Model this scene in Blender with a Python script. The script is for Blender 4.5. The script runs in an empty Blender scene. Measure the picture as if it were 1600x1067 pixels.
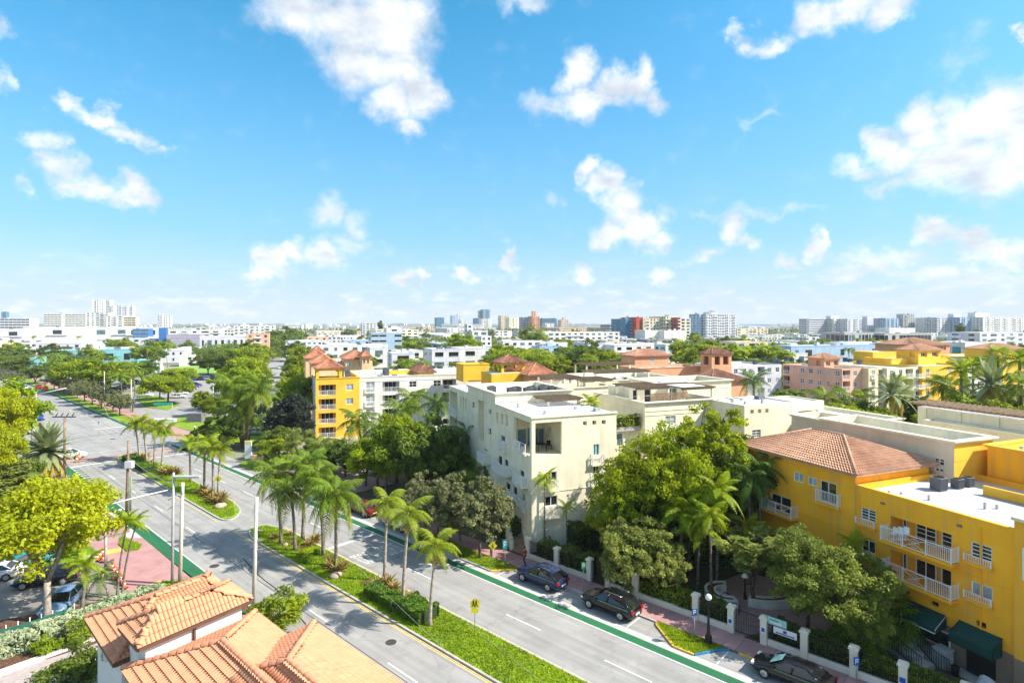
import bpy, math, random
import numpy as np
from mathutils import Vector, Matrix
R_ = math.radians
SC = bpy.context.scene
COL = SC.collection
random.seed(7)

# ---------------------------------------------------------------- camera
H = 22.5                      # eye height above the street
FPX, CX, HY = 889.0, 800.0, 506.0   # focal length, axis and horizon of the 1600 px wide photograph
cam_d = bpy.data.cameras.new('camera')
cam = bpy.data.objects.new('camera', cam_d); COL.objects.link(cam)
cam.location = (0, 0, H); cam.rotation_euler = (R_(90), 0, 0)
cam_d.sensor_width = 36; cam_d.lens = 36 * FPX / 1600
cam_d.shift_y = (HY - 533.5) / 1600
cam_d.clip_start = .2; cam_d.clip_end = 60000
SC.camera = cam

# ---------------------------------------------------------------- sun, sky, exposure
SUN_EL = 43
sd = bpy.data.lights.new('sun', 'SUN'); sd.energy = 3.45; sd.angle = R_(.53); sd.color = (1, .93, .80)
sun = bpy.data.objects.new('sun', sd); COL.objects.link(sun)
sdir = Vector((math.cos(R_(SUN_EL)), -.13 * math.cos(R_(SUN_EL)), math.sin(R_(SUN_EL)))).normalized()
sun.rotation_euler = sdir.to_track_quat('Z', 'Y').to_euler()
sun.location = (60, 0, 80)
SC.view_settings.view_transform = 'Standard'; SC.view_settings.look = 'None'
SC.view_settings.gamma = 1; SC.view_settings.use_curve_mapping = False
SC.view_settings.exposure = 1.45
SC.cycles.max_bounces = 6; SC.cycles.diffuse_bounces = 4; SC.cycles.glossy_bounces = 2
SC.cycles.transmission_bounces = 3; SC.cycles.transparent_max_bounces = 6
SC.cycles.sample_clamp_indirect = 6

def world():
    w = bpy.data.worlds.new('World'); SC.world = w; w.use_nodes = True
    nt = w.node_tree; N = nt.nodes; L = nt.links; N.clear()
    out = N.new('ShaderNodeOutputWorld')
    sky = N.new('ShaderNodeTexSky'); sky.sky_type = 'NISHITA'; sky.sun_disc = False
    sky.sun_elevation = R_(SUN_EL); sky.sun_rotation = math.atan2(sdir.x, sdir.y)
    sky.air_density = 1.0; sky.dust_density = .9; sky.ozone_density = 1.6
    hs = N.new('ShaderNodeHueSaturation'); hs.inputs['Hue'].default_value = .479; hs.inputs['Saturation'].default_value = 1.40
    hs.inputs['Value'].default_value = .61
    L.new(sky.outputs[0], hs.inputs['Color'])
    b1 = N.new('ShaderNodeBackground'); b1.inputs[1].default_value = .15
    L.new(hs.outputs[0], b1.inputs[0])
    tc = N.new('ShaderNodeTexCoord')
    def M(op, a, b=None, c=None, clamp=False):
        n = N.new('ShaderNodeMath'); n.operation = op; n.use_clamp = clamp
        for i, v in enumerate((a, b, c)):
            if v is None: continue
            if isinstance(v, (int, float)): n.inputs[i].default_value = v
            else: L.new(v, n.inputs[i])
        return n.outputs[0]
    sep = N.new('ShaderNodeSeparateXYZ'); L.new(tc.outputs['Generated'], sep.inputs[0])
    X, Y, Z = sep.outputs
    az = M('ARCTAN2', X, Y); el = M('ARCSINE', Z)
    # fine breakup of the cloud edges
    def noise(scale, detail, rough, seed, stretch=1.6):
        mp = N.new('ShaderNodeMapping'); mp.inputs['Scale'].default_value = (scale, scale, scale * stretch)
        mp.inputs['Location'].default_value = (seed, seed * .7, seed * .3)
        L.new(tc.outputs['Generated'], mp.inputs[0])
        n = N.new('ShaderNodeTexNoise'); n.inputs['Scale'].default_value = 1; n.inputs['Detail'].default_value = detail
        n.inputs['Roughness'].default_value = rough
        L.new(mp.outputs[0], n.inputs[0]); return n
    nw = noise(17, 5, .6, 3.1, 1.0)
    nws = N.new('ShaderNodeSeparateColor'); L.new(nw.outputs['Color'], nws.inputs[0])
    az2 = M('ADD', az, M('MULTIPLY', M('SUBTRACT', nws.outputs[0], .5), .10))
    el2 = M('ADD', el, M('MULTIPLY', M('SUBTRACT', nws.outputs[1], .5), .09))
    cmb = N.new('ShaderNodeCombineXYZ'); L.new(az2, cmb.inputs[0]); L.new(el2, cmb.inputs[1])
    P = cmb.outputs[0]
    # clouds by compass bearing and height: (azimuth, elevation, half width, half height, tilt, strength), degrees
    CP = [(470,18,75,42,1),(545,40,82,60,1),(612,42,78,62,1),(562,98,58,48,1),(622,104,66,52,1),(655,142,44,38,1),(612,158,44,32,.95),(640,190,24,20,.8),(428,22,40,24,.6),
          (108,165,36,13,.8),(150,184,42,18,.95),(195,208,42,16,.9),(246,230,30,8,.6),(75,224,28,22,.8),(100,260,32,26,.95),(132,292,46,22,.95),(182,306,52,20,.9),(222,298,30,28,.9),(40,292,22,14,.55),(2,60,14,28,.45),(4,125,16,20,.6),
          (516,336,30,28,.65),(562,352,30,25,.55),(428,408,28,28,1),(458,398,26,24,1),(502,396,36,22,.95),(420,432,30,14,.8),(548,382,50,18,.55),(630,430,20,14,.9),(656,436,12,10,.7),(720,433,14,11,.75),(748,438,16,10,.75),(795,405,12,26,.95),
          (900,118,32,38,1),(960,142,48,30,1),(1000,132,26,36,1),(930,162,62,24,.95),(856,166,46,20,.65),(1022,166,26,18,.8),(920,262,15,24,.9),(945,290,30,28,1),(975,322,40,36,1.05),(1002,352,42,36,1.05),(1032,382,26,18,.9),(958,362,34,26,1),(870,318,20,12,.5),
          (1165,65,30,18,.85),(1206,70,38,16,.85),(1146,50,14,15,.7),(1272,20,42,30,1),(1330,8,60,26,.9),(1388,14,50,26,1),(1440,200,48,44,1.05),(1505,192,62,50,1.1),(1562,172,62,56,1.1),(1602,220,60,72,1.1),(1382,226,34,30,1),(1480,250,84,50,1.1),(1562,272,84,54,1.1),(1400,250,50,34,.95),(1340,266,42,18,.7),(1410,288,66,20,.65),
          (1145,356,24,30,.9),(1168,382,18,16,.7),(1110,398,24,12,.6),(1180,332,125,9,.42),(1280,386,15,24,.9),(1236,410,22,14,.8),(1460,366,34,24,1),(1512,378,54,24,.95),(1572,384,54,22,.9),(1380,405,95,18,.6),(1330,425,80,14,.55),(1500,430,110,16,.5),(905,432,22,18,.8),(1040,432,25,16,.8),(820,4,42,16,.7),(1500,92,50,34,.3),(1592,56,16,9,.8),(1185,183,45,8,.4)]
    CL = []
    for (x_, y_, rx_, ry_, s_) in CP:      # bearings, in degrees, of the cumulus of that morning
        dx_ = x_ - CX; q_ = math.hypot(FPX, dx_); c_ = FPX / q_
        CL.append((math.degrees(math.atan2(dx_, FPX)), math.degrees(math.atan2(HY - y_, q_)), math.degrees(rx_ / FPX) * c_ * c_, math.degrees(ry_ / q_) , 0, s_))
    tot = None
    for i_, (a_, e_, w_, h_, t_, s_) in enumerate(CL):
        if i_ % 20 == 19: vm = N.new('ShaderNodeVectorMath'); vm.operation = 'ADD'; L.new(P, vm.inputs[0]); L.new(M('MULTIPLY', tot, 1e-7), vm.inputs[1]); P = vm.outputs[0]
        mp = N.new('ShaderNodeMapping'); mp.vector_type = 'TEXTURE'
        mp.inputs['Location'].default_value = (R_(a_), R_(e_), 0)
        mp.inputs['Rotation'].default_value = (0, 0, R_(t_))
        mp.inputs['Scale'].default_value = (R_(w_), R_(h_), 1)
        L.new(P, mp.inputs[0])
        vl = N.new('ShaderNodeVectorMath'); vl.operation = 'LENGTH'; L.new(mp.outputs[0], vl.inputs[0])
        f = M('MULTIPLY', M('SUBTRACT', 1.3, vl.outputs['Value'], clamp=True), s_ * 1.15)
        tot = f if tot is None else M('MAXIMUM', tot, f)
    # unseen clouds round the rest of the sky, thickened to lift neutral fill light
    big = noise(3.2, 3, .5, 11.7, 2.2)
    fr = M('MULTIPLY', M('SUBTRACT', M('ABSOLUTE', az), R_(50)), 6, clamp=True)
    up = M('MULTIPLY', M('SUBTRACT', el, R_(34)), 6, clamp=True)
    oth = M('MULTIPLY', M('SUBTRACT', big.outputs[0], .45), 6, clamp=True)
    tot = M('MAXIMUM', tot, M('MULTIPLY', oth, M('MAXIMUM', fr, up)))
    # haze bank of small clouds low over the horizon
    low = noise(26, 4, .6, 5.5, 3.2)
    lm = M('MULTIPLY', M('SUBTRACT', R_(7.5), el), 9, clamp=True)
    tot = M('ADD', tot, M('MULTIPLY', M('MULTIPLY', M('SUBTRACT', low.outputs[0], .42), 2.9, clamp=True), lm))
    fine = noise(24, 9, .62, 8.8, 1.25)
    den = M('SUBTRACT', M('ADD', tot, M('MULTIPLY', M('SUBTRACT', fine.outputs[0], .5), 1.05)), .0)
    mask = N.new('ShaderNodeMapRange'); mask.interpolation_type = 'SMOOTHSTEP'
    mask.inputs['From Min'].default_value = .0; mask.inputs['From Max'].default_value = 1.25
    mask.inputs['To Max'].default_value = .94
    L.new(den, mask.inputs[0])
    m_ = M('MULTIPLY', mask.outputs[0], M('MULTIPLY', M('ADD', el, .0), 60, clamp=True))
    # cloud colour: white to faintly grey, cloud shading put in by noise
    sh = noise(14, 4, .5, 21, 2.4)
    r = N.new('ShaderNodeValToRGB'); r.color_ramp.elements[0].position = .3; r.color_ramp.elements[1].position = .62
    r.color_ramp.elements[0].color = (.385, .41, .45, 1); r.color_ramp.elements[1].color = (.61, .615, .62, 1)
    L.new(sh.outputs[0], r.inputs[0])
    b2 = N.new('ShaderNodeBackground'); L.new(r.outputs[0], b2.inputs[0]); b2.inputs[1].default_value = .72
    # pale marine haze along the horizon
    hz = N.new('ShaderNodeBackground'); hr_ = N.new('ShaderNodeValToRGB'); e_ = hr_.color_ramp.elements
    e_[0].position = 0; e_[0].color = (.275, .325, .365, 1); e_[1].position = .4; e_[1].color = (.065, .175, .33, 1)
    q_ = e_.new(.14); q_.color = (.12, .235, .35, 1); L.new(M('ABSOLUTE', el), hr_.inputs[0]); L.new(hr_.outputs[0], hz.inputs[0])
    hm = M('MULTIPLY', M('POWER', M('SUBTRACT', 1, M('MULTIPLY', M('ABSOLUTE', el), 2.0), clamp=True), 1.0), .97)
    mx0 = N.new('ShaderNodeMixShader'); L.new(hm, mx0.inputs[0]); L.new(b1.outputs[0], mx0.inputs[1]); L.new(hz.outputs[0], mx0.inputs[2])
    mx = N.new('ShaderNodeMixShader'); L.new(m_, mx.inputs[0]); L.new(mx0.outputs[0], mx.inputs[1]); L.new(b2.outputs[0], mx.inputs[2])
    L.new(mx.outputs[0], out.inputs[0])
    w.cycles.sampling_method = 'MANUAL'; w.cycles.sample_map_resolution = 512
world()

# ---------------------------------------------------------------- frames
A_, B_ = R_(47.8), R_(21.8)
UR, NR = (-math.sin(A_), math.cos(A_)), (math.cos(A_), math.sin(A_))        # along the road (s), across it (t)
GA, GB = (-math.sin(B_), math.cos(B_)), (math.cos(B_), math.sin(B_))        # city grid: a away, b to the right
class Frame:
    def __init__(s, ex, ey, rot): s.ex, s.ey, s.rot = ex, ey, rot
    def __call__(s, x, y, z=0): return (s.ex[0]*x + s.ey[0]*y, s.ex[1]*x + s.ey[1]*y, z)
    def inv(s, X, Y): return (X*s.ex[0] + Y*s.ex[1], X*s.ey[0] + Y*s.ey[1])
RD = Frame(NR, UR, A_)     # RD(t, s, z)
GR = Frame(GB, GA, B_)     # GR(b, a, z)
WD = Frame((1, 0), (0, 1), 0)
def G(px, py, z=0.0):      # the point at height z seen at a place in the photograph
    D = (H - z) * FPX / (py - HY); return ((px - CX) * D / FPX, D, z)
def gab(px, py, z=0.0): x, y, _ = G(px, py, z); b, a = GR.inv(x, y); return b, a
def gts(px, py, z=0.0): x, y, _ = G(px, py, z); return RD.inv(x, y)
def onb(px, py, b):        # where the line of sight meets the upright plane b = const: (a, z)
    dx = (px - CX) / FPX; t = b / (dx*GB[0] + GB[1]); return dx*t*GA[0] + t*GA[1], H - (py - HY)/FPX*t
def ona(px, py, a):
    dx = (px - CX) / FPX; t = a / (dx*GA[0] + GA[1]); return dx*t*GB[0] + t*GB[1], H - (py - HY)/FPX*t
def at(px, D, z=0.0): return ((px - CX) * D / FPX, D, z)
def topz(py, D): return H - (py - HY) / FPX * D

# ---------------------------------------------------------------- materials
MATS = {}
def mat(name, col, rough=.75, var=.12, vs=1.5, bump=0.0, bs=20, metal=0, spec=.3, obj_var=0.0, col2=None, transl=0.0, coat=0, objcol=False, dirt=0.0):
    if name in MATS: return MATS[name]
    m = bpy.data.materials.new(name); m.use_nodes = True; nt = m.node_tree; N = nt.nodes; L = nt.links
    p = N['Principled BSDF']; p.inputs['Roughness'].default_value = rough; p.inputs['Metallic'].default_value = metal
    p.inputs['Specular IOR Level'].default_value = spec
    if coat: p.inputs['Coat Weight'].default_value = coat; p.inputs['Coat Roughness'].default_value = .06
    geo = N.new('ShaderNodeNewGeometry')
    nz = N.new('ShaderNodeTexNoise'); nz.inputs['Scale'].default_value = vs; nz.inputs['Detail'].default_value = 5; nz.inputs['Roughness'].default_value = .6
    L.new(geo.outputs['Position'], nz.inputs[0])
    if col2 is None: col2 = tuple(c * (1 - var * 2.2) for c in col)
    mr = N.new('ShaderNodeMapRange'); mr.inputs[1].default_value = .3; mr.inputs[2].default_value = .7
    L.new(nz.outputs[0], mr.inputs[0])
    mix = N.new('ShaderNodeMix'); mix.data_type = 'RGBA'
    mix.inputs[6].default_value = (*[min(1, c * (1 + var)) for c in col], 1); mix.inputs[7].default_value = (*col2, 1)
    L.new(mr.outputs[0], mix.inputs[0]); c = mix.outputs[2]
    oi = None
    if objcol:
        oi = N.new('ShaderNodeObjectInfo'); mm = N.new('ShaderNodeMix'); mm.data_type = 'RGBA'; mm.blend_type = 'MULTIPLY'; mm.inputs[0].default_value = 1
        L.new(c, mm.inputs[6]); L.new(oi.outputs['Color'], mm.inputs[7]); c = mm.outputs[2]
    if dirt:      # streaks running down the wall, fixed to the surface
        mp = N.new('ShaderNodeMapping'); mp.inputs['Scale'].default_value = (1.6, 1.6, .12); L.new(geo.outputs['Position'], mp.inputs[0])
        n3 = N.new('ShaderNodeTexNoise'); n3.inputs['Scale'].default_value = 1; n3.inputs['Detail'].default_value = 6; L.new(mp.outputs[0], n3.inputs[0])
        m3 = N.new('ShaderNodeMapRange'); m3.inputs[1].default_value = .5; m3.inputs[2].default_value = .75; m3.inputs[4].default_value = dirt; L.new(n3.outputs[0], m3.inputs[0])
        mm = N.new('ShaderNodeMix'); mm.data_type = 'RGBA'; mm.inputs[7].default_value = (.22, .2, .17, 1)
        L.new(m3.outputs[0], mm.inputs[0]); L.new(c, mm.inputs[6]); c = mm.outputs[2]
    if obj_var:
        oi = oi or N.new('ShaderNodeObjectInfo'); hv = N.new('ShaderNodeHueSaturation')
        a = N.new('ShaderNodeMapRange'); a.inputs[3].default_value = 1 - obj_var; a.inputs[4].default_value = 1 + obj_var; L.new(oi.outputs['Random'], a.inputs[0])
        L.new(a.outputs[0], hv.inputs['Value'])
        b = N.new('ShaderNodeMapRange'); b.inputs[3].default_value = .5 - obj_var * .05; b.inputs[4].default_value = .5 + obj_var * .05
        fr = N.new('ShaderNodeMath'); fr.operation = 'FRACT'; ml = N.new('ShaderNodeMath'); ml.operation = 'MULTIPLY'; ml.inputs[1].default_value = 7.31
        L.new(oi.outputs['Random'], ml.inputs[0]); L.new(ml.outputs[0], fr.inputs[0]); L.new(fr.outputs[0], b.inputs[0]); L.new(b.outputs[0], hv.inputs['Hue'])
        L.new(c, hv.inputs['Color']); c = hv.outputs[0]
    L.new(c, p.inputs['Base Color'])
    if bump:
        n2 = N.new('ShaderNodeTexNoise'); n2.inputs['Scale'].default_value = bs; n2.inputs['Detail'].default_value = 4; L.new(geo.outputs['Position'], n2.inputs[0])
        bp = N.new('ShaderNodeBump'); bp.inputs['Strength'].default_value = bump; bp.inputs['Distance'].default_value = .05
        L.new(n2.outputs[0], bp.inputs['Height']); L.new(bp.outputs[0], p.inputs['Normal'])
    if transl:
        tr = N.new('ShaderNodeBsdfTranslucent'); hv = N.new('ShaderNodeHueSaturation'); hv.inputs['Hue'].default_value = .479; hv.inputs['Value'].default_value = 1.5
        L.new(c, hv.inputs['Color']); L.new(hv.outputs[0], tr.inputs[0])
        ms = N.new('ShaderNodeMixShader'); ms.inputs[0].default_value = transl
        L.new(p.outputs[0], ms.inputs[1]); L.new(tr.outputs[0], ms.inputs[2]); L.new(ms.outputs[0], N['Material Output'].inputs[0])
    MATS[name] = m; return m
def leafmat(name, c1, c2, var=.2, transl=.38, vs=.9):
    """leaf colour runs between two tones by a per-leaf attribute and by tree"""
    if name in MATS: return MATS[name]
    m = mat(name, c1, rough=.55, var=0, vs=vs, col2=c2, obj_var=var, transl=transl, spec=.25)
    nt = m.node_tree; N = nt.nodes; L = nt.links
    at_ = N.new('ShaderNodeAttribute'); at_.attribute_name = 'tone'
    mix = [n for n in N if n.type == 'MIX'][0]
    L.new(at_.outputs['Fac'], mix.inputs[0]); mix.inputs[6].default_value = (*c1, 1); mix.inputs[7].default_value = (*c2, 1)
    return m

# ---------------------------------------------------------------- mesh helpers
def tag(o, label=None, cat=None, group=None, kind=None):
    if label: o['label'] = label
    if cat: o['category'] = cat
    if group: o['group'] = group
    if kind: o['kind'] = kind
    return o
def empty(name, loc, label, cat, group=None, rz=0):
    o = bpy.data.objects.new(name, None); COL.objects.link(o); o.location = loc; o.rotation_euler = (0, 0, rz)
    o.empty_display_size = .5
    return tag(o, label, cat, group)
def sector(px):
    for lim, nm in ((200, 'at the far left'), (430, 'left of the side street'), (640, 'behind the peach turrets'), (830, 'left of the centre'), (1000, 'right of the centre'), (1200, 'before the balcony grid tower'), (1400, 'before the left half of the long slab')):
        if px < lim: return nm
    return 'before the right half of the long slab'
def chaikin(pts, n=2, closed=True):
    for _ in range(n):
        q = []
        for i in range(len(pts) if closed else len(pts) - 1):
            (x0, y0), (x1, y1) = pts[i], pts[(i + 1) % len(pts)]; L = math.hypot(x1-x0, y1-y0); c = min(.25, .8 / max(L, .01))
            q += [(x0 + (x1-x0)*c, y0 + (y1-y0)*c), (x1 - (x1-x0)*c, y1 - (y1-y0)*c)]
        pts = q
    return pts
def link(name, me, parent=None, loc=(0, 0, 0), rz=0):
    o = bpy.data.objects.new(name, me); COL.objects.link(o); o.parent = parent; o.location = loc; o.rotation_euler = (0, 0, rz)
    return o
def copy_tree(o, parent=None):
    c = o.copy(); COL.objects.link(c); c.parent = parent
    for ch in o.children: copy_tree(ch, c)
    return c
class MB:
    """collects shapes, then links them as one mesh; coordinates go through a frame"""
    def __init__(s, fr=None, org=(0, 0, 0)):
        s.v, s.f, s.m, s.fr, s.org = [], [], [], fr, org; s.mi = 0; s.smooth = []
        s.sm = False
    def pt(s, x, y, z):
        if s.fr: x, y, z = s.fr(x, y, z)
        s.v.append((x - s.org[0], y - s.org[1], z - s.org[2])); return len(s.v) - 1
    def face(s, pts):
        ids = [s.pt(*p) for p in pts]; s.f.append(ids); s.m.append(s.mi); s.smooth.append(s.sm)
    def box(s, x0, x1, y0, y1, z0, z1, bottom=True):
        i = [s.pt(x, y, z) for z in (z0, z1) for y in (y0, y1) for x in (x0, x1)]
        fs = [(4, 5, 7, 6), (0, 1, 5, 4), (1, 3, 7, 5), (3, 2, 6, 7), (2, 0, 4, 6)] + ([(0, 2, 3, 1)] if bottom else [])
        for f in fs: s.f.append([i[k] for k in f]); s.m.append(s.mi); s.smooth.append(False)
    def prism(s, pts, z0, z1, cap=True, bottom=False):
        n = len(pts); lo = [s.pt(x, y, z0) for x, y in pts]; hi = [s.pt(x, y, z1) for x, y in pts]
        for k in range(n):
            j = (k + 1) % n; s.f.append([lo[k], lo[j], hi[j], hi[k]]); s.m.append(s.mi); s.smooth.append(False)
        if cap: s.f.append(hi); s.m.append(s.mi); s.smooth.append(False)
        if bottom: s.f.append(lo[::-1]); s.m.append(s.mi); s.smooth.append(False)
    def tube(s, pts, rad, n=8, cap=True, smooth=True):
        rings = []
        for k, p in enumerate(pts):
            p = Vector(p); q = Vector(pts[min(k + 1, len(pts) - 1)]); o = Vector(pts[max(k - 1, 0)])
            d = (q - o); d = d.normalized() if d.length > 1e-9 else Vector((0, 0, 1))
            a = d.cross(Vector((0, 0, 1)) if abs(d.z) < .9 else Vector((1, 0, 0))).normalized(); b = d.cross(a)
            r = rad[k] if hasattr(rad, '__len__') else rad
            rings.append([s.pt(*(p + (a * math.cos(2*math.pi*i/n) + b * math.sin(2*math.pi*i/n)) * r)) for i in range(n)])
        for k in range(len(rings) - 1):
            for i in range(n):
                j = (i + 1) % n; s.f.append([rings[k][i], rings[k][j], rings[k+1][j], rings[k+1][i]]); s.m.append(s.mi); s.smooth.append(smooth)
        if cap:
            s.f.append(rings[0][::-1]); s.f.append(rings[-1]); s.m += [s.mi] * 2; s.smooth += [False] * 2
    def lathe(s, c, prof, n=12, smooth=True):
        rings = [[s.pt(c[0] + r*math.cos(2*math.pi*i/n), c[1] + r*math.sin(2*math.pi*i/n), c[2] + z) for i in range(n)] for r, z in prof]
        for k in range(len(rings) - 1):
            for i in range(n):
                j = (i + 1) % n; s.f.append([rings[k][i], rings[k][j], rings[k+1][j], rings[k+1][i]]); s.m.append(s.mi); s.smooth.append(smooth)
        s.f.append(rings[0][::-1]); s.f.append(rings[-1]); s.m += [s.mi]*2; s.smooth += [False]*2
    def mesh(s, name, mats):
        me = bpy.data.meshes.new(name); me.from_pydata(s.v, [], s.f)
        for m in (mats if isinstance(mats, (list, tuple)) else [mats]): me.materials.append(m)
        me.polygons.foreach_set('material_index', s.m); me.polygons.foreach_set('use_smooth', s.smooth); me.update()
        return me
    def build(s, name, mats, parent=None, loc=None, kind=None):
        o = link(name, s.mesh(name, mats), parent, loc if loc is not None else ((0, 0, 0) if parent else s.org))
        if kind: o['kind'] = kind
        return o
def np_mesh(name, verts, quads, mats, tone=None, smooth=False):
    """big leaf meshes, straight from arrays of (n,4) corners"""
    me = bpy.data.meshes.new(name); nv, nf = len(verts), len(quads)
    me.vertices.add(nv); me.vertices.foreach_set('co', verts.astype('f').ravel())
    me.loops.add(nf * 4); me.loops.foreach_set('vertex_index', quads.astype('i').ravel())
    me.polygons.add(nf); me.polygons.foreach_set('loop_start', np.arange(0, nf*4, 4, dtype='i'))
    try: me.polygons.foreach_set('loop_total', np.full(nf, 4, dtype='i'))
    except Exception: pass
    me.update(calc_edges=True)
    if tone is not None:
        at_ = me.attributes.new('tone', 'FLOAT', 'FACE'); at_.data.foreach_set('value', tone.astype('f'))
    for m in (mats if isinstance(mats, (list, tuple)) else [mats]): me.materials.append(m)
    me.validate(); return me
# ---------------------------------------------------------------- shared materials
def road_wear(m):
    """tyre tracks and oil along the lanes, fine cracks, square patches: all fixed to the road"""
    nt = m.node_tree; N = nt.nodes; L = nt.links; p = N['Principled BSDF']; src = p.inputs['Base Color'].links[0].from_socket
    geo = N.new('ShaderNodeNewGeometry'); mp = N.new('ShaderNodeMapping'); mp.vector_type = 'TEXTURE'; mp.inputs['Rotation'].default_value = (0, 0, A_); mp.inputs['Scale'].default_value = (.55, 16, 1)
    L.new(geo.outputs['Position'], mp.inputs[0]); a = N.new('ShaderNodeTexNoise'); a.inputs['Scale'].default_value = 1; a.inputs['Detail'].default_value = 4; L.new(mp.outputs[0], a.inputs[0])
    v = N.new('ShaderNodeTexVoronoi'); v.feature = 'DISTANCE_TO_EDGE'; v.inputs['Scale'].default_value = .11; w = N.new('ShaderNodeTexNoise'); w.inputs['Scale'].default_value = .8; w.inputs['Detail'].default_value = 5
    L.new(geo.outputs['Position'], w.inputs[0]); vm = N.new('ShaderNodeVectorMath'); vm.operation = 'MULTIPLY_ADD'; vm.inputs[1].default_value = (2.5, 2.5, 0); L.new(w.outputs['Color'], vm.inputs[0]); L.new(geo.outputs['Position'], vm.inputs[2]); L.new(vm.outputs[0], v.inputs[0])
    cr = N.new('ShaderNodeMapRange'); cr.inputs[1].default_value = 0; cr.inputs[2].default_value = .012; cr.inputs[3].default_value = .86; cr.inputs[4].default_value = 1; L.new(v.outputs[0], cr.inputs[0])
    o = N.new('ShaderNodeTexNoise'); o.inputs['Scale'].default_value = .9; o.inputs['Detail'].default_value = 7; o.inputs['Roughness'].default_value = .7; L.new(geo.outputs['Position'], o.inputs[0])
    s1 = N.new('ShaderNodeMapRange'); s1.inputs[1].default_value = .35; s1.inputs[2].default_value = .65; s1.inputs[3].default_value = .84; s1.inputs[4].default_value = 1.07; L.new(a.outputs[0], s1.inputs[0])
    s2 = N.new('ShaderNodeMapRange'); s2.inputs[1].default_value = .28; s2.inputs[2].default_value = .45; s2.inputs[3].default_value = .8; s2.inputs[4].default_value = 1; L.new(o.outputs[0], s2.inputs[0])
    m1 = N.new('ShaderNodeMath'); m1.operation = 'MULTIPLY'; m2 = N.new('ShaderNodeMath'); m2.operation = 'MULTIPLY'; L.new(s1.outputs[0], m1.inputs[0]); L.new(s2.outputs[0], m1.inputs[1]); L.new(m1.outputs[0], m2.inputs[0]); L.new(cr.outputs[0], m2.inputs[1])
    vv = N.new('ShaderNodeVectorMath'); vv.operation = 'SCALE'; L.new(src, vv.inputs[0]); L.new(m2.outputs[0], vv.inputs['Scale']); L.new(vv.outputs[0], p.inputs['Base Color'])
asphalt = mat('asphalt', (.30, .292, .283), rough=.92, var=.08, vs=.35, bump=.15, bs=30, col2=(.25, .245, .24))
road_wear(asphalt)
concrete = mat('concrete', (.42, .40, .37), rough=.9, var=.1, vs=2, bump=.1)
whitepaint = mat('road_white', (.72, .72, .70), rough=.8, var=.06, vs=3, col2=(.45, .45, .44))
yellowpaint = mat('road_yellow', (.66, .46, .12), rough=.8, vs=3, col2=(.45, .36, .18))
kerbyellow = mat('kerb_yellow', (.72, .42, .04), rough=.8, vs=4, col2=(.5, .36, .12))
kerbblue = mat('kerb_blue', (.03, .22, .42), rough=.7, vs=4)
greenlane = mat('green_lane', (.012, .135, .045), rough=.85, var=.1, vs=.6, col2=(.025, .11, .06))
road_wear(greenlane)
pinkwalk = mat('pink_concrete', (.40, .225, .215), rough=.9, var=.08, vs=.7, bump=.1, obj_var=.07, col2=(.31, .17, .165))
brickpave = mat('red_pavers', (.40, .27, .25), rough=.9, var=.15, vs=6, bump=.2, bs=8)
grassm = mat('grass_blades', (.19, .27, .012), rough=.9, var=.3, vs=.8, bump=.6, bs=14, col2=(.085, .17, .012))
soil = mat('mulch', (.14, .075, .045), rough=1, var=.4, vs=9, bump=.8, bs=16)
groundm = mat('city_ground', (.24, .24, .19), rough=1, var=.3, vs=.02, col2=(.10, .12, .07))
trunkm = mat('palm_trunk', (.23, .19, .155), rough=.95, var=.35, vs=5, bump=.5, bs=12)
greytrunk = mat('pale_trunk', (.36, .31, .26), rough=.95, var=.25, vs=3, bump=.4, bs=9)
barkm = mat('bark', (.13, .09, .065), rough=.95, var=.35, vs=4, bump=.6, bs=9)
shaftm = mat('crownshaft', (.20, .30, .06), rough=.5, var=.15)
strawm = mat('straw', (.52, .40, .17), rough=.9, var=.3, vs=6)
orangem = mat('coconut_orange', (.48, .25, .04), rough=.8, var=.3, vs=6)
deadm = mat('dead_frond', (.24, .11, .05), rough=.9, var=.3, vs=4)
iron = mat('black_iron', (.012, .013, .014), rough=.45, var=.1)
steel = mat('galvanised_steel', (.42, .43, .44), rough=.5, var=.08, metal=.3)
polem = mat('concrete_pole', (.56, .52, .46), rough=.85, var=.08, vs=1)
woodm = mat('timber_pole', (.30, .20, .12), rough=.9, var=.25, vs=3, bump=.3)
whitem = mat('white_paint', (.78, .78, .77), rough=.55, var=.03, vs=2)
creamcap = mat('cream_paint', (.74, .68, .52), rough=.8, var=.04, vs=1)
rubber = mat('rubber', (.015, .015, .015), rough=.8)
chrome = mat('chrome', (.7, .7, .7), rough=.15, metal=1, var=.02)
glassd = mat('dark_glass', (.018, .024, .028), rough=.06, var=.3, vs=.7, spec=.8)
glassb = mat('blue_glass', (.10, .17, .21), rough=.08, var=.25, vs=.5, spec=.8)
curtain = mat('curtained_glass', (.36, .42, .44), rough=.15, var=.2, vs=1.2, spec=.7)
tealglass = mat('teal_glass', (.02, .24, .27), rough=.1, var=.2, vs=.3, spec=.8)

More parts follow.
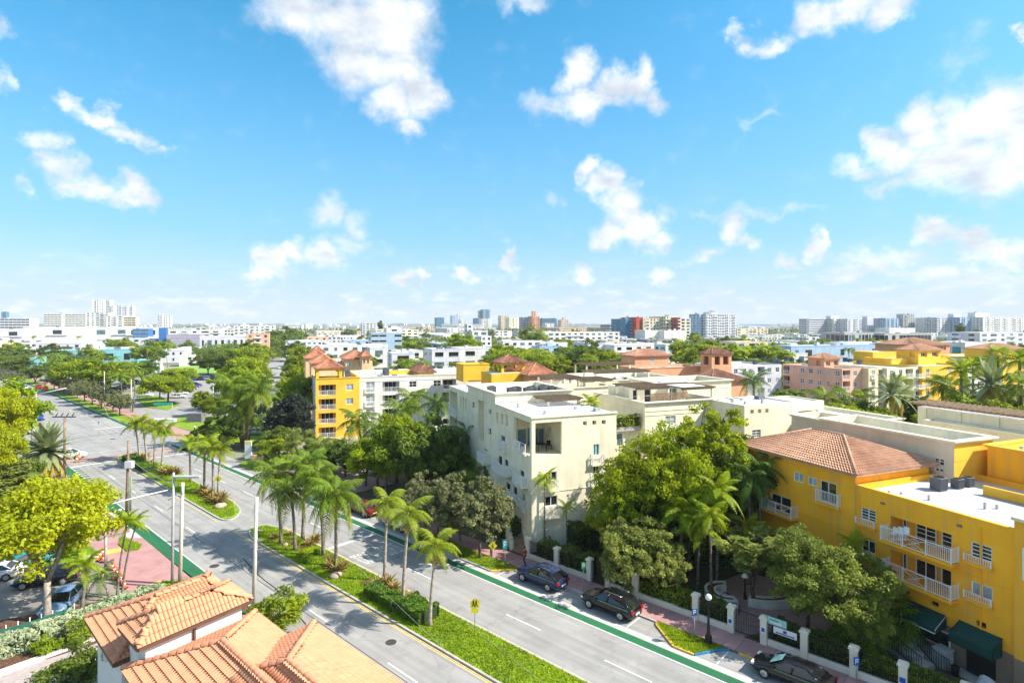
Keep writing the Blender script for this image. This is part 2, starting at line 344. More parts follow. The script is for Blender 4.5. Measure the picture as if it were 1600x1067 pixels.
LF = dict(
 lime = leafmat('leaf_lime', (.44, .47, .006), (.24, .29, .006), .06, .40),
 olive = leafmat('leaf_olive', (.34, .44, .010), (.14, .19, .006), .10, .5),
 mid = leafmat('leaf_mid', (.29, .36, .015), (.075, .13, .010), .15, .42),
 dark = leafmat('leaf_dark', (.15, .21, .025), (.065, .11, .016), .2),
 oak = leafmat('leaf_oak', (.27, .34, .05), (.07, .105, .02), .08, .42),
 grey = leafmat('leaf_grey', (.27, .28, .12), (.12, .145, .06), .10),
 brightg = leafmat('leaf_bright', (.31, .39, .010), (.13, .21, .008), .15),
 feather = leafmat('leaf_feather', (.36, .40, .09), (.12, .165, .03), .1, .45),
 silver = leafmat('leaf_silver', (.50, .56, .36), (.26, .32, .18), .08, .25),
 frond = leafmat('frond_green', (.20, .30, .018), (.08, .13, .012), .15, .4),
 frondy = leafmat('frond_yellow', (.27, .34, .02), (.17, .22, .015), .1, .42),
 frondd = leafmat('frond_dark', (.12, .21, .03), (.06, .11, .02), .15, .35),
 date = leafmat('frond_date', (.30, .35, .17), (.15, .20, .07), .1, .25),
 datey = leafmat('frond_old', (.46, .33, .05), (.30, .26, .04), .1, .3),
 brom = leafmat('bromeliad', (.30, .24, .05), (.17, .11, .05), .12, .25),
 purple = leafmat('leaf_shadow', (.045, .06, .04), (.03, .04, .03), .1),  # near-black leaf colour of the one very dark tree
)
RNG = np.random.default_rng(11)
def leaf_cloud(rng, clumps, radii, per, size, up=.35, aspect=.55, flat=1.0):
    """leaf-sized faces gathered in clumps: corners, faces, tone"""
    n = len(clumps) * per
    c = np.repeat(clumps, per, axis=0); r = np.repeat(radii, per)[:, None]
    d = rng.normal(size=(n, 3)); d /= np.linalg.norm(d, axis=1)[:, None]
    q = rng.random((n, 1)) ** .45
    p = c + d * q * r * np.array([1, 1, .72 * flat])
    nrm = d * .6 + rng.normal(size=(n, 3)) * .55 + np.array([0, 0, up]); nrm /= np.linalg.norm(nrm, axis=1)[:, None]
    t = np.cross(nrm, rng.normal(size=(n, 3))); t /= np.linalg.norm(t, axis=1)[:, None]
    b = np.cross(nrm, t); s = (size * (.6 + .8 * rng.random((n, 1))))
    v = np.stack([p - t*s, p + b*s*aspect, p + t*s, p - b*s*aspect], axis=1).reshape(-1, 3)
    ctone = rng.random(len(clumps))
    tone = np.clip(np.repeat(ctone, per) * .6 + rng.random(n) * .5 - .05, 0, 1)
    return v, tone
def quads_for(n): return np.arange(n * 4).reshape(n, 4)

def make_tree(nm, h, rad, crown_h, leafm, bark=barkm, clumps=70, per=150, size=.17, trunk_r=.2, forks=4, airy=0.0, seed=1, flat=1.0, lean=0.0, clump_r=.95, trunk_h=None, top_flat=False):
    """tapered trunk, limbs that run out to the leaf clumps, crown of leaf faces; returns (trunk mesh, crown mesh)"""
    rng = np.random.default_rng(seed); th = trunk_h if trunk_h is not None else max(.8, h - crown_h) ; cz = h - crown_h / 2
    pts = []
    while len(pts) < clumps:
        d = rng.normal(size=3); d /= np.linalg.norm(d)
        q = .45 + .55 * rng.random() ** .5
        if rng.random() < .22: q *= .55
        # lumpy outline: big lobes push the surface in and out
        lob = 1 + .2 * math.sin(3.1 * d[0] + seed) * math.cos(2.7 * d[1] + seed * 1.7) + .16 * math.sin(5 * d[2] + 4 * d[0] + seed)
        p = np.array([d[0] * rad * q * lob, d[1] * rad * q * lob, cz + d[2] * crown_h / 2 * q * lob])
        if d[2] < -.55 and rng.random() < .6: continue
        if top_flat and d[2] > .3: p[2] = cz + crown_h * .5 * (.55 + .3 * rng.random())
        pts.append(p)
    pts = np.array(pts); rr = clump_r * (.6 + .7 * rng.random(clumps)) * rad / 4.2
    v, tone = leaf_cloud(rng, pts, rr, per, size, flat=flat)
    # leaf tone differs at random from clump to clump and leaf to leaf
    cm = np_mesh(nm + '_crown', v, quads_for(len(v) // 4), leafm, tone)
    mb = MB(); base = [(0, 0, -.1)]
    lx, ly = lean * rad, lean * rad * .3
    top = (lx, ly, th)
    mb.tube([(0, 0, -.15), (0, 0, .15), (lx * .4 + .06, ly * .4, th * .5), top], [trunk_r * 1.5, trunk_r * 1.1, trunk_r * .9, trunk_r * .85], 8)
    idx = rng.choice(len(pts), min(len(pts), 7 * forks), replace=False)
    for g in range(forks):
        ang = 2 * math.pi * g / forks + rng.random(); e = rad * .33
        m1 = (lx + math.cos(ang) * e, ly + math.sin(ang) * e, th + (cz - th) * .75)
        mb.tube([top, (lx + math.cos(ang) * e * .45, ly + math.sin(ang) * e * .45, th + (cz - th) * .3), m1], [trunk_r * .7, trunk_r * .58, trunk_r * .42], 6)
        near = sorted(idx, key=lambda k: (pts[k][0] - m1[0])**2 + (pts[k][1] - m1[1])**2)[:7]
        for k in near:
            p = pts[k]; mid = [(m1[i] + p[i]) / 2 + rng.normal() * .15 for i in range(3)]
            mb.tube([m1, mid, tuple(p)], [trunk_r * .36, trunk_r * .2, trunk_r * .07], 5)
    return mb.mesh(nm + '_trunk', bark), cm
TREES = {}
def tree_kind(k):
    if k in TREES: return TREES[k]
    T = dict(
      lime=lambda: make_tree('lime', 10.5, 4.6, 5.6, LF['lime'], greytrunk, 130, 210, .16, .27, 4, seed=3, trunk_h=3.2, clump_r=1.0),
      limes=lambda: make_tree('limes', 8, 4.0, 6.2, LF['brightg'], barkm, 90, 170, .19, .22, 4, seed=5),
      big=lambda: make_tree('big', 11, 5.0, 8.6, LF['olive'], barkm, 230, 85, .15, .3, 6, seed=8, clump_r=.66),
      tall=lambda: make_tree('tall', 12, 3.0, 7.2, LF['olive'], barkm, 90, 75, .15, .2, 5, seed=9, clump_r=.75),
      oak=lambda: make_tree('oak', 8.6, 4.6, 6.2, LF['oak'], barkm, 260, 120, .12, .26, 5, seed=12, clump_r=.62),
      feather=lambda: make_tree('feather', 6.5, 3.6, 5.6, LF['feather'], barkm, 170, 100, .13, .16, 5, seed=14, clump_r=.62),
      grey=lambda: make_tree('grey', 6.2, 2.6, 4.2, LF['grey'], barkm, 150, 60, .13, .13, 5, seed=16, clump_r=.58),
      greyb=lambda: make_tree('greyb', 5.6, 2.3, 3.8, LF['grey'], barkm, 45, 120, .15, .13, 4, seed=17),
      round=lambda: make_tree('round', 7.5, 3.4, 5.6, LF['mid'], barkm, 80, 170, .17, .2, 4, seed=19),
      roundy=lambda: make_tree('roundy', 7.5, 3.4, 5.6, LF['olive'], barkm, 85, 170, .17, .2, 4, seed=21),
      dark=lambda: make_tree('dark', 8, 3.8, 6.4, LF['dark'], barkm, 85, 160, .18, .2, 4, seed=23),
      umb=lambda: make_tree('umb', 6.5, 4.2, 3.4, LF['brightg'], barkm, 80, 150, .2, .18, 5, seed=25, top_flat=True),
      black=lambda: make_tree('black', 6.5, 3.4, 5.0, LF['purple'], barkm, 70, 130, .2, .2, 4, seed=27),
      small=lambda: make_tree('small', 4.6, 1.5, 3.0, LF['feather'], barkm, 34, 120, .12, .07, 3, seed=29),
      pine=lambda: make_tree('pine', 6.5, 1.3, 6.0, LF['feather'], barkm, 42, 110, .12, .08, 3, seed=31, trunk_h=1.2, clump_r=1.9),
      far1=lambda: make_tree('far1', 8, 4.2, 6.5, LF['mid'], barkm, 34, 60, .42, .25, 3, seed=33, clump_r=1.15),
      far2=lambda: make_tree('far2', 8.5, 4.4, 6.6, LF['dark'], barkm, 34, 60, .42, .25, 3, seed=35, clump_r=1.15),
      far3=lambda: make_tree('far3', 7, 4.0, 5.6, LF['brightg'], barkm, 34, 60, .42, .25, 3, seed=37, clump_r=1.15),
      farc=lambda: make_tree('farc', 12, 1.6, 11, LF['dark'], barkm, 26, 40, .45, .25, 3, seed=39, clump_r=2.6, trunk_h=1),
      bush=lambda: make_tree('bush', 2.0, 1.35, 1.9, LF['mid'], barkm, 26, 110, .1, .05, 4, seed=41, trunk_h=.3, clump_r=1.5),
      bushd=lambda: make_tree('bushd', 2.4, 1.8, 2.3, LF['dark'], barkm, 34, 110, .12, .05, 4, seed=43, trunk_h=.3, clump_r=1.4),
      bushy=lambda: make_tree('bushy', 2.6, 1.8, 2.3, LF['brightg'], barkm, 30, 110, .12, .05, 4, seed=45, trunk_h=.3, clump_r=1.4),
      cypress=lambda: make_tree('cypress', 5.5, .55, 5.4, LF['dark'], barkm, 24, 90, .12, .05, 2, seed=47, trunk_h=.4, clump_r=4.2),
    )[k]()
    hs = dict(lime=10.5, limes=8, big=11, tall=12, oak=8.6, feather=6.5, grey=6.2, greyb=5.6, round=7.5, roundy=7.5, dark=8, umb=6.5, black=6.5, small=4.6, pine=6.5,
              far1=8, far2=8.5, far3=7, farc=12, bush=2, bushd=2.4, bushy=2.6, cypress=5.5)
    TREES[k] = (*T, hs[k]); return TREES[k]
def tree(kind, loc, height, label, cat='tree', group=None, name=None, wide=1.0, rz=None):
    tm, cm, h0 = tree_kind(kind); s = height / h0
    nm = name or {'bush': 'shrub', 'bushd': 'shrub', 'bushy': 'shrub', 'cypress': 'cypress_tree', 'pine': 'pine_tree', 'farc': 'pine_tree'}.get(kind, 'broadleaf_tree')
    r = empty(nm, loc, label, cat, group, random.random() * 6.28 if rz is None else rz); r.scale = (s * wide, s * wide, s)
    link('trunk' if 'bush' not in kind else 'stem', tm, r); o = link('crown' if 'bush' not in kind else 'foliage', cm, r)
    return r

# ---------------------------------------------------------------- palms
def frond_mesh(nm, length, droop, leafm, width=.45, n=26, start=.12, hang=.35, stiff=False, seed=0, rise=.6, lw=.03):
    """one feather leaf in the xz plane from the origin: a curved midrib and pairs of leaflets"""
    rng = np.random.default_rng(seed); P = []
    for k in range(n + 1):
        t = k / n; x = length * (t - .12 * droop * t * t); z = length * (rise * t - droop * t * t); P.append((x, z))
    P = np.array(P); V, Q, T = [], [], []
    def q(a, b, c, d, tone): i = len(V); V.extend([a, b, c, d]); Q.append([i, i+1, i+2, i+3]); T.append(tone)
    for k in range(n):       # midrib
        w = .035 * (1 - k / n) + .008; a, b = P[k], P[k+1]
        q((a[0], -w, a[1]), (a[0], w, a[1]), (b[0], w, b[1]), (b[0], -w, b[1]), .0)
    for k in range(max(1, int(start * n)), n + 1):
        t = k / n; L = width * math.sin(math.pi * min(1, .18 + .82 * t) ** .8) * (1.0 if t < .9 else .8) + .08
        x, z = P[min(k, n)]; dx, dz = (P[min(k+1, n)] - P[k-1]); m = math.hypot(dx, dz); dx /= m; dz /= m
        for sgn in (-1, 1):
            for sub in ((0, .5) if stiff else (rng.random() * .6,)):
                xx = x + dx * sub * length / n; zz = z + dz * sub * length / n
                f = .45 + rng.random() * .15; hg = hang * (.7 + .6 * rng.random())
                tip = (xx + dx * L * f - 0, sgn * L * .85, zz + dz * L * f - hg * L)
                mid = (xx + dx * L * f * .5, sgn * L * .48, zz + dz * L * f * .5 - hg * L * (.18 if not stiff else .5) + .02)
                w = lw * (1 + .5 * rng.random())
                ax, az = dx * w, dz * w
                q((xx - ax, 0, zz - az), (xx + ax, 0, zz + az), (mid[0] + ax, mid[1], mid[2] + az), (mid[0] - ax, mid[1], mid[2] - az), rng.random())
                q((mid[0] - ax, mid[1], mid[2] - az), (mid[0] + ax, mid[1], mid[2] + az), (tip[0] + ax*.25, tip[1], tip[2]), (tip[0] - ax*.25, tip[1], tip[2]), rng.random())
    return np_mesh(nm, np.array(V), np.array(Q), leafm, np.array(T))
def fan_mesh(nm, r, leafm, n=18, seed=0, stalk=.9):
    rng = np.random.default_rng(seed); V, Q, T = [], [], []
    def q(a, b, c, d, t): i = len(V); V.extend([a, b, c, d]); Q.append([i, i+1, i+2, i+3]); T.append(t)
    q((0, -.02, 0), (0, .02, 0), (stalk, .02, .3*stalk), (stalk, -.02, .3*stalk), 0)
    c = np.array([stalk, 0, .3*stalk])
    for k in range(n):
        a = (k / (n - 1) - .5) * 4.6; d = np.array([math.cos(a), math.sin(a), .0]); s = np.array([-math.sin(a), math.cos(a), 0]) * .05 * r
        m = c + d * r * .55; e = c + d * r + np.array([0, 0, -.32 * r])
        q(tuple(c), tuple(m - s), tuple(m + s), tuple(c + s*.1), rng.random()); q(tuple(m - s), tuple(e), tuple(e), tuple(m + s), rng.random())
    return np_mesh(nm, np.array(V), np.array(Q), leafm, np.array(T))
FM = {}
def fronds(kind):
    if kind in FM: return FM[kind]
    mk = dict(
      coco=lambda: [frond_mesh('coco%d' % i, 2.7 + .25*i, .62 + .16*i, LF['frond' if i < 2 else 'frondy'], .66, 30, .14, .9, seed=i, rise=.62 - .22*i) for i in range(3)],
      royal=lambda: [frond_mesh('royal%d' % i, 2.3, .72 + .15*i, LF['frondy'], .56, 26, .1, .75, seed=10+i, rise=.78 - .16*i) for i in range(3)],
      green=lambda: [frond_mesh('green%d' % i, 2.0, .62 + .18*i, LF['brightg'], .5, 24, .1, .5, seed=20+i, rise=.8 - .2*i) for i in range(3)],
      dark=lambda: [frond_mesh('dark%d' % i, 2.9, .58 + .2*i, LF['frondd'], .62, 28, .1, .75, seed=30+i, rise=.7 - .2*i) for i in range(3)],
      date=lambda: [frond_mesh('date%d' % i, 2.6, .26 + .12*i, LF['date' if i < 3 else 'datey'], .34, 24, .1, .1, True, 40+i, rise=.42 - .12*i, lw=.03) for i in range(4)],
      fan=lambda: [fan_mesh('fan%d' % i, .8, LF['frond'], seed=50+i) for i in range(2)],
      fand=lambda: [fan_mesh('fand%d' % i, .85, LF['frondy'], seed=53+i) for i in range(2)],
      deadf=lambda: [frond_mesh('deadf', 1.9, 1.0, deadm, .4, 12, .1, .8, seed=60, rise=.1)],
    )[kind](); FM[kind] = mk; return mk
TK = {}
def palm_trunk(h, bend, r, kind, seed):
    key = (round(h, 1), round(bend, 2), r, kind)
    if key in TK: return TK[key]
    mb = MB(); n = 9; pts = []; rad = []
    for k in range(n + 1):
        t = k / n; pts.append((bend * h * t * t, .12 * bend * h * math.sin(3 * t), h * t - (.1 if k == 0 else 0)))
        rr = r * (1.35 - .5 * t) if kind != 'bottle' else r * (1.1 + .3 * math.sin(math.pi * t) - .35 * t)
        rad.append(rr * (1.5 if k == 0 else 1) * (1.05 if k % 2 else .97))
    mb.tube(pts, rad, 7); TK[key] = (mb.mesh('palm_trunk', greytrunk if kind in ('royal', 'bottle') else trunkm), pts[-1]); return TK[key]
def palm(kind, loc, h, label, n=16, bend=.05, size=1.0, r=.13, group=None, cat='palm tree', straw=True, name='palm_tree', rz=None):
    """trunk and single fronds (each leaf an object), with the crownshaft or coconut cluster of its kind"""
    rng = random.Random(int(h * 97 + loc[0] * 13 + loc[1] * 7))
    root = empty(name, loc, label, cat, group, rng.random() * 6.28 if rz is None else rz)
    tm, top = palm_trunk(h, bend, r, kind, 0); link('trunk', tm, root)
    fs = fronds(kind); sh = 0
    if kind in ('royal', 'green', 'dark'):
        mb = MB(); sh = .9 * size; mb.lathe((0, 0, 0), [(r * .85, 0), (r * 1.15, .15 * size), (r * .8, .6 * size), (r * .35, sh)], 8)
        link('crownshaft', mb.mesh('crownshaft', shaftm), root, top)
        if straw and kind == 'royal':
            key = 'straw'
            if key not in FM:
                V, T = [], []; rg = np.random.default_rng(5)
                v, tn = leaf_cloud(rg, np.array([[.42, 0, -.3], [-.4, .1, -.35], [0, .42, -.25], [.05, -.42, -.35], [.1, .1, -.2]]), np.array([.42]*5), 90, .13, 0, .25)
                FM[key] = np_mesh('flower_spray', v, quads_for(len(v)//4), strawm)
            link('flower_spray', FM[key], root, top)
    elif kind == 'coco':
        if 'nuts' not in FM:
            mb = MB()
            for k in range(7):
                a = k * .9; mb.lathe((.2 * math.cos(a), .2 * math.sin(a), -.18 - .05 * (k % 2)), [(.03, 0), (.11, .07), (.11, .14), (.03, .22)], 6)
            FM['nuts'] = mb.mesh('nut_cluster', orangem)
        link('nut_cluster', FM['nuts'], root, top)
    if kind in ('coco', 'date'):
        for k in range(2 if kind == 'coco' else 5):
            o = link('dead_frond', fronds('deadf')[0], root, (top[0], top[1], top[2] - .25)); o.rotation_euler = (0, .75, rng.random() * 6.28); o.scale = (size * .8,) * 3
    for k in range(n):
        lay = k / n; f = fs[min(len(fs) - 1, int(lay * len(fs)))]
        a = k * 2.39996 + rng.random() * .3
        o = link('frond', f, root, (top[0], top[1], top[2] + sh * .92 - (.25 * lay * size if kind not in ('date',) else .1 * lay)))
        el = {'coco': .55 - 1.15 * lay, 'royal': .5 - .75 * lay, 'green': .6 - .8 * lay, 'dark': .5 - .95 * lay, 'date': 1.15 - 1.95 * lay, 'fan': .9 - 1.7 * lay, 'fand': .9 - 1.9 * lay}[kind]
        o.rotation_euler = (rng.uniform(-.25, .25), -el, a); s = size * rng.uniform(.88, 1.1); o.scale = (s, s, s)
    return root
FP = {}
def far_palm(kind, loc, h, label, group=None, size=1.0, fr=None):
    """palm too small in view to show single leaves: trunk and one crown"""
    key = kind
    if key not in FP:
        rng = np.random.default_rng(3); V, Q, T = [], [], []; nn = 14
        for k in range(nn):
            a = k * 2.4; e = .6 - 1.2 * k / nn; L = 2.4; m = 7
            for j in range(m):
                for sg in (-1, 1):
                    t0, t1 = j / m, (j + 1) / m
                    def P(t, w):
                        x = L * t; z = L * (math.sin(e) * t - .45 * t * t); xx = x * math.cos(e * .5)
                        return (xx * math.cos(a) - w * math.sin(a), xx * math.sin(a) + w * math.cos(a), z - abs(w) * .7)
                    w0 = .42 * math.sin(math.pi * (t0 * .85 + .12)); w1 = .42 * math.sin(math.pi * (t1 * .85 + .12)) * .72
                    i = len(V); V.extend([P(t0, 0), P(t0 + .06, sg * w0), P(t1, sg * w1 * .8), P(t1, 0)]); Q.append([i, i+1, i+2, i+3]); T.append(rng.random())
        FP[key] = np_mesh('far_crown', np.array(V), np.array(Q), LF['frond' if kind == 'a' else 'date' if kind == 'c' else 'frondd'], np.array(T))
        mb = MB(); mb.tube([(0, 0, -.1), (.1, 0, .5), (0, 0, 1.0)], [.025, .018, .014], 6); FP['t'] = mb.mesh('far_trunk', trunkm)
    root = empty('palm_tree', loc, label, 'palm tree', group, random.random() * 6.28)
    t = link('trunk', FP['t'], root); t.scale = (h * .6, h * .6, h)
    o = link('crown', FP[key], root, (0, 0, h)); o.scale = (size,) * 3
    return root
def hedge(pts_fr, fr, w, h, leafm, label, name='hedge', z0=0, dens=90, size=.07, group=None, core=None):
    """clipped or loose hedge: leaf faces over the volume round a dark woody core"""
    rng = np.random.default_rng(int(abs(pts_fr[0][0] * 10 + pts_fr[0][1])) + 1)
    (x0, y0), (x1, y1) = pts_fr[0], pts_fr[-1]
    org = fr(x0, y0, z0); root = empty(name, org, label, 'hedge', group)
    mb = MB(fr, org); L = 0; V = []; T = []
    for (x0, y0), (x1, y1) in zip(pts_fr, pts_fr[1:]):
        ln = math.hypot(x1-x0, y1-y0); ux, uy = (x1-x0)/ln, (y1-y0)/ln; n = int(ln * dens)
        q = w/2 - .12
        mb.prism([(x0 - uy*-q, y0 + ux*-q), (x1 - uy*-q, y1 + ux*-q), (x1 - uy*q, y1 + ux*q), (x0 - uy*q, y0 + ux*q)], z0, z0 + h - .15)
        s = rng.random(n) * ln; face = rng.random(n)
        u = np.where(face < .3, -1, np.where(face < .6, 1, rng.uniform(-1, 1, n))); z = np.where(face < .6, rng.random(n) * h, h)
        lump = .10 * np.sin(s * 2.3 + u) + .07 * np.sin(s * 5.1 + 1.3)
        u = u * (w/2) * (1 + lump); z = z * (1 + lump * (.8)) + rng.normal(size=n) * .03 + z0
        X = x0 + ux * s - uy * u; Y = y0 + uy * s + ux * u
        W = np.array([fr(a, b, c) for a, b, c in zip(X, Y, z)]) - np.array(org)
        nn = rng.normal(size=(n, 3)) + np.array([0, 0, .7]); nn /= np.linalg.norm(nn, axis=1)[:, None]
        t = np.cross(nn, rng.normal(size=(n, 3))); t /= np.linalg.norm(t, axis=1)[:, None]; b = np.cross(nn, t)
        sz = size * (.6 + .9 * rng.random((n, 1)))
        V.append(np.stack([W - t*sz*1.4, W + b*sz, W + t*sz*1.4, W - b*sz], axis=1).reshape(-1, 3)); T.append(np.clip(.5 + lump * 2 + rng.normal(size=n) * .25, 0, 1))
    mb.build('woody_core', core or mat('hedge_shade', (.03, .05, .015), rough=1), root)  # solid core in plain dark green
    v = np.concatenate(V); o = link('foliage', np_mesh('hedge_leaves', v, quads_for(len(v)//4), leafm, np.concatenate(T)), root); o['kind'] = 'stuff'
    return root
BR = {}
def bromeliad(loc, label, s=1.0, group=None):
    if not BR:
        rng = random.Random(4); V, Q, T = [], [], []
        for k in range(34):
            a = k * 2.4; e = 1.25 - .028 * k; L = .9 * rng.uniform(.8, 1.15); w = .09; prev = None
            for j in range(4):
                t = j / 3; x = L * t * math.cos(e); z = L * t * math.sin(e) - .25 * t * t * L; ww = w * (1 - t) ** .6 + .01
                c = ((x * math.cos(a) - ww * math.sin(a), x * math.sin(a) + ww * math.cos(a), z), (x * math.cos(a) + ww * math.sin(a), x * math.sin(a) - ww * math.cos(a), z))
                if prev: i = len(V); V.extend([prev[0], prev[1], c[1], c[0]]); Q.append([i, i+1, i+2, i+3]); T.append(rng.random())
                prev = c
        BR['m'] = np_mesh('bromeliad', np.array(V), np.array(Q), LF['brom'], np.array(T))
    o = link('bromeliad', BR['m'], None, loc, random.random() * 6); o.scale = (s, s, s * .9)
    return tag(o, label, 'plant', group)
# ---------------------------------------------------------------- buildings
def wall(nm, c, c2=None, dirt=.2): return mat('wall_' + nm, c, rough=.85, var=.07, vs=.45, bump=.08, bs=25, col2=c2, dirt=dirt)
W_cream = wall('cream', (.72, .63, .42)); W_cream2 = wall('pale_cream', (.80, .735, .55)); W_yel = wall('ochre', (.95, .455, .022), (.88, .40, .022), .28); W_white = wall('white', (.70, .69, .66))
W_yel2 = wall('yellow', (.86, .50, .05), None, .05); W_brown = wall('taupe', (.26, .19, .14)); W_pink = wall('pink', (.74, .43, .32)); W_salmon = wall('salmon', (.68, .35, .20))
W_peach = wall('peach', (.74, .50, .30)); W_lil = wall('lilac_white', (.62, .62, .68)); W_grey = wall('grey', (.42, .42, .41)); W_blue = wall('pale_blue', (.34, .47, .62)); W_sky = wall('turquoise', (.22, .52, .58))
W_dblue = wall('deep_blue', (.03, .16, .42)); W_red = wall('brick_red', (.42, .07, .04)); W_teal = wall('blue_teal', (.045, .19, .32)); W_tan = wall('tan', (.55, .42, .30)); W_beige = wall('beige', (.66, .57, .42)); W_violet = wall('violet_grey', (.33, .31, .40))
W_plumb = wall('yellow_bright', (.80, .55, .03))
R_white = mat('roof_membrane', (.52, .53, .555), rough=.8, var=.06, vs=.35, col2=(.38, .39, .415), dirt=0); R_grey = mat('roof_grey', (.36, .37, .38), rough=.9, var=.1, vs=.4)
pergm = mat('pergola_wood', (.25, .18, .12), rough=.9, var=.2, vs=2); acm = mat('ac_grey', (.15, .16, .18), rough=.6, var=.1); awn = mat('green_awning', (.008, .06, .052), rough=.8, var=.1)
tilep = mat('clay_tile_pale', (.50, .28, .18), rough=.8, var=.15, vs=1.4, obj_var=.1, col2=(.38, .21, .13), bump=.1)
tilep2 = mat('clay_tile_sun', (.60, .27, .145), rough=.75, var=.10, vs=1.6, obj_var=.08, col2=(.54, .24, .135), bump=.1)  # peach clay colour of the lower left house's tiles
tiler = mat('clay_tile_red', (.46, .20, .115), rough=.8, var=.2, vs=1.0); tileb = mat('clay_tile_brown', (.30, .15, .10), rough=.85, var=.25, vs=1.2)
trimb = mat('brown_gutter', (.13, .07, .05), rough=.6); doorb = mat('door_dark', (.02, .022, .02), rough=.4); screenm = mat('insect_screen', (.10, .095, .09), rough=.7, var=.2)

WIN = {}
def win_mesh(w, h, nx, ny, glass, thick=.07, fm=None):
    key = (round(w, 1), round(h, 1), nx, ny, thick); w, h = key[0], key[1]
    if key not in WIN:
        mb = MB(); t = thick
        mb.box(-w/2, w/2, -.05, .03, 0, t); mb.box(-w/2, w/2, -.05, .03, h - t, h)
        mb.box(-w/2, -w/2 + t, -.05, .03, t, h - t); mb.box(w/2 - t, w/2, -.05, .03, t, h - t)
        for i in range(1, nx): x = -w/2 + w * i / nx; mb.box(x - t*.45, x + t*.45, -.045, .02, t, h - t)
        for j in range(1, ny):
            z = h * j / ny
            for i in range(nx):
                x0 = -w/2 + w*i/nx + t*(.46 if i else 1); x1 = -w/2 + w*(i+1)/nx - t*(.46 if i < nx-1 else 1)
                mb.box(x0, x1, -.04, .015, z - t*.35, z + t*.35)
        WIN[key] = mb.mesh('window_frame', whitem)
    pk = ('p', key[0], key[1], glass.name)
    if pk not in WIN:
        mb = MB(); mb.box(-w/2 + .02, w/2 - .02, .0, .012, .02, h - .02); WIN[pk] = mb.mesh('pane', glass)
    return WIN[key], WIN[pk]
RAILS = {}
def rail_mesh(w, d, style='bars', h=1.0):
    """white railing round the open sides of a balcony: x along the wall, open towards -y"""
    key = (round(w, 1), round(d, 1), style, h); w, d = key[0], key[1]
    if key in RAILS: return RAILS[key]
    fr = MB(); ba = MB(); t = .05
    segs = [((-w/2, -d), (w/2, -d))]
    if d > .25: segs += [((-w/2, -d), (-w/2, -.0)), ((w/2, -d), (w/2, 0))]
    for (x0, y0), (x1, y1) in segs:
        L = math.hypot(x1-x0, y1-y0); n = max(1, round(L / 1.5))
        if y0 == y1: fr.box(x0, x1, y0 - t/2, y0 + t/2, h - t, h); fr.box(x0, x1, y0 - t/2, y0 + t/2, .08, .08 + t)
        else: fr.box(x0 - t/2, x0 + t/2, y0 + t, y1, h - t, h); fr.box(x0 - t/2, x0 + t/2, y0 + t, y1, .08, .08 + t)
        for k in range(n + 1):
            x, y = x0 + (x1-x0)*k/n, y0 + (y1-y0)*k/n
            if y0 != y1 and k == 0: continue
            fr.box(x - t*.7, x + t*.7, y - t*.7, y + t*.7, 0, h + .04)
        m = int(L / .13)
        for k in range(1, m):
            x, y = x0 + (x1-x0)*k/m, y0 + (y1-y0)*k/m; q = k / m * n; cell = int(q)
            if style == 'fret' and y0 == y1 and cell % 2 == 1: continue
            ba.box(x - .013, x + .013, y - .013, y + .013, .1, h - t, bottom=False)
        if style == 'fret' and y0 == y1:
            for cell in range(1, n, 2):
                xa, xb = x0 + (x1-x0)*cell/n, x0 + (x1-x0)*(cell+1)/n; cx, cz = (xa+xb)/2, h/2 + .02
                for dx, dz in ((1, 1), (1, -1)): ba.tube([(cx - dx*(xb-xa)/2, y0, cz - dz*.4), (cx + dx*(xb-xa)/2, y0, cz + dz*.4)], .018, 4, False)
                for r in (.15, .3): ba.tube([(cx + r*1.1*math.cos(q*math.pi/6), y0 - .01, cz + r*math.sin(q*math.pi/6)) for q in range(13)], .015, 4, False)
    RAILS[key] = (fr.mesh('railing', whitem), ba.mesh('balusters', whitem)); return RAILS[key]

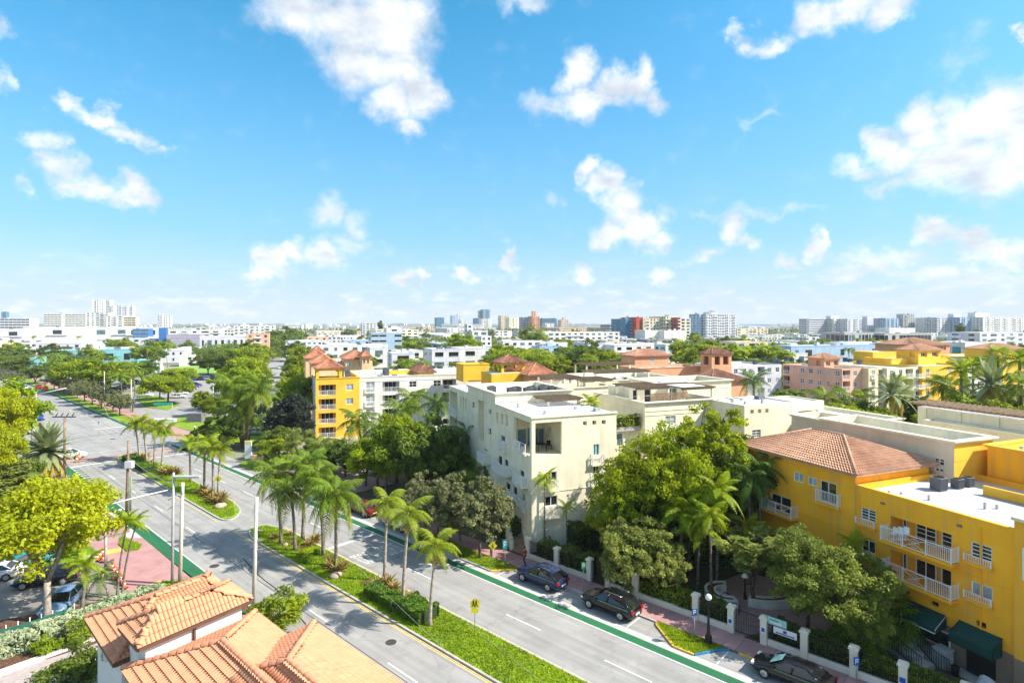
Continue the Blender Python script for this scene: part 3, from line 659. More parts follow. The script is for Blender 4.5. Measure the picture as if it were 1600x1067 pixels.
def roof_bits(bl, n, seed=0):
    """vents, a hatch, a pipe run: what a flat roof carries"""
    q = random.Random(seed); z = bl.h - bl.par + .004
    for k in range(n):
        b, a = q.uniform(bl.b0 + .8, bl.b1 - 1.6), q.uniform(bl.a0 + .8, bl.a1 - 1.6); mb = MB(bl.fr, bl.org)
        if k % 4 == 3: mb.box(b, b + 1.0, a, a + .8, z, z + .4); mb.build('roof_hatch', acm, bl.root)
        elif k % 4 == 1: mb.box(b, b + .12, a, min(bl.a1 - .5, a + 3), z + .12, z + .24); mb.box(b, b + .12, a + .3, a + .42, z, z + .12); mb.build('roof_pipe', steel, bl.root)
        else: mb.box(b, b + .22, a, a + .22, z, z + q.uniform(.3, .7)); mb.build('roof_vent', steel, bl.root)
class Bld:
    def __init__(s, name, label, b0, b1, a0, a1, h, wm, rm=None, par=.5, fr=None, cat='building', group=None, coping=None, z0=0, band=None):
        s.fr = fr or GR; s.b0, s.b1, s.a0, s.a1, s.h, s.par, s.z0 = b0, b1, a0, a1, h, par, z0
        s.wm, s.rm = wm, rm or R_white; s.org = s.fr(b0, a0, z0); s.root = empty(name, s.org, label, cat, group)
        s.holes = {k: [] for k in 'FLRK'}; s.coping = coping; s.band = band; s.base = None; s.fmat = {}
    def P(s, f, u, d, z):
        return {'F': (u, s.a0 - d), 'L': (s.b0 - d, u), 'R': (s.b1 + d, u), 'K': (u, s.a1 + d)}[f] + (z,)
    def W(s, f, u, d, z): p = s.fr(*s.P(f, u, d, z)); return (p[0]-s.org[0], p[1]-s.org[1], p[2]-s.org[2])
    def rot(s, f): return s.fr.rot + {'F': 0, 'R': math.pi/2, 'L': -math.pi/2, 'K': math.pi}[f]
    def hole(s, f, u0, u1, z0, z1, depth=.14, back=False): s.holes[f].append((min(u0, u1), max(u0, u1), z0, z1, depth, back))
    def window(s, f, u, z, w, h, nx=2, ny=1, glass=None, depth=.14, cut=True, name='window', thick=.07, off=0, label=None):
        w = round(w, 1); h = round(h, 1)
        if cut: s.hole(f, u - w/2, u + w/2, z, z + h, depth)
        fm, pm = win_mesh(w, h, nx, ny, glass or glassd, thick)
        o = link(name, fm, s.root, s.W(f, u, -depth + .03 + off, z), s.rot(f)); link('pane', pm, o)
        if label: o['label'] = label
        return o
    def balcony(s, f, u, z, w, d=.9, style='bars', slab=True, name='balcony', slabm=None):
        w = round(w, 1); d = round(d, 1); key = ('slab', w, d, (slabm or s.wm).name)
        if key not in RAILS:
            mb = MB(); mb.box(-w/2 - .06, w/2 + .06, -d - .08, 0, -.18, 0); RAILS[key] = mb.mesh('balcony_slab', slabm or s.wm)
        o = link(name, RAILS[key], s.root, s.W(f, u, .0, z), s.rot(f)); a, b = rail_mesh(w, d, style)
        link('railing', a, o); q = link('balusters', b, o); q['kind'] = 'stuff'; return o
    def loggia(s, f, u, z, w, h, depth=1.5, door=True, rail=True, style='bars', glass=None, dn=3):
        s.hole(f, u - w/2, u + w/2, z, z + h, depth, True)
        if door: s.window(f, u + w*.02, z + .02, w*.72, min(2.1, h - .15), dn, 1, glass or glassd, depth=depth, cut=False, name='balcony_door', off=.07)
        if rail:
            a, b = rail_mesh(w - .1, .1, style); o = link('railing', a, s.root, s.W(f, u, -.16, z), s.rot(f)); q = link('balusters', b, o); q['kind'] = 'stuff'
    def solid(s, name, f, u0, u1, d0, d1, z0, z1, m):
        mb = MB(s.fr, s.org); p, q = s.P(f, u0, d0, 0), s.P(f, u1, d1, 0)
        mb.box(min(p[0], q[0]), max(p[0], q[0]), min(p[1], q[1]), max(p[1], q[1]), z0, z1); return mb.build(name, m, s.root)
    def done(s):
        zr = s.h - s.par; mb = MB(s.fr, s.org); extra = {}
        for f in 'FLRK':
            u0, u1 = (s.b0, s.b1) if f in 'FK' else (s.a0, s.a1)
            flip = f in 'LK'; m = mb if f not in s.fmat else extra.setdefault(f, MB(s.fr, s.org))
            hs = [h for h in s.holes[f] if h[0] < u1 - .01 and h[1] > u0 + .01]
            us = sorted({u0, u1, *[max(u0, x) for h in hs for x in h[:1]], *[min(u1, h[1]) for h in hs]}); zs = sorted({s.z0, zr, *[h[2] for h in hs], *[min(zr, h[3]) for h in hs]})
            def fc(pts):
                pts = [s.P(f, *p) for p in pts]; m.face(pts[::-1] if flip else pts)
            for k in range(len(zs) - 1):
                run = None
                for i in range(len(us) - 1):
                    uc, zc = (us[i] + us[i+1])/2, (zs[k] + zs[k+1])/2
                    inside = any(h[0] < uc < h[1] and h[2] < zc < h[3] for h in hs)
                    if inside:
                        if run is not None: fc([(run, 0, zs[k]), (us[i], 0, zs[k]), (us[i], 0, zs[k+1]), (run, 0, zs[k+1])]); run = None
                    elif run is None: run = us[i]
                if run is not None: fc([(run, 0, zs[k]), (us[-1], 0, zs[k]), (us[-1], 0, zs[k+1]), (run, 0, zs[k+1])])
            for (a, b, z, y, d, back) in hs:
                fc([(a, 0, z), (b, 0, z), (b, -d, z), (a, -d, z)]); fc([(a, -d, y), (b, -d, y), (b, 0, y), (a, 0, y)])
                fc([(a, 0, z), (a, -d, z), (a, -d, y), (a, 0, y)]); fc([(b, -d, z), (b, 0, z), (b, 0, y), (b, -d, y)])
                if back: fc([(a, -d, z), (b, -d, z), (b, -d, y), (a, -d, y)])
        mb.build('wall', s.wm, s.root)
        for f, m in extra.items(): m.build('wall', s.fmat[f], s.root)
        mb = MB(s.fr, s.org); e = .0; t = .25 if s.par else 0
        mb.face([(s.b0 + t, s.a0 + t, zr), (s.b1 - t, s.a0 + t, zr), (s.b1 - t, s.a1 - t, zr), (s.b0 + t, s.a1 - t, zr)]); mb.build('roof', s.rm, s.root)
        if s.par:
            mb = MB(s.fr, s.org)
            mb.box(s.b0, s.b1, s.a0, s.a0 + t, zr, s.h); mb.box(s.b0, s.b1, s.a1 - t, s.a1, zr, s.h)
            mb.box(s.b0, s.b0 + t, s.a0 + t, s.a1 - t, zr, s.h); mb.box(s.b1 - t, s.b1, s.a0 + t, s.a1 - t, zr, s.h); mb.build('parapet', s.wm, s.root)
            for f, m in s.fmat.items():
                u = (s.b0, s.b1) if f in 'FK' else (s.a0, s.a1); s.solid('parapet_face', f, u[0] + .01, u[1] - .01, .004, .02, zr, s.h - .15, m)
            if s.coping:
                mb = MB(s.fr, s.org); g = s.coping; k = t + .03
                for (lo, hi, gg) in ((0, .10, g), (-.14, 0, g * .5)):
                    z0, z1 = s.h + lo, s.h + hi; kk = k if lo == 0 else -.0
                    if lo == 0:
                        mb.box(s.b0 - gg, s.b1 + gg, s.a0 - gg, s.a0 + k, z0 + .002, z1); mb.box(s.b0 - gg, s.b1 + gg, s.a1 - k, s.a1 + gg, z0 + .002, z1)
                        mb.box(s.b0 - gg, s.b0 + k, s.a0 + k, s.a1 - k, z0 + .002, z1); mb.box(s.b1 - k, s.b1 + gg, s.a0 + k, s.a1 - k, z0 + .002, z1)
                    else:
                        mb.box(s.b0 - gg, s.b1 + gg, s.a0 - gg, s.a0 - .002, z0, s.h - .001); mb.box(s.b0 - gg, s.b0 - .002, s.a0, s.a1 + gg, z0, s.h - .001)
                        mb.box(s.b1 + .002, s.b1 + gg, s.a0, s.a1 + gg, z0, s.h - .001)
                mb.build('cornice', creamcap if s.wm in (W_cream, W_cream2, W_white) else s.wm, s.root)
        if s.band:
            for zb in s.band:
                mb = MB(s.fr, s.org); g = .05
                if 'F' not in s.fmat: mb.box(s.b0 - g, s.b1 + g, s.a0 - g, s.a0 - .002, zb, zb + .07)
                if 'L' not in s.fmat: mb.box(s.b0 - g, s.b0 - .002, s.a0, s.a1, zb, zb + .07)
                mb.box(s.b1 + .002, s.b1 + g, s.a0, s.a1, zb, zb + .07)
                mb.build('moulding', s.wm, s.root)
        return s.root
def wrect(bl, f, p0, p1, pl, **k):
    """window whose top-left and bottom-right corners lie under two points of the photograph on the wall plane"""
    fn = onb if f in 'LR' else ona
    (u0, z1), (u1, z0) = fn(*p0, pl), fn(*p1, pl)
    return bl.window(f, (u0 + u1)/2, min(z0, z1), abs(u1 - u0), abs(z1 - z0), **k)
def grid(bl, f, u0, u1, z0, nf, fh, n, pat, ww=1.3, wh=1.25, glass=None, sill=.9, top=None, nx=2, ny=2):
    """rows of openings; pat: one letter a bay, w window, t tall window with small railing, b balcony set in the wall, o balcony outside, s small window, . blank"""
    st = (u1 - u0) / n; rr = random.Random(int(u0 * 10 + z0))
    for k in range(nf):
        z = z0 + k * fh
        for i in range(n):
            c = pat[i % len(pat)]; u = u0 + st * (i + .5); g = glass or rr.choice([glassd, glassb, curtain, glassb])
            if c == 'w': bl.window(f, u, z + sill, ww, wh, nx, ny, g, .1)
            elif c == 's': bl.window(f, u, z + sill, .7, wh, 1, 2, g, .1)
            elif c == 't': bl.window(f, u, z + .25, ww, 2.0, nx, ny, g, .1); bl.balcony(f, u, z + .2, ww + .2, .2)
            elif c == 'b': bl.loggia(f, u, z + .1, min(st * .85, 3.2), fh - .45, 1.3, dn=2, glass=g)
            elif c == 'o': bl.window(f, u, z + .1, ww + .5, 2.0, 2, 1, g, .1); bl.balcony(f, u, z + .08, ww + 1.1, 1.0)
AC = {}
def ac_unit(loc, label, fr=GR, s=1.0, group=None, rz=0, n=1, axis=(1, 0), step=1.3):
    if 'b' not in AC:
        mb = MB(); mb.box(-.42, .42, -.42, .42, .08, .95); mb.box(-.46, .46, -.46, .46, .95, 1.0); mb.box(-.38, .38, -.38, .38, 0, .08)
        for k in range(8): x = -.35 + k*.1; mb.box(x - .012, x + .012, -.45, -.42, .12, .9); mb.box(-.45, -.42, x - .012, x + .012, .12, .9)
        AC['b'] = mb.mesh('ac_body', acm)
        mb = MB(); mb.lathe((0, 0, 1.0), [(.36, 0), (.36, .05), (.30, .05), (.28, .02)], 14, False); AC['f'] = mb.mesh('fan_grille', iron)
    for k in range(n):
        p = fr(loc[0] + axis[0]*step*k, loc[1] + axis[1]*step*k, loc[2])
        r = empty('ac_unit', p, label, 'air conditioner', group, fr.rot + rz); r.scale = (s, s, s)
        link('casing', AC['b'], r); link('fan_grille', AC['f'], r)
def pergola(b0, b1, a0, a1, z0, z1, label, posts=True, step=.35, along='a', fr=GR, m=None):
    org = fr(b0, a0, z0); r = empty('pergola', org, label, 'pergola')
    if posts:
        for (x, y) in ((b0+.3, a0+.3), (b1-.3, a0+.3), (b0+.3, a1-.3), (b1-.3, a1-.3)):
            mb = MB(fr, org); mb.box(x-.13, x+.13, y-.13, y+.13, z0, z1 - .3); mb.build('post', W_cream2, r)
    mb = MB(fr, org)
    if along == 'a':
        for y in (a0 + .35, a1 - .35): mb.box(b0, b1, y-.07, y+.07, z1 - .3, z1 - .1)
    else:
        for x in (b0 + .35, b1 - .35): mb.box(x-.07, x+.07, a0, a1, z1 - .3, z1 - .1)
    mb.build('beam', m or pergm, r)
    n = int(((b1 - b0) if along == 'a' else (a1 - a0)) / step); sh = MB(); L = (a1 - a0) if along == 'a' else (b1 - b0)
    sh.box(-.035, .035, -L/2 - .3, L/2 + .3, 0, .16); me = sh.mesh('slat', m or pergm)
    for k in range(n + 1):
        q = (b0 + k*step, (a0+a1)/2) if along == 'a' else ((b0+b1)/2, a0 + k*step); p = fr(*q, z1 - .1)
        link('slat', me, r, (p[0]-org[0], p[1]-org[1], p[2]-org[2]), fr.rot + (0 if along == 'a' else math.pi/2))
    return r
def hip_roof(parent, org, fr, b0, b1, a0, a1, z, zr, m, over=.4, ridge=None, capm=None, rows=True, name='roof'):
    """hipped roof with real course steps on every slope and ridge caps"""
    b0 -= over; b1 += over; a0 -= over; a1 += over; wb, wa = b1 - b0, a1 - a0
    if wa >= wb: rg = ((b0+b1)/2, a0 + wb/2 * (.98)), ((b0+b1)/2, a1 - wb/2 * .98)
    else: rg = (b0 + wa/2*.98, (a0+a1)/2), (b1 - wa/2*.98, (a0+a1)/2)
    if ridge: rg = ridge
    (x0, y0), (x1, y1) = rg
    c = [(b0, a0, z), (b1, a0, z), (b1, a1, z), (b0, a1, z)]; p, q = (x0, y0, zr), (x1, y1, zr)
    slopes = ([[c[0], c[1], p, p], [c[1], c[2], q, p], [c[2], c[3], q, q], [c[3], c[0], p, q]] if wa >= wb else [[c[0], c[1], q, p], [c[1], c[2], q, q], [c[2], c[3], p, q], [c[3], c[0], p, p]])
    mb = MB(fr, org)
    for s4 in slopes: tile_slope(mb, *[Vector(v) for v in s4])
    mb.box(b0 + .02, b1 - .02, a0 + .02, a1 - .02, z - .16, z - .01)
    r = mb.build(name, m, parent)
    mb = MB(fr, org)
    for s_, e_ in ((c[0], p), (c[1], p if wa >= wb else q), (c[2], q), (c[3], q if wa >= wb else p), (p, q)):
        if (Vector(s_) - Vector(e_)).length > .2: mb.tube([(s_[0], s_[1], s_[2] + .05), (e_[0], e_[1], e_[2] + .05)], .10, 6)
    mb.build('ridge_cap', capm or m, r); return r
def tile_slope(mb, e0, e1, r1, r0, pitch=.34, wave=.26):
    """a slope between eave e0-e1 and ridge r0-r1, as stepped courses of barrel ribs"""
    hgt = ((r0 + r1)/2 - (e0 + e1)/2).length; n = max(2, int(hgt / pitch)); nrm = (e1 - e0).cross(((r0+r1)/2) - e0)
    if nrm.length < 1e-6: return
    nrm.normalize();
    if nrm.z < 0: nrm = -nrm
    U = (e1 - e0).normalized(); big = (e1 - e0).length
    for k in range(n):
        t0, t1 = k / n, (k + 1) / n
        a0, a1 = e0.lerp(r0, t0), e1.lerp(r1, t0); b0, b1 = e0.lerp(r0, t1), e1.lerp(r1, t1)
        L = (a1 - a0).length
        if L < .05: continue
        m = max(1, int(L / wave)); 
        for j in range(m):
            s0, s1 = j / m, (j + 1) / m; sm = (s0 + s1)/2
            A, B, Mm = a0.lerp(a1, s0), a0.lerp(a1, s1), a0.lerp(a1, sm); C_, D_, Nn = b0.lerp(b1, s0), b0.lerp(b1, s1), b0.lerp(b1, sm)
            lift = nrm * .055; rib = nrm * .075
            i = [mb.pt(*v) for v in (A + lift, Mm + lift + rib, B + lift, D_, Nn + rib, C_)]
            mb.f += [[i[0], i[1], i[4], i[5]], [i[1], i[2], i[3], i[4]]]; mb.m += [mb.mi]*2; mb.smooth += [False]*2
            f = [mb.pt(*v) for v in (A - nrm*.0, Mm, B)]
            mb.f += [[f[0], f[1], i[1], i[0]], [f[1], f[2], i[2], i[1]]]; mb.m += [mb.mi]*2; mb.smooth += [False]*2
# ---------------------------------------------------------------- ground, sea, roads
def sheet(name, fr, x0, x1, y0, y1, z, m, kind='structure', label=None, parent=None):
    mb = MB(fr, fr(x0, y0, 0)); mb.face([(x0, y0, z), (x1, y0, z), (x1, y1, z), (x0, y1, z)]); o = mb.build(name, m)
    o['kind'] = kind; return o
def poly(name, pts, z, m, kind='structure', thick=0.0, parent=None):
    """pts in world xy, counter-clockwise or not"""
    ar = sum(pts[i][0]*pts[(i+1) % len(pts)][1] - pts[(i+1) % len(pts)][0]*pts[i][1] for i in range(len(pts)))
    if ar < 0: pts = pts[::-1]
    org = (pts[0][0], pts[0][1], 0); mb = MB(None, org)
    if thick: mb.prism(pts, z - thick, z)
    else: mb.face([(x, y, z) for x, y in pts])
    o = mb.build(name, m, parent)
    if parent is None and kind: o['kind'] = kind
    return o
sheet('ground', GR, -16000, 1480, -120, 7000, 0, groundm)
watm = mat('sea_water', (.03, .13, .2), rough=.25, var=.15, vs=.004, spec=.5)
sheet('sea', GR, -30000, 40000, -6000, 45000, -1.2, watm)
beach = sheet('beach', GR, 1400, 1482, -120, 7000, .02, mat('sand', (.6, .52, .4), var=.05))
# the avenue: two carriageways, medians, green cycle lanes
Z1, Z2, Z3 = .004, .009, .014
sheet('avenue', RD, 17.9, 39.1, -5, 420, Z1, asphalt)
lane = sheet('cycle_lane', RD, 35.52, 36.3, -5, 118, Z2, greenlane); sheet('cycle_lane', RD, 35.52, 36.4, 140, 330, Z2, greenlane)
sheet('cycle_lane', RD, 18.25, 19.5, 20, 112, Z2, greenlane)
gutter = mat('gutter_concrete', (.46, .45, .43), rough=.9, var=.08, vs=2); seam = mat('tar_seam', (.03, .03, .03), rough=.8)
sheet('gutter', RD, 36.32, 36.95, -5, 118, Z2, gutter)
sheet('gutter', RD, 17.2, 18.22, 20, 112, Z1 + .002, gutter)
sheet('parking_lane', RD, 36.96, 39.02, -5, 66, Z2, asphalt)
def stripe(fr, x0, x1, y0, y1, m=whitepaint, z=None, name='road_marking'):
    sheet(name, fr, x0, x1, y0, y1, z or Z3, m)
stripe(RD, 35.38, 35.5, -5, 118); stripe(RD, 35.38, 35.5, 140, 330); stripe(RD, 19.52, 19.62, 20, 112)
for k in range(9): stripe(RD, 32.33, 32.45, 26.5 - k*9 + 0, 30 - k*9) if k < 3 else None
for s in (39.0, ): stripe(RD, 32.33, 32.45, s, s + 3.5)
for s in (57, 66, 75, 84, 93, 146, 158, 170, 182, 194, 206): stripe(RD, 32.33, 32.45, s, s + 3.2)
for s in (12, 20, 28.4, 38.9, 66, 77, 88, 98, 150, 162, 174, 186, 198): stripe(RD, 22.4, 22.52, s, s + 3.1)
stripe(RD, 25.38, 25.48, -5, 64, yellowpaint); stripe(RD, 25.56, 25.64, -5, 64, yellowpaint)
stripe(RD, 25.38, 25.48, 68, 114, yellowpaint); stripe(RD, 29.72, 29.82, -5, 61, yellowpaint); stripe(RD, 29.72, 29.82, 74, 112, yellowpaint)
stripe(RD, 22.02, 22.07, -5, 112, seam, Z2); stripe(RD, 18.3, 35.2, 139, 139.14, seam, Z2)
# stop bars and SCHOOL lettering on the far carriageway
stripe(RD, 29.9, 35.3, 51.6, 52.1); stripe(RD, 32.6, 35.3, 41.2, 41.7); stripe(RD, 19.7, 25.2, 111.0, 111.5); stripe(RD, 29.9, 35.3, 147, 147.5)
def road_text(txt, t, s, w, l, fr=RD):
    cu = bpy.data.curves.new('txt', 'FONT'); cu.body = txt; cu.align_x = 'CENTER'; cu.size = 1
    o = bpy.data.objects.new('tmp', cu); COL.objects.link(o); bpy.context.view_layer.update()
    me = bpy.data.meshes.new_from_object(o.evaluated_get(bpy.context.evaluated_depsgraph_get())); bpy.data.objects.remove(o)
    xs = [v.co.x for v in me.vertices]; ys = [v.co.y for v in me.vertices]; W_, H_ = max(xs) - min(xs), max(ys) - min(ys)
    for v in me.vertices: v.co.x *= w / W_; v.co.y *= l / H_
    me.materials.clear(); me.materials.append(whitepaint)
    o = link('road_lettering', me, None, fr(t, s, Z3), fr.rot); o['kind'] = 'structure'; return o
# traffic on the far carriageway drives towards the viewer's right
for t in (31.15, 33.9):
    o = road_text('SCHOOL', t, 48.6, 2.0, 2.9); o.rotation_euler.z = RD.rot + math.pi
# parking bay lines
for s in (35.2, 28.9, 22.0, 15.2, 5.2): stripe(RD, 37.0, 39.0, s, s + .1)
# kerbs: real steps
def kerb(pts, label=None, m=None, w=.16, h=.13, fr=RD, name='kerb'):
    org = fr(*pts[0], 0); mb = MB(fr, org)
    for (x0, y0), (x1, y1) in zip(pts, pts[1:]):
        L = math.hypot(x1-x0, y1-y0); nx, ny = -(y1-y0)/L*w/2, (x1-x0)/L*w/2
        mb.prism([(x0-nx, y0-ny), (x1-nx, y1-ny), (x1+nx, y1+ny), (x0+nx, y0+ny)], 0, h)
    o = mb.build(name, m or concrete); o['kind'] = 'structure'; return o
def island(outer, label_grass):
    """raised planted median: kerb ring and grass inside"""
    outer = chaikin(outer); kerb(outer + [outer[0]])
    pts = [RD(*p)[:2] for p in outer]; poly('grass_verge', pts, .11, grassm, 'structure')
    return pts
i1 = [(25.8, -5), (25.8, 58), (25.95, 61), (26.7, 62.9), (27.8, 63.7), (28.9, 62.6), (29.5, 59.5), (29.6, -5)]
i2 = [(25.9, 68.6), (25.9, 111.5), (26.5, 114), (27.4, 114.6), (28.6, 112), (30.6, 100), (29.7, 89), (29.5, 74), (28.9, 70.2), (27.4, 68.0), (26.4, 67.8)]
island(i1, ''); island(i2, '')
def tufts(fr_pts, n, seed, leafm, size=.1, fr=RD, name='grass', z=.11, hh=.1):
    rng = np.random.default_rng(seed); xs = [p[0] for p in fr_pts]; ys = [p[1] for p in fr_pts]; P = []
    def inside(x, y):
        c = False; j = len(fr_pts) - 1
        for i in range(len(fr_pts)):
            (xi, yi), (xj, yj) = fr_pts[i], fr_pts[j]
            if (yi > y) != (yj > y) and x < (xj-xi)*(y-yi)/(yj-yi)+xi: c = not c
            j = i
        return c
    while len(P) < n:
        x, y = rng.uniform(min(xs), max(xs)), rng.uniform(min(ys), max(ys))
        if inside(x, y): P.append(fr(x, y, z))
    P = np.array(P); a = rng.random(n) * 6.28; d = np.stack([np.cos(a), np.sin(a), np.zeros(n)], 1); w = d * size * .25
    lean = rng.normal(size=(n, 3)) * .04; lean[:, 2] = hh * (.5 + rng.random(n)); org = P[0].copy()
    P = P - org; v = np.stack([P - w, P + w, P + w*.4 + lean, P - w*.4 + lean], axis=1).reshape(-1, 3)
    tn = np.clip(.35 + .4*np.sin(P[:, 0]*.8 + seed)*np.cos(P[:, 1]*.6) + rng.random(n)*.5, 0, 1); o = link(name, np_mesh('grass', v, quads_for(n), leafm, tn), None, tuple(org)); o['kind'] = 'stuff'; return o
LFg = leafmat('grass_leaf', (.29, .41, .007), (.18, .26, .010), .02, .4)
tufts([(25.95, 14), (25.95, 58), (26.8, 62.7), (28.4, 62.7), (29.4, 59.5), (29.45, 14)], 26000, 5, LFg, .16)
tufts([(26.1, 69), (26.1, 111), (27.4, 113), (29.4, 100), (29.4, 74), (27.6, 69)], 12000, 6, LFg, .2)
# pavement by the fence: slabs one by one, joints between them
sw = sheet('pavement', RD, 39.18, 41.32, -6, 66, .09, mat('joint_dark', (.16, .10, .09)))
slab = {}
def slabs(parent, fr, t0, t1, s0, s1, st, ss, z, m, gap=.025, name='paving_slab'):
    nt, ns = round((t1-t0)/st), round((s1-s0)/ss); dt, ds = (t1-t0)/nt, (s1-s0)/ns; key = (round(dt, 2), round(ds, 2), m.name)
    if key not in slab:
        mb = MB(); mb.box(-dt/2+gap/2, dt/2-gap/2, -ds/2+gap/2, ds/2-gap/2, -.08, .0, False); slab[key] = mb.mesh('slab', m)
    for i in range(nt):
        for j in range(ns):
            p = fr(t0 + dt*(i+.5), s0 + ds*(j+.5), z + .12 + random.uniform(-.003, .003)); q = parent.location
            link(name, slab[key], parent, (p[0]-q[0], p[1]-q[1], p[2]-q[2]), fr.rot)
slabs(sw, RD, 39.2, 41.3, 0, 66, 2.1, 2.1, 0, pinkwalk)
kerb([(39.1, -6), (39.1, 4.4)]); kerb([(39.1, 8.5), (39.1, 14.6)], m=kerbyellow); kerb([(39.1, 20.8), (39.1, 34)])
# planted bump-outs between the parking bays
def bump(pts, ms, seed, n=2600):
    for p, q, m in zip(pts, pts[1:], ms): kerb([p, q], m=m, w=.2)
    poly('grass_verge', [RD(*p)[:2] for p in pts], .11, grassm); tufts(pts, n, seed, LFg, .13)
bump([(39.1, 20.7), (38.7, 20.5), (36.95, 18.3), (36.95, 16.8), (38.9, 15.6), (39.1, 15.2)], [kerbyellow, kerbyellow, kerbyellow, kerbblue, kerbblue], 7)
bump([(39.1, 34.2), (38.5, 34.8), (37.05, 36.2), (37.05, 48), (39.1, 48.6)], [kerbyellow, kerbyellow, concrete, concrete], 8, 5000)
kerb([(39.1, 48.6), (39.1, 66)])
# far side verge and pavement beyond the crossing
sheet('grass_verge', RD, 36.6, 39.6, 128, 330, .1, grassm); kerb([(36.5, 128), (36.5, 330)])
sheet('pavement', RD, 39.7, 42.4, 126, 330, .11, pinkwalk)
sheet('cross_street_pavement', RD, 39.3, 48, 66, 84, .1, brickpave)
# crossing street: goes off between the trees (grid direction), brick crosswalks at the junction
cross = sheet('cross_street', GR, -9, 1.2, 128, 900, Z1, asphalt)
poly('junction', [RD(17.9, 114)[:2], RD(39.1, 108)[:2], RD(46, 112)[:2], RD(46, 134)[:2], RD(36.5, 140)[:2], RD(17.9, 142)[:2]], Z1 + .002, asphalt)
poly('brick_crosswalk', [RD(12, 116.5)[:2], RD(39.6, 109.6)[:2], RD(39.6, 112.6)[:2], RD(12, 120.2)[:2]], Z2, brickpave)
poly('brick_crosswalk', [RD(38, 113)[:2], RD(40, 113)[:2], RD(41, 132)[:2], RD(38.6, 132)[:2]], Z2, brickpave)
for k in range(6):
    s0 = 106 - k * 1.6 + 3; stripe(RD, 18.3, 20.4, s0, s0 + .5, greenlane, Z3)
stripe(RD, 20.4, 39.4, 120.8, 120.95); stripe(RD, 29.9, 36, 108.5, 108.9)
for a in range(140, 420, 26): stripe(GR, -9, 1.2, a, a + 2.2, concrete, Z2)   # light crossings on the side street
# the near side: pink apron, verge, parking court, hedge beds, lane
poly('pink_apron', [G(*p)[:2] for p in ((140, 848), (178, 839), (222, 840), (304, 904), (262, 925), (208, 930), (190, 914), (158, 872))], Z2, pinkwalk)
ap = sheet('pavement', RD, 13.5, 17.9, 20, 55.6, .05, mat('joint_dark', (.16, .10, .09)))
slabs(ap, RD, 14.0, 17.85, 34, 55.4, 3.85, 1.9, -.02, pinkwalk)
sheet('pavement', RD, 13.6, 17.9, 72, 112, .06, pinkwalk)
court = poly('parking_court', [G(*p)[:2] for p in ((-420, 905), (-60, 800), (60, 838), (120, 850), (152, 860), (152, 872), (190, 895), (188, 930), (100, 962), (0, 990), (-420, 1060))], Z1, mat('worn_asphalt', (.24, .21, .18), rough=.95, var=.2, vs=.25, col2=(.17, .15, .14)))
for s0, s1, m in ((55.4, 57.6, kerbyellow), (67.2, 69.3, kerbyellow)):
    gpoly_later = 1
def gpoly(name, px, z, m, thick=0, n=0, seed=0):
    pts = [G(*p, z)[:2] for p in px]; o = poly(name, pts, z, m, thick=thick)
    if n: tufts(pts, n, seed, LFg, .14, WD, z=z)
    return o
gpoly('yellow_kerb_ramp', [(165, 859), (193, 855), (197, 859), (168, 866)], Z3, kerbyellow); gpoly('yellow_kerb_ramp', [(207, 929), (213, 922), (250, 906), (257, 912)], Z3, kerbyellow)
gpoly('grass_verge', [(188, 838), (222, 850), (216, 858), (198, 860), (186, 850)], .1, grassm, .1, 900, 11)
gpoly('grass_verge', [(252, 908), (302, 904), (300, 914), (262, 924), (250, 916)], .1, grassm, .1, 700, 12)
gpoly('grass_verge', [(40, 868), (70, 842), (120, 836), (152, 862), (146, 870), (100, 882), (56, 886)], .08, grassm, .08, 3500, 13)
gpoly('grass_verge', [(120, 962), (150, 942), (250, 926), (262, 930), (180, 965), (126, 975)], .08, grassm, .08, 1800, 14)
gpoly('grass_verge', [(-60, 812), (60, 790), (120, 800), (40, 838), (-60, 850)], .08, grassm, .08, 1800, 15)
gpoly('pavement', [(-60, 806), (100, 768), (130, 790), (60, 800), (-60, 822)], .06, concrete, .06)
# driveway, kerb stones and the mulch bed at the lower left
gpoly('paved_lane', [(-80, 1120), (0, 1056), (140, 1004), (200, 990), (260, 1060), (150, 1240), (-80, 1300)], Z2, mat('lane_pavers', (.40, .34, .33), rough=.9, var=.1, vs=4, bump=.2, bs=10))
gpoly('planting_bed', [(-60, 1040), (-60, 980), (120, 946), (200, 930), (240, 935), (150, 1004), (0, 1052)], .06, soil)
kb = tag(empty('kerb_stones', G(0, 1052), None, None), kind='structure')
del kb['kind']; kb['kind'] = 'structure'
P0, P1 = Vector(G(-60, 1078)[:2]), Vector(G(165, 996)[:2]); nst = 9
for k in range(nst):
    a, b = P0.lerp(P1, k/nst), P0.lerp(P1, (k+1)/nst); d = (b-a).normalized(); nn = Vector((-d.y, d.x)) * .42; g = d * .012
    mb = MB(None, tuple(kb.location)); mb.prism([tuple(a+g-nn*.0), tuple(b-g), tuple(b-g+nn*1.6), tuple(a+g+nn*1.6)], 0, .14); mb.build('kerb_stone', mat('white_stone', (.62, .60, .56), rough=.85, var=.08, vs=2, obj_var=.05), kb)
# side car park beyond the crossing, and the lawn
gpoly('car_park', [(215, 680), (205, 612), (270, 598), (330, 588), (420, 588), (330, 700), (260, 690)], Z1, asphalt)
gpoly('grass_verge', [(212, 622), (240, 616), (282, 632), (262, 640), (228, 636)], .1, grassm, .1)
gpoly('playing_field', [(270, 584), (275, 572), (345, 570), (360, 582)], .03, mat('lawn_bright', (.20, .36, .06), var=.1, vs=.1))
gpoly('grass_verge', [(230, 655), (330, 650), (420, 660), (400, 700), (280, 668), (225, 668)], .07, grassm, .07)
gpoly('grass_verge', [(372, 726), (402, 704), (470, 715), (470, 730), (400, 736)], .1, grassm, .1, 1200, 17)
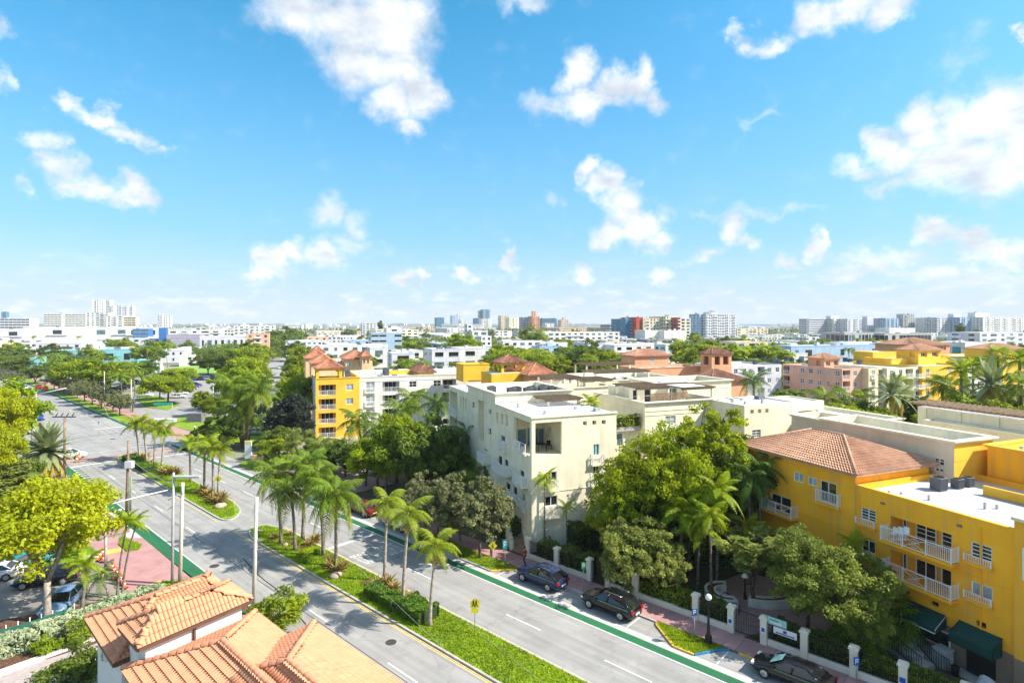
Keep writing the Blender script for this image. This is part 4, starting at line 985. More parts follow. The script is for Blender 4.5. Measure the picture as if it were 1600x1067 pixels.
# garden ground under the trees on the right, plaza with pavers
poly('garden', [RD(41.5, -8)[:2], RD(41.5, 66)[:2], RD(60, 84)[:2], GR(22, 112)[:2], GR(60, 60)[:2], GR(60, 0)[:2]], .012, mat('garden_soil', (.09, .075, .045), var=.3, vs=2, rough=1, col2=(.06, .08, .03)))
plz = gpoly('plaza', [(1110, 985), (1128, 930), (1105, 915), (1180, 888), (1330, 905), (1400, 960), (1250, 1000), (1200, 985), (1141, 998)], .10, brickpave, .08)
gpoly('grass_verge', [(1210, 912), (1218, 905), (1290, 925), (1270, 945)], .14, grassm, .1, 800, 18)
gpoly('walkway', [(1190, 880), (1230, 905), (1600, 1110), (1640, 1080), (1260, 900)], .13, concrete, .08)
# manhole covers, drains
def cover(px, py, r, label, z=Z3):
    mb = MB(None, G(px, py)); mb.lathe((*G(px, py)[:2], z - .01), [(r, 0), (r, .02), (r*.9, .022), (r*.88, .018)], 20, False)
    tag(mb.build('manhole_cover', mat('cast_iron', (.07, .06, .06), rough=.7, var=.3, vs=12, bump=.5, bs=30)), label, 'manhole cover')
cover(335, 884, .42, 'dark round manhole cover in the near lane beside the green cycle lane')
cover(611, 1003, .38, 'dark round manhole cover in the near lane beside the yellow median line')
cover(64, 1060, .45, 'rust brown manhole cover in the paved lane at the bottom left corner')
cover(176, 686, .5, 'flat dark manhole cover out in the wide junction')
def Z(s, ox, oy): return lambda x, y: (ox + x/s, oy + y/s)
z4 = Z(3.636, 1160, 780); z8 = Z(3.636, 1160, 560); zG = Z(6.667, 1140, 780); zE = Z(6.667, 1120, 620); zF = Z(6.667, 1360, 620); zy = Z(5.154, 1380, 860)
zA = Z(6.667, 690, 570); zB = Z(6.667, 690, 720); zC = Z(6.667, 900, 560); zD = Z(6.667, 470, 540)
# ---- ochre building on the right: flat-roofed wing and tile-roofed end
Y = Bld('apartment_building', 'bright ochre yellow apartment building with green awnings and a pale roof, right foreground', 41, 53.2, 20.6, 31, 10.1, W_yel, par=.45, cat='apartment building', band=(6.35,))
for q0, q1, nx, ny, g in ((zG(1365,75), zG(1525,250), 2, 4, glassd), (zG(1370,400), zG(1520,590), 2, 1, glassd), (z4(1297,240), z4(1418,365), 2, 4, glassd), (z4(1300,455), z4(1420,585), 2, 1, curtain)):
    wrect(Y, 'L', q0, q1, 41, nx=nx, ny=ny, glass=g)
for q0, q1 in ((zG(1330,185), zG(1525,300)), (zG(1320,510), zG(1525,620)), (z4(1272,312), z4(1420,390)), (z4(1270,528), z4(1422,608))):
    (u0, _), (u1, zb) = onb(*q0, 41), onb(*q1, 41); w = abs(u0-u1)
    key = ('plb', round(w, 1))
    o = Y.balcony('L', (u0+u1)/2, zb, w, .25, 'bars', name='window_box'); 
    for c in o.children: c.scale = (1, 1, .45)
for f, q0, q1 in ((1, z4(1330,682), z4(1385,738)), (1, z4(1070,570), z4(1115,615)), (1, z4(915,505), z4(950,545))):
    (u0, t), (u1, b) = onb(*q0, 41), onb(*q1, 41); Y.hole('L', u0, u1, b, t, .3, True)
    o = Y.solid('vent_louvre', 'L', min(u0,u1)+.02, max(u0,u1)-.02, -.22, -.18, b+.02, t-.02, doorb)
for q0, q1, qr0, qr1, fl in ((z4(842,92), z4(1190,285), z4(790,160), z4(1192,370), 1), (z4(842,282), z4(1188,492), z4(796,350), z4(1187,580), 2)):
    (u0, t), (u1, _) = onb(*q0, 41), onb(*q1, 41); (_, zf) = onb(*qr1, 41.0); (r0, _), (r1, zb) = onb(*qr0, 40.3), onb(*qr1, 40.3)
    u0, u1 = max(u0, u1), min(u0, u1); zf = zb + .02
    Y.hole('L', u1, u0, zf, t, 1.3, True); um = (u0 + u1)/2; W_ = u0 - u1
    Y.window('L', u1 + W_*.17, zf + .05, W_*.32, t - zf - .35, 2, 4 if fl == 1 else 1, glassd, depth=1.25, cut=False, name='balcony_door')
    Y.window('L', u1 + W_*.58, zf + .05, W_*.34, t - zf - .35, 2, 4 if fl == 1 else 1, glassd, depth=1.25, cut=False, name='balcony_door')
    Y.window('L', u1 + W_*.94, zf + .05, W_*.07, t - zf - .3, 1, 1, glassd, depth=1.25, cut=False, name='balcony_door')
    Y.balcony('L', (r0 + r1)/2, zf, abs(r0 - r1), .75, 'fret')
# brown plinth, glazed white box bay at the frame's edge, doors below the awnings
Y.solid('plinth', 'L', 20.6, 31, .0, .06, 0, 2.45, W_brown)
Y.solid('door', 'L', *sorted((onb(*zy(680, 790), 41)[0], onb(*zy(912, 790), 41)[0])), .07, .12, .05, 2.0, doorb)
Y.window('L', onb(*zy(420, 700), 41)[0], .9, 2.0, 1.1, 1, 1, glassd, depth=-.08, cut=False)
def awning(label, q, front, m=awn, drop=.35):
    (u0, z0), (u1, z1) = onb(*q[0], 40.94), onb(*q[1], 40.94); z0 = (z0+z1)/2; (v0, y0), (v1, y1) = onb(*q[2], 41 - front), onb(*q[3], 41 - front); y0 = (y0+y1)/2
    org = GR(41, u0, 0); mb = MB(GR, org)
    a, b, c, d = (40.93, u0, z0), (40.93, u1, z0), (41 - front, v1, y0), (41 - front, v0, y0)
    mb.face([a, b, c, d]); mb.face([d, c, (41-front, v1, y0-drop), (41-front, v0, y0-drop)])
    mb.face([a, d, (41-front, v0, y0-drop), (40.93, u0, y0-drop)]); mb.face([b, (40.93, u1, y0-drop), (41-front, v1, y0-drop), c])
    me = mb.build('awning', m, Y.root); me.location = (org[0]-Y.org[0], org[1]-Y.org[1], 0)
    mb = MB(GR, org)
    for e in (0, 1):
        u = (v0, v1)[e]; mb.tube([(40.93, (u0, u1)[e], z0 + .02), (41 - front - .02, u, y0 + .02), (41-front-.02, u, y0 - drop)], .025, 5)
    mb.tube([(41-front-.03, v0, y0-drop), (41-front-.03, v1, y0-drop)], .03, 5)
    f = mb.build('awning_frame', whitem if drop < .5 else iron, me); f.location = (0, 0, 0)
awning('', (z4(905, 550), z4(1160, 660), z4(905, 650), z4(1095, 748)), 1.5, drop=.22)
awning('', (zy(620, 560), zy(960, 705), zy(530, 655), zy(880, 810)), 1.1, drop=.55)
for s in (22.3, 24.2, 26.6): 
    mb = MB(GR, Y.org); mb.lathe((GR(0,0)[0], 0, 0), [(.01, 0), (.01, .01)], 3) if False else None
mb = MB(GR, Y.org)
for (b, a, hh) in ((42.5, 29.4, .25), (43.3, 29, .15), (43.6, 27.2, .4), (45.2, 24.5, .45), (46, 24.2, .3)): mb = MB(GR, Y.org); mb.box(b-.07, b+.07, a-.07, a+.07, 9.655, 9.655 + hh); mb.build('roof_vent', steel, Y.root)
for q in ((1380, 786), (1500, 821)):
    u, z = onb(*q, 41); Y.solid('scupper', 'L', u - .14, u + .14, .005, .12, z - .07, z + .07, W_brown); YH_ = None
for u in (22.4, 30.6): Y.solid('downpipe', 'L', u, u + .08, .005, .09, 2.5, 9.6, W_yel)
Y.done()
for k in range(3):
    u, z = onb(1398 + k*9, 829, 40.7); mb = MB(GR, GR(40.6, u, z - .6)); mb.lathe((40.6, u, z - .6), [(.2, 0), (.2, .04), (.04, .05), (.04, .4)], 8); mb.box(40.42, 40.78, u - .18, u + .18, z - .2, z - .15); mb.box(40.75, 40.8, u - .18, u + .18, z - .15, z + .25)
    tag(mb.build('balcony_chair', whitem), ('leftmost', 'middle', 'rightmost')[k] + ' of three white chairs on the upper ochre balcony', 'chair')
YH = Bld('apartment_building', 'ochre yellow building end with a hipped terracotta tile roof, beside the leafy courtyard', 41, 49.7, 31.02, 42.8, 10.95, W_yel, par=0, cat='apartment building', band=(6.35,))
wrect(YH, 'L', zE(400, 665), z8(143, 690), 41, nx=2, ny=1); wrect(YH, 'L', zE(800,775), zE(900,900), 41, nx=2, ny=1, glass=curtain); wrect(YH, 'L', zE(945,820), zE(1045,940), 41, nx=2, ny=1, glass=curtain)
wrect(YH, 'L', z8(440,690), z8(535,835), 41, nx=2, ny=1); wrect(YH, 'L', z8(72,725), z8(108,800), 41, nx=2, ny=1); wrect(YH, 'L', z8(163,762), z8(275,890), 41, nx=2, ny=1)
for q0, q1, d in ((z8(418,735), z8(540,848), .3), (z8(110,795), z8(273,912), .8), (z8(88,640), z8(145,690), .2)):
    (u0, _), (u1, zb) = onb(*q0, 41-d), onb(*q1, 41-d); YH.balcony('L', (u0+u1)/2, zb, abs(u0-u1), d, 'fret' if d == .8 else 'bars')
for p in ((1262, 846), (1222, 850)): wrect(YH, 'L', p, (p[0] + 22, p[1] + 24), 41, nx=2, ny=1)
YH.done()
hip_roof(YH.root, YH.org, GR, 41, 49.7, 31.02, 42.8, 10.95, 12.75, tilep, over=.5, ridge=((45.4, 35.4), (45.4, 38.6)))
# neighbouring blocks beyond the ochre roof
Y2 = Bld('building', 'cream and yellow building behind the ochre roof with a hollow white roof well', 50.2, 55.3, 29.4, 41.6, 12.95, W_cream2, par=1.6, coping=.3, band=(11.9, 11.3)); Y2.fmat['F'] = W_yel2; Y2.fmat['L'] = W_beige
wrect(Y2, 'L', zF(430,565), zF(545,625), 50.2, nx=2, ny=2); wrect(Y2, 'L', zF(665,610), zF(770,725), 50.2, nx=2, ny=2); wrect(Y2, 'L', zF(665,725), zF(765,790), 50.2, nx=2, ny=1, glass=glassd); Y2.done()
Y2b = Bld('building', 'long low cream building with a roof well behind the hipped tile roof', 50.8, 55.2, 41.8, 45.8, 12.7, W_cream2, par=1.5, coping=.28, band=(11.4,)); Y2b.fmat['L'] = W_beige; Y2b.done()
Y3 = Bld('building', 'tall yellow stair block with moulded top at the right edge', 53.45, 60, 15, 28.8, 12.55, W_yel2, par=.5, coping=.25, band=(11.8, 11.3)); Y3.fmat['L'] = W_yel; Y3.done()
Y4 = Bld('building', 'small yellow corner block with pale roof at the right edge of the view', 40.75, 46.2, 10, 20.55, 10.75, W_yel, par=.0, coping=None); Y4.solid('roof_slab', 'F', 40.5, 46.4, -10.6, .2, 10.76, 10.95, creamcap)
Y4.solid('white_bay', 'L', 16, 20.0, 0, .3, 7.4, 9.3, whitem); Y4.solid('plinth', 'L', 10, 20.5, .0, .07, 0, 2.45, W_brown); Y4.done()
tag(Y.root); 
mb = MB(GR, GR(46.3, 20.7, 9.65)); mb.box(48.8, 49.0, 22.5, 26.6, 9.66, 10.35); mb.box(46.4, 48.8, 26.4, 26.6, 9.66, 10.35) if False else None
o = mb.build('low_wall', W_yel2, Y.root); o.location = tuple(Vector(GR(46.3, 20.7, 9.65)) - Vector(Y.org))
ac_unit((47.0, 28.6, 9.66), 'tall grey air conditioner on the ochre building roof', n=1, s=1.0)
ac_unit((48.9, 28.4, 9.66), 'dark low air conditioner beside the tall one on the ochre roof', n=2, s=.75, axis=(1, .0), step=1.3, group='low air conditioners on the ochre roof')
pergola(53.0, 57, 36.5, 37.5, 12.0, 12.2, 'x') if False else None
# long cream terrace wall with the timber pergola over it
PW = Bld('building', 'long cream terrace wall with pilasters under a timber slat canopy, far right', 67.9, 69.2, 24, 43.6, 13.0, W_cream2, par=.0)
for a in (25, 28.5, 32, 35.5, 39, 42.6): PW.solid('pilaster', 'L', a, a+.5, 0, .15, 8, 12.95, creamcap)
PW.done(); pergola(67.0, 70.8, 24, 44, 12.6, 13.55, 'long brown timber slat canopy above the cream terrace wall at the right', posts=False, along='b', step=.55)
CW = Bld('building', 'low cream parapet wall with rounded cornice below the timber canopy', 65.9, 67.7, 26, 41.8, 11.75, W_cream2, par=.3, coping=.2); CW.done()
# ---- cream building in the middle
gC = dict(nx=2, ny=1)
C1 = Bld('apartment_building', 'cream apartment building on the corner by the stairs, with an open roof loggia', 22.6, 32.3, 51.3, 61.78, 13.15, W_cream2, par=.0, cat='apartment building', band=(5.75,))
C1.hole('F', 23.0, 25.9, 9.4, 12.7, .3); C1.hole('L', 51.75, 56.0, 9.4, 12.7, .3)
mbl = MB(GR, C1.org)
mbl.face([(22.9, 51.6, 9.39), (26.3, 51.6, 9.39), (26.3, 56.3, 9.39), (22.9, 56.3, 9.39)]); mbl.face([(22.9, 56.3, 9.39), (26.3, 56.3, 9.39), (26.3, 56.3, 12.9), (22.9, 56.3, 12.9)])
mbl.face([(26.3, 51.6, 9.39), (26.3, 56.3, 9.39), (26.3, 56.3, 12.9), (26.3, 51.6, 12.9)]); mbl.face([(22.9, 51.6, 12.9), (26.3, 51.6, 12.9), (26.3, 56.3, 12.9), (22.9, 56.3, 12.9)])
mbl.build('loggia_room', W_cream, C1.root)
for k, b in enumerate((24.6, 25.25, 25.9)): C1.solid('glazed_door', 'F', b - .28, b + .28, -4.98, -4.93, 9.42, 11.3 - .1*k, glassb)
C1.solid('glazed_door', 'F', 23.2, 24.1, -4.98, -4.93, 9.42, 11.2, glassb)
r_ = C1.balcony('L', 53.9, 9.42, 2.9, .25, 'fret')
for i in range(3):
    p0, p1 = (onb(*zA(568 + 50*i, 490 + 14*i), 22.6), onb(*zA(592 + 50*i, 612 + 14*i), 22.6)); C1.hole('L', p0[0], p1[0], p1[1], p0[1], .25)
    C1.solid('light_slot', 'L', min(p0[0], p1[0]), max(p0[0], p1[0]), -.24, -.2, p1[1], p0[1], W_cream)
for (x, y) in ((75, 655), (172, 648), (270, 643)):
    p0, p1 = ona(*zC(x, y), 51.3), ona(*zC(x + 40, y + 40), 51.3); C1.hole('F', p0[0], p1[0], p1[1], p0[1], .25, True); C1.solid('square_opening', 'F', p0[0]+.05, p1[0]-.18, -.2, -.16, p1[1]+.05, p0[1]-.05, doorb)
wrect(C1, 'L', zA(615,720), zA(662,812), 22.6, nx=1, ny=1, glass=glassb); wrect(C1, 'L', zA(525,885), zA(556,970), 22.6, nx=1, ny=1)
wrect(C1, 'L', zB(815,78), zB(858,180), 22.6, nx=1, ny=1); wrect(C1, 'L', zB(840,335), zB(865,430), 22.6, nx=1, ny=1)
wrect(C1, 'L', zA(592,935), zA(630,1060), 22.6, nx=1, ny=1); wrect(C1, 'L', zA(655,970), zA(692,1070), 22.6, nx=1, ny=1)
wrect(C1, 'L', zB(670,210), zB(715,330), 22.6, nx=1, ny=1); wrect(C1, 'L', zB(745,250), zB(785,370), 22.6, nx=1, ny=1); wrect(C1, 'L', zB(525,95), zB(556,180), 22.6, nx=1, ny=1)
for q0, q1, d in ((zA(590,800), zA(662,908), .3), (zB(520,0), zB(690,152), .9), (zB(740,160), zB(862,268), .7), (zB(660,322), zB(785,458), .9), (zB(790,392), zB(862,525), .3)):
    (u0, _), (u1, zb) = onb(*q0, 22.6-d), onb(*q1, 22.6-d*.5); C1.balcony('L', (u0+u1)/2, zb, abs(u0-u1), d)
wrect(C1, 'F', zB(1085,118), zB(1200,200), 51.3, **gC); wrect(C1, 'F', zB(1075,370), zB(1205,460), 51.3, **gC); wrect(C1, 'F', zC(182,895), zC(240,1010), 51.3, nx=2, ny=1, glass=tealglass)
for q0, q1 in ((zB(1120,195), zB(1215,290)), (zB(1078,458), zB(1226,565))):
    (u0, _), (u1, zb) = ona(*q0, 51.0), ona(*q1, 51.0); C1.balcony('F', (u0+u1)/2, zb, abs(u0-u1), .5)
p = ona(*zC(225, 1040), 51.3); C1.balcony('F', p[0], 8.1, 1.5, .3); wrect(C1, 'F', zC(180, 1120), zC(240, 1190), 51.3, **gC); C1.balcony('F', p[0], 5.9, 1.5, .3)
C1.solid('roof_edge', 'F', 22.5, 32.4, -.1, .1, 13.16, 13.34, creamcap); C1.solid('roof_edge', 'L', 51.45, 61.7, -.1, .1, 13.16, 13.34, creamcap)
for u, z in ((29.8, 7.4), (30.3, 7.4), (26.6, 5.2)): C1.solid('wall_vent', 'F', u, u + .18, .005, .08, z, z + .14, W_grey)
for (b, a, w, hh) in ((25, 53.5, .2, .35), (29.4, 55, .25, .3), (30.8, 53, .6, .35), (24.2, 58.8, .2, .5)): C1.solid('roof_vent', 'F', b, b + w, 51.3 - a - w, 51.3 - a, 13.15, 13.15 + hh, steel)
C1.done()
mb = MB(GR, GR(24.6, 53.5, 9.4)); mb.box(24.1, 25.1, 53.0, 54.2, 10.08, 10.13)
for x in (24.15, 25.0):
    for y in (53.05, 54.1): mb.box(x, x + .05, y, y + .05, 9.4, 10.08)
tag(mb.build('patio_table', rubber), 'dark patio table in the open corner loggia', 'table')
for k, (x, y) in enumerate(((23.6, 53.4), (25.5, 53.6))):
    mb = MB(GR, GR(x, y, 9.4)); mb.box(x, x + .45, y, y + .45, 9.8, 9.86); mb.box(x, x + .45, y + .4, y + .45, 9.86, 10.3)
    for dx in (0, .4):
        for dy in (0, .4): mb.box(x + dx, x + dx + .05, y + dy, y + dy + .05, 9.4, 9.8)
    tag(mb.build('patio_chair', rubber), ('left', 'right')[k] + ' dark chair at the table in the corner loggia', 'chair')
mb = MB(GR, GR(25.9, 54.6, 9.4))
for dy in (0, .5): mb.tube([(25.5, 54.4 + dy, 9.4), (26.2, 54.4 + dy, 11.6)], .03, 5)
for k in range(7): t = (k + .7)/8; mb.tube([(25.5 + .7*t, 54.4, 9.4 + 2.2*t), (25.5 + .7*t, 54.9, 9.4 + 2.2*t)], .022, 5)
tag(mb.build('ladder', woodm), 'wooden ladder leaning on the loggia wall', 'ladder')
pergola(27.5, 32.0, 58.2, 61.6, 13.2, 13.95, 'flat brown slat shade on the pale roof of the corner building', step=.3)
C2 = Bld('apartment_building', 'taller cream block with grey roof units behind the loggia corner', 22.65, 32.6, 61.82, 72.4, 14.4, W_cream2, par=1.0, coping=.22, cat='apartment building', band=(13.4, 13.0))
for q0, q1 in ((zA(318,378), zA(342,455)), (zA(490,452), zA(515,518)), (zA(490,650), zA(515,735)), (zA(438,855), zA(475,915)), (zB(428,32), zB(465,165))): wrect(C2, 'L', q0, q1, 22.65, nx=1, ny=2)
(u0, t), (u1, b) = onb(*zA(380,360), 22.65), onb(*zA(440,560), 22.65); C2.hole('L', u0, u1, b - 3, t, 1.0, True)
C2.balcony('L', 64.8, 6.0, 2.5, .8)
C2.done()
for k, (b, a) in enumerate(((24.6, 68.5), (26.3, 66), (27.4, 66.8), (28.2, 65.2), (29.3, 66.4), (30.4, 65.6), (31.2, 67.2), (31.8, 66))):
    ac_unit((b, a, 13.42), 'grey air conditioner among the roof units of the taller cream block', group='air conditioners on the taller cream block', s=1.1)
C3 = Bld('apartment_building', 'cream end block with an open porch roof beside the tall royal palm', 22.7, 31, 72.45, 82, 13.35, W_cream2, par=.0, cat='apartment building')
C3.hole('L', 77.6, 81.6, 9.6, 12.7, 1.6, True); C3.hole('L', 77.6, 81.6, 6.6, 9.0, 1.6, True); C3.balcony('L', 79.6, 9.4, 4, .3); C3.balcony('L', 79.6, 6.4, 4, .3)
for i in range(3): C3.hole('L', 73.2 + i*1.2, 73.8 + i*1.2, 10.8, 12.5, .25, True)
for z in (1, 3.8, 6.5): C3.window('L', 75.5, z, 1.2, 1.4, 2, 2)
C3.done()
# stair with flared parapet at the foot of the corner
st = empty('entrance_stair', RD(41.6, 36.5), 'curved beige entrance stair at the foot of the cream corner', 'stairs')
for k in range(14):
    t0 = 41.8 + k*.34; mb = MB(RD, RD(41.6, 36.5)); mb.box(t0, t0 + .34, 35.9 + k*.42, 37.9 + k*.42, 0, .17*(k+1)); mb.build('step', mat('stair_stone', (.36, .24, .15), rough=.9, vs=3), st)
for sgn in (0, 1):
    mb = MB(RD, RD(41.6, 36.5)); s0 = 35.55 if sgn == 0 else 37.95
    for k in range(14):
        t0 = 41.8 + k*.34; mb.box(t0, t0 + .34, s0 + k*.42, s0 + .3 + k*.42, 0, .17*(k+1) + .8)
    mb.build('side_wall', creamcap, st)
# planter terrace between the two cream blocks
C4 = Bld('building', 'cream link with a planted balcony terrace between the two cream blocks', 32.35, 39.1, 57.2, 66, 10.4, W_cream2, par=.6)
C4.window('F', 34.0, 8.2, 1.0, 1.5, 2, 2, glassb, .1); C4.balcony('F', 34.4, 7.6, 1.6, .3, 'fret'); C4.window('F', 36.5, 8.2, .9, 1.5, 1, 2, glassb); C4.solid('planter_trough', 'F', 32.5, 39.0, .0, .5, 10.0, 10.5, W_grey); C4.done()
hedge([(32.7, 57.0), (38.9, 57.0)], GR, .8, 1.3, LF['brightg'], 'yellow green plants in the balcony trough between the cream blocks', z0=10.4, dens=160)
# second cream block with terrace pergolas
C5 = Bld('apartment_building', 'cream block with roof terrace, railings and dark pergolas in the middle of the view', 39.2, 50.1, 56.1, 68, 13.2, W_cream2, par=.9, coping=.28, cat='apartment building', band=(12.2, 11.7))
wrect(C5, 'F', zC(930,600), zC(1040,680), 56.1, nx=2, ny=2, glass=curtain); (u0, _), (u1, zb) = ona(*zC(915, 680), 55.8), ona(*zC(1052, 772), 55.8); C5.balcony('F', (u0+u1)/2, zb, abs(u1-u0), .4)
C5.window('F', 43.9, 6.2, 1.3, 1.6, 2, 2); C5.window('F', 47.5, 6.2, 1.3, 1.6, 2, 2); C5.window('L', 60, 8.5, 1.2, 1.6, 2, 2); C5.done()
TH = Bld('building', 'cream penthouse rooms under the dark pergola roofs', 40.6, 49.5, 61.5, 66.5, 14.3, W_cream2, par=0, z0=12.32)
TH.window('F', 43.4, 12.4, 1.0, 1.7, 1, 2, glassd); TH.window('F', 47.2, 12.4, 1.6, 1.7, 2, 2, glassb); TH.window('F', 41.6, 12.4, .9, 1.7, 1, 2, glassd); TH.done()
pergola(39.6, 44.6, 58.2, 63.5, 12.3, 14.75, 'dark pergola over the left end of the cream roof terrace')
pergola(45.6, 50.6, 57.2, 62.6, 12.3, 14.6, 'dark pergola with a white panel on the cream roof terrace', step=.3)
mb = MB(GR, GR(45.4, 57.3, 14.72)); mb.box(45.4, 49.0, 57.3, 60.2, 14.68, 14.74); tag(mb.build('canopy_sheet', whitem), 'white canvas sheet lying over the pergola on the cream terrace', 'canopy')
mb = MB(GR, GR(41.2, 57.0, 12.3)); a_, b_ = rail_mesh(5.4, .1, 'bars'); 
r = empty('timber_screen', GR(43.4, 57.1, 13.22), 'slatted timber screen along the cream terrace edge', 'screen', rz=GR.rot)
for x in (-2.7, -.9, .9, 2.7): mb = MB(); mb.box(x-.05, x+.05, -.05, .05, 0, .95); mb.build('post', woodm, r)
mb = MB(); mb.box(-2.7, 2.7, -.03, .03, .85, .93); mb.build('rail', woodm, r)
me = None
for i in range(34):
    if me is None: mb = MB(); mb.box(-.05, .05, -.015, .015, .05, .85); me = mb.mesh('slat', woodm)
    link('slat', me, r, (-2.6 + i*.158, -.045, 0))
# third cream block
C6 = Bld('apartment_building', 'cream block with three small square holes, left of the tiled roof', 48.9, 57.2, 50.6, 57, 13.15, W_cream2, par=.15, cat='apartment building')
for (x, y) in ((350, 135), (428, 130), (505, 125)):
    p0, p1 = ona(*zE(x, y), 50.6), ona(*zE(x + 35, y + 38), 50.6); C6.hole('F', p0[0], p1[0], p1[1], p0[1], .3, True); C6.solid('square_opening', 'F', p0[0]+.04, p1[0]-.2, -.25, -.2, p1[1]+.04, p0[1]-.04, W_tan)
wrect(C6, 'F', zE(368,350), zE(458,420), 50.6, nx=2, ny=3, glass=glassb); C6.window('F', 50.5, 5.5, 1.2, 1.4, 2, 2); C6.window('F', 54, 5.5, 1.2, 1.4, 2, 2)
C6.window('L', 53.6, 9.2, 1.0, 1.5, 1, 2); C6.window('L', 53.6, 5.8, 1.0, 1.5, 1, 2); C6.done()
C7 = Bld('building', 'cream porch frame standing out at the corner of the third cream block', 57.25, 62.2, 51.2, 56.5, 13.0, W_cream2, par=.15)
C7.hole('F', 57.5, 61.2, 7.2, 11.9, 2.5, True); C7.solid('post', 'F', 60.2, 60.9, -.6, -.05, 7.2, 11.9, creamcap)
C7.window('F', 58.6, 7.3, 1.3, 1.9, 2, 2, glassb, depth=2.45, cut=False, name='glazed_door', off=.06); C7.done()
L1 = Bld('building', 'low cream wing with stepped parapet behind the tiled roof ridge', 62.4, 66, 44, 60, 11.6, W_cream2, par=.6, coping=.2); L1.done()
L2 = Bld('building', 'lower cream wing beside the green awning', 56.6, 62, 43, 50.2, 10.9, W_cream2, par=.5, coping=.15)
L2.done()
mb = MB(GR, GR(56, 44, 11)); mb.face([(56.3, 43.2, 11.6), (56.3, 47.6, 11.6), (54.9, 47.9, 10.9), (54.9, 42.9, 10.9)]); mb.face([(54.9, 42.9, 10.9), (54.9, 47.9, 10.9), (54.9, 47.9, 10.4), (54.9, 42.9, 10.4)])
mb.face([(56.3, 43.2, 11.6), (54.9, 42.9, 10.9), (54.9, 42.9, 10.4), (56.3, 43.2, 10.4)]); mb.box(54.95, 56.55, 43.2, 47.6, 10.2, 10.38); tag(mb.build('awning', awn), 'dark green awning showing above the ridge of the tiled roof', 'awning')
# roofs further back in the same group
E1 = Bld('building', 'cream block with a deep white roof well behind the terrace', 50.3, 63.5, 68.4, 76, 13.9, W_cream2, par=1.5, coping=.3, band=(12.8,)); E1.done()
ac_unit((53.5, 73, 12.42), 'grey air conditioner in the deep roof well of the rear cream block', s=1.1)
E2 = Bld('building', 'low cream roof terrace with arched screens at the centre', 33.0, 44, 70.1, 79, 13.6, W_cream2, par=.9, coping=.2, band=(12.6,))
E2.done(); pergola(35.5, 40.5, 74, 79, 13.6 - .85, 14.75, 'brown slat pergola over the arched cream terrace at the centre'); pergola(38.8, 44.2, 70.8, 75, 12.75, 14.55, 'brown slat pergola right of the arched cream terrace')
E3 = Bld('building', 'cream rooftop wing with a long brown canopy near the salmon roof', 45, 62, 78.5, 92, 13.4, W_cream2, par=.8, coping=.2); E3.done()
pergola(47.5, 58.5, 82, 86.5, 12.6, 14.5, 'long brown canopy on the far cream terrace', along='a')
pergola(52, 62, 93, 98, 12.6, 14.9, 'dark slat canopy beside the salmon gabled roof', along='a')
for k in range(5): bromeliad(GR(47.5 + k*2.1, 79.5, 13.3), 'leafy potted plant in the row on the far cream terrace', 1.1, 'potted plants on the far cream terrace')
# small arched screens on the terrace
for k, (b, a) in enumerate(((35.6, 70.6), (39.4, 70.6), (42.6, 70.6))):
    mb = MB(GR, GR(b, a, 12.7)); mb.box(b, b+2.2, a, a+.15, 12.7, 14.2); tag(mb.build('garden_wall', W_beige), ['leftmost','middle','rightmost'][k] + ' of three beige screen walls on the arched cream terrace', 'wall')
for q_, n_ in ((C2, 7), (C3, 5), (C5, 6), (C6, 7), (E1, 8), (E2, 5), (E3, 9), (L1, 7), (L2, 4), (Y2, 5), (YH, 0), (CW, 3), (C4, 3), (Y3, 5)): roof_bits(q_, n_, int(q_.b0))
# ---------------------------------------------------------------- neighbours in the middle distance
def mb_px(name, label, px, py, h, xl, xr, wm, par=.5, depth=None, **k):
    """block whose near top corner lies under a point of the photograph; left and right ends from the columns where its walls stop"""
    b0, a0 = gab(px, py, h)
    if xl: dx = (xl - CX)/FPX; t = b0/(dx*GB[0] + GB[1]); a1 = dx*t*GA[0] + t*GA[1]
    else: a1 = a0 + (depth or 12)
    if depth: a1 = a0 + depth
    dx = (xr - CX)/FPX; t = a0/(dx*GA[0] + GA[1]); b1 = dx*t*GB[0] + t*GB[1]
    return Bld(name, label, min(b0, b1), max(b0, b1), a0, max(a1, a0 + 3), h, wm, par=par, **k)
# yellow corner tower with screened balconies
M1 = mb_px('apartment_building', 'deep yellow corner block with stacked screened balconies across the junction', 493, 592, 12.0, None, 562, W_yel2, depth=14, cat='apartment building', par=.6, coping=.1)
fh = 2.72
for k in range(4):
    zf = .55 + k*fh; c = (onacx := ona(*zD(276, 500), M1.a0)[0]); w = abs(ona(*zD(188, 500), M1.a0)[0] - ona(*zD(368, 500), M1.a0)[0])
    M1.loggia('F', c, zf, w, 2.1, 1.2, glass=glassd, dn=3)
    cw = ona(*zD(508, 490), M1.a0)[0]; M1.window('F', cw, zf + .85, 1.35, 1.25, 2, 2 if k < 1 else 1, curtain if k else glassb)
M1.solid('plinth', 'F', M1.b0, M1.b1, 0, .05, 0, .5, W_beige)
M1.fmat['L'] = W_lil; M1.done()
tz = M1.h
T1 = Bld('roof_pavilion', 'open yellow roof pavilion with a small hipped tile roof on the corner block', M1.b0 + .1, M1.b0 + 4.9, M1.a0 + .1, M1.a0 + 4.6, 14.0, W_yel2, par=0, z0=11.45, cat='pavilion')
for f in 'FKLR':
    u0, u1 = (T1.b0, T1.b1) if f in 'FK' else (T1.a0, T1.a1); T1.hole(f, u0 + .5, u1 - .5, 12.1, 13.5, .3)
T1.done(); hip_roof(T1.root, T1.org, GR, T1.b0, T1.b1, T1.a0, T1.a1, 14.0, 15.3, tiler, over=.35)
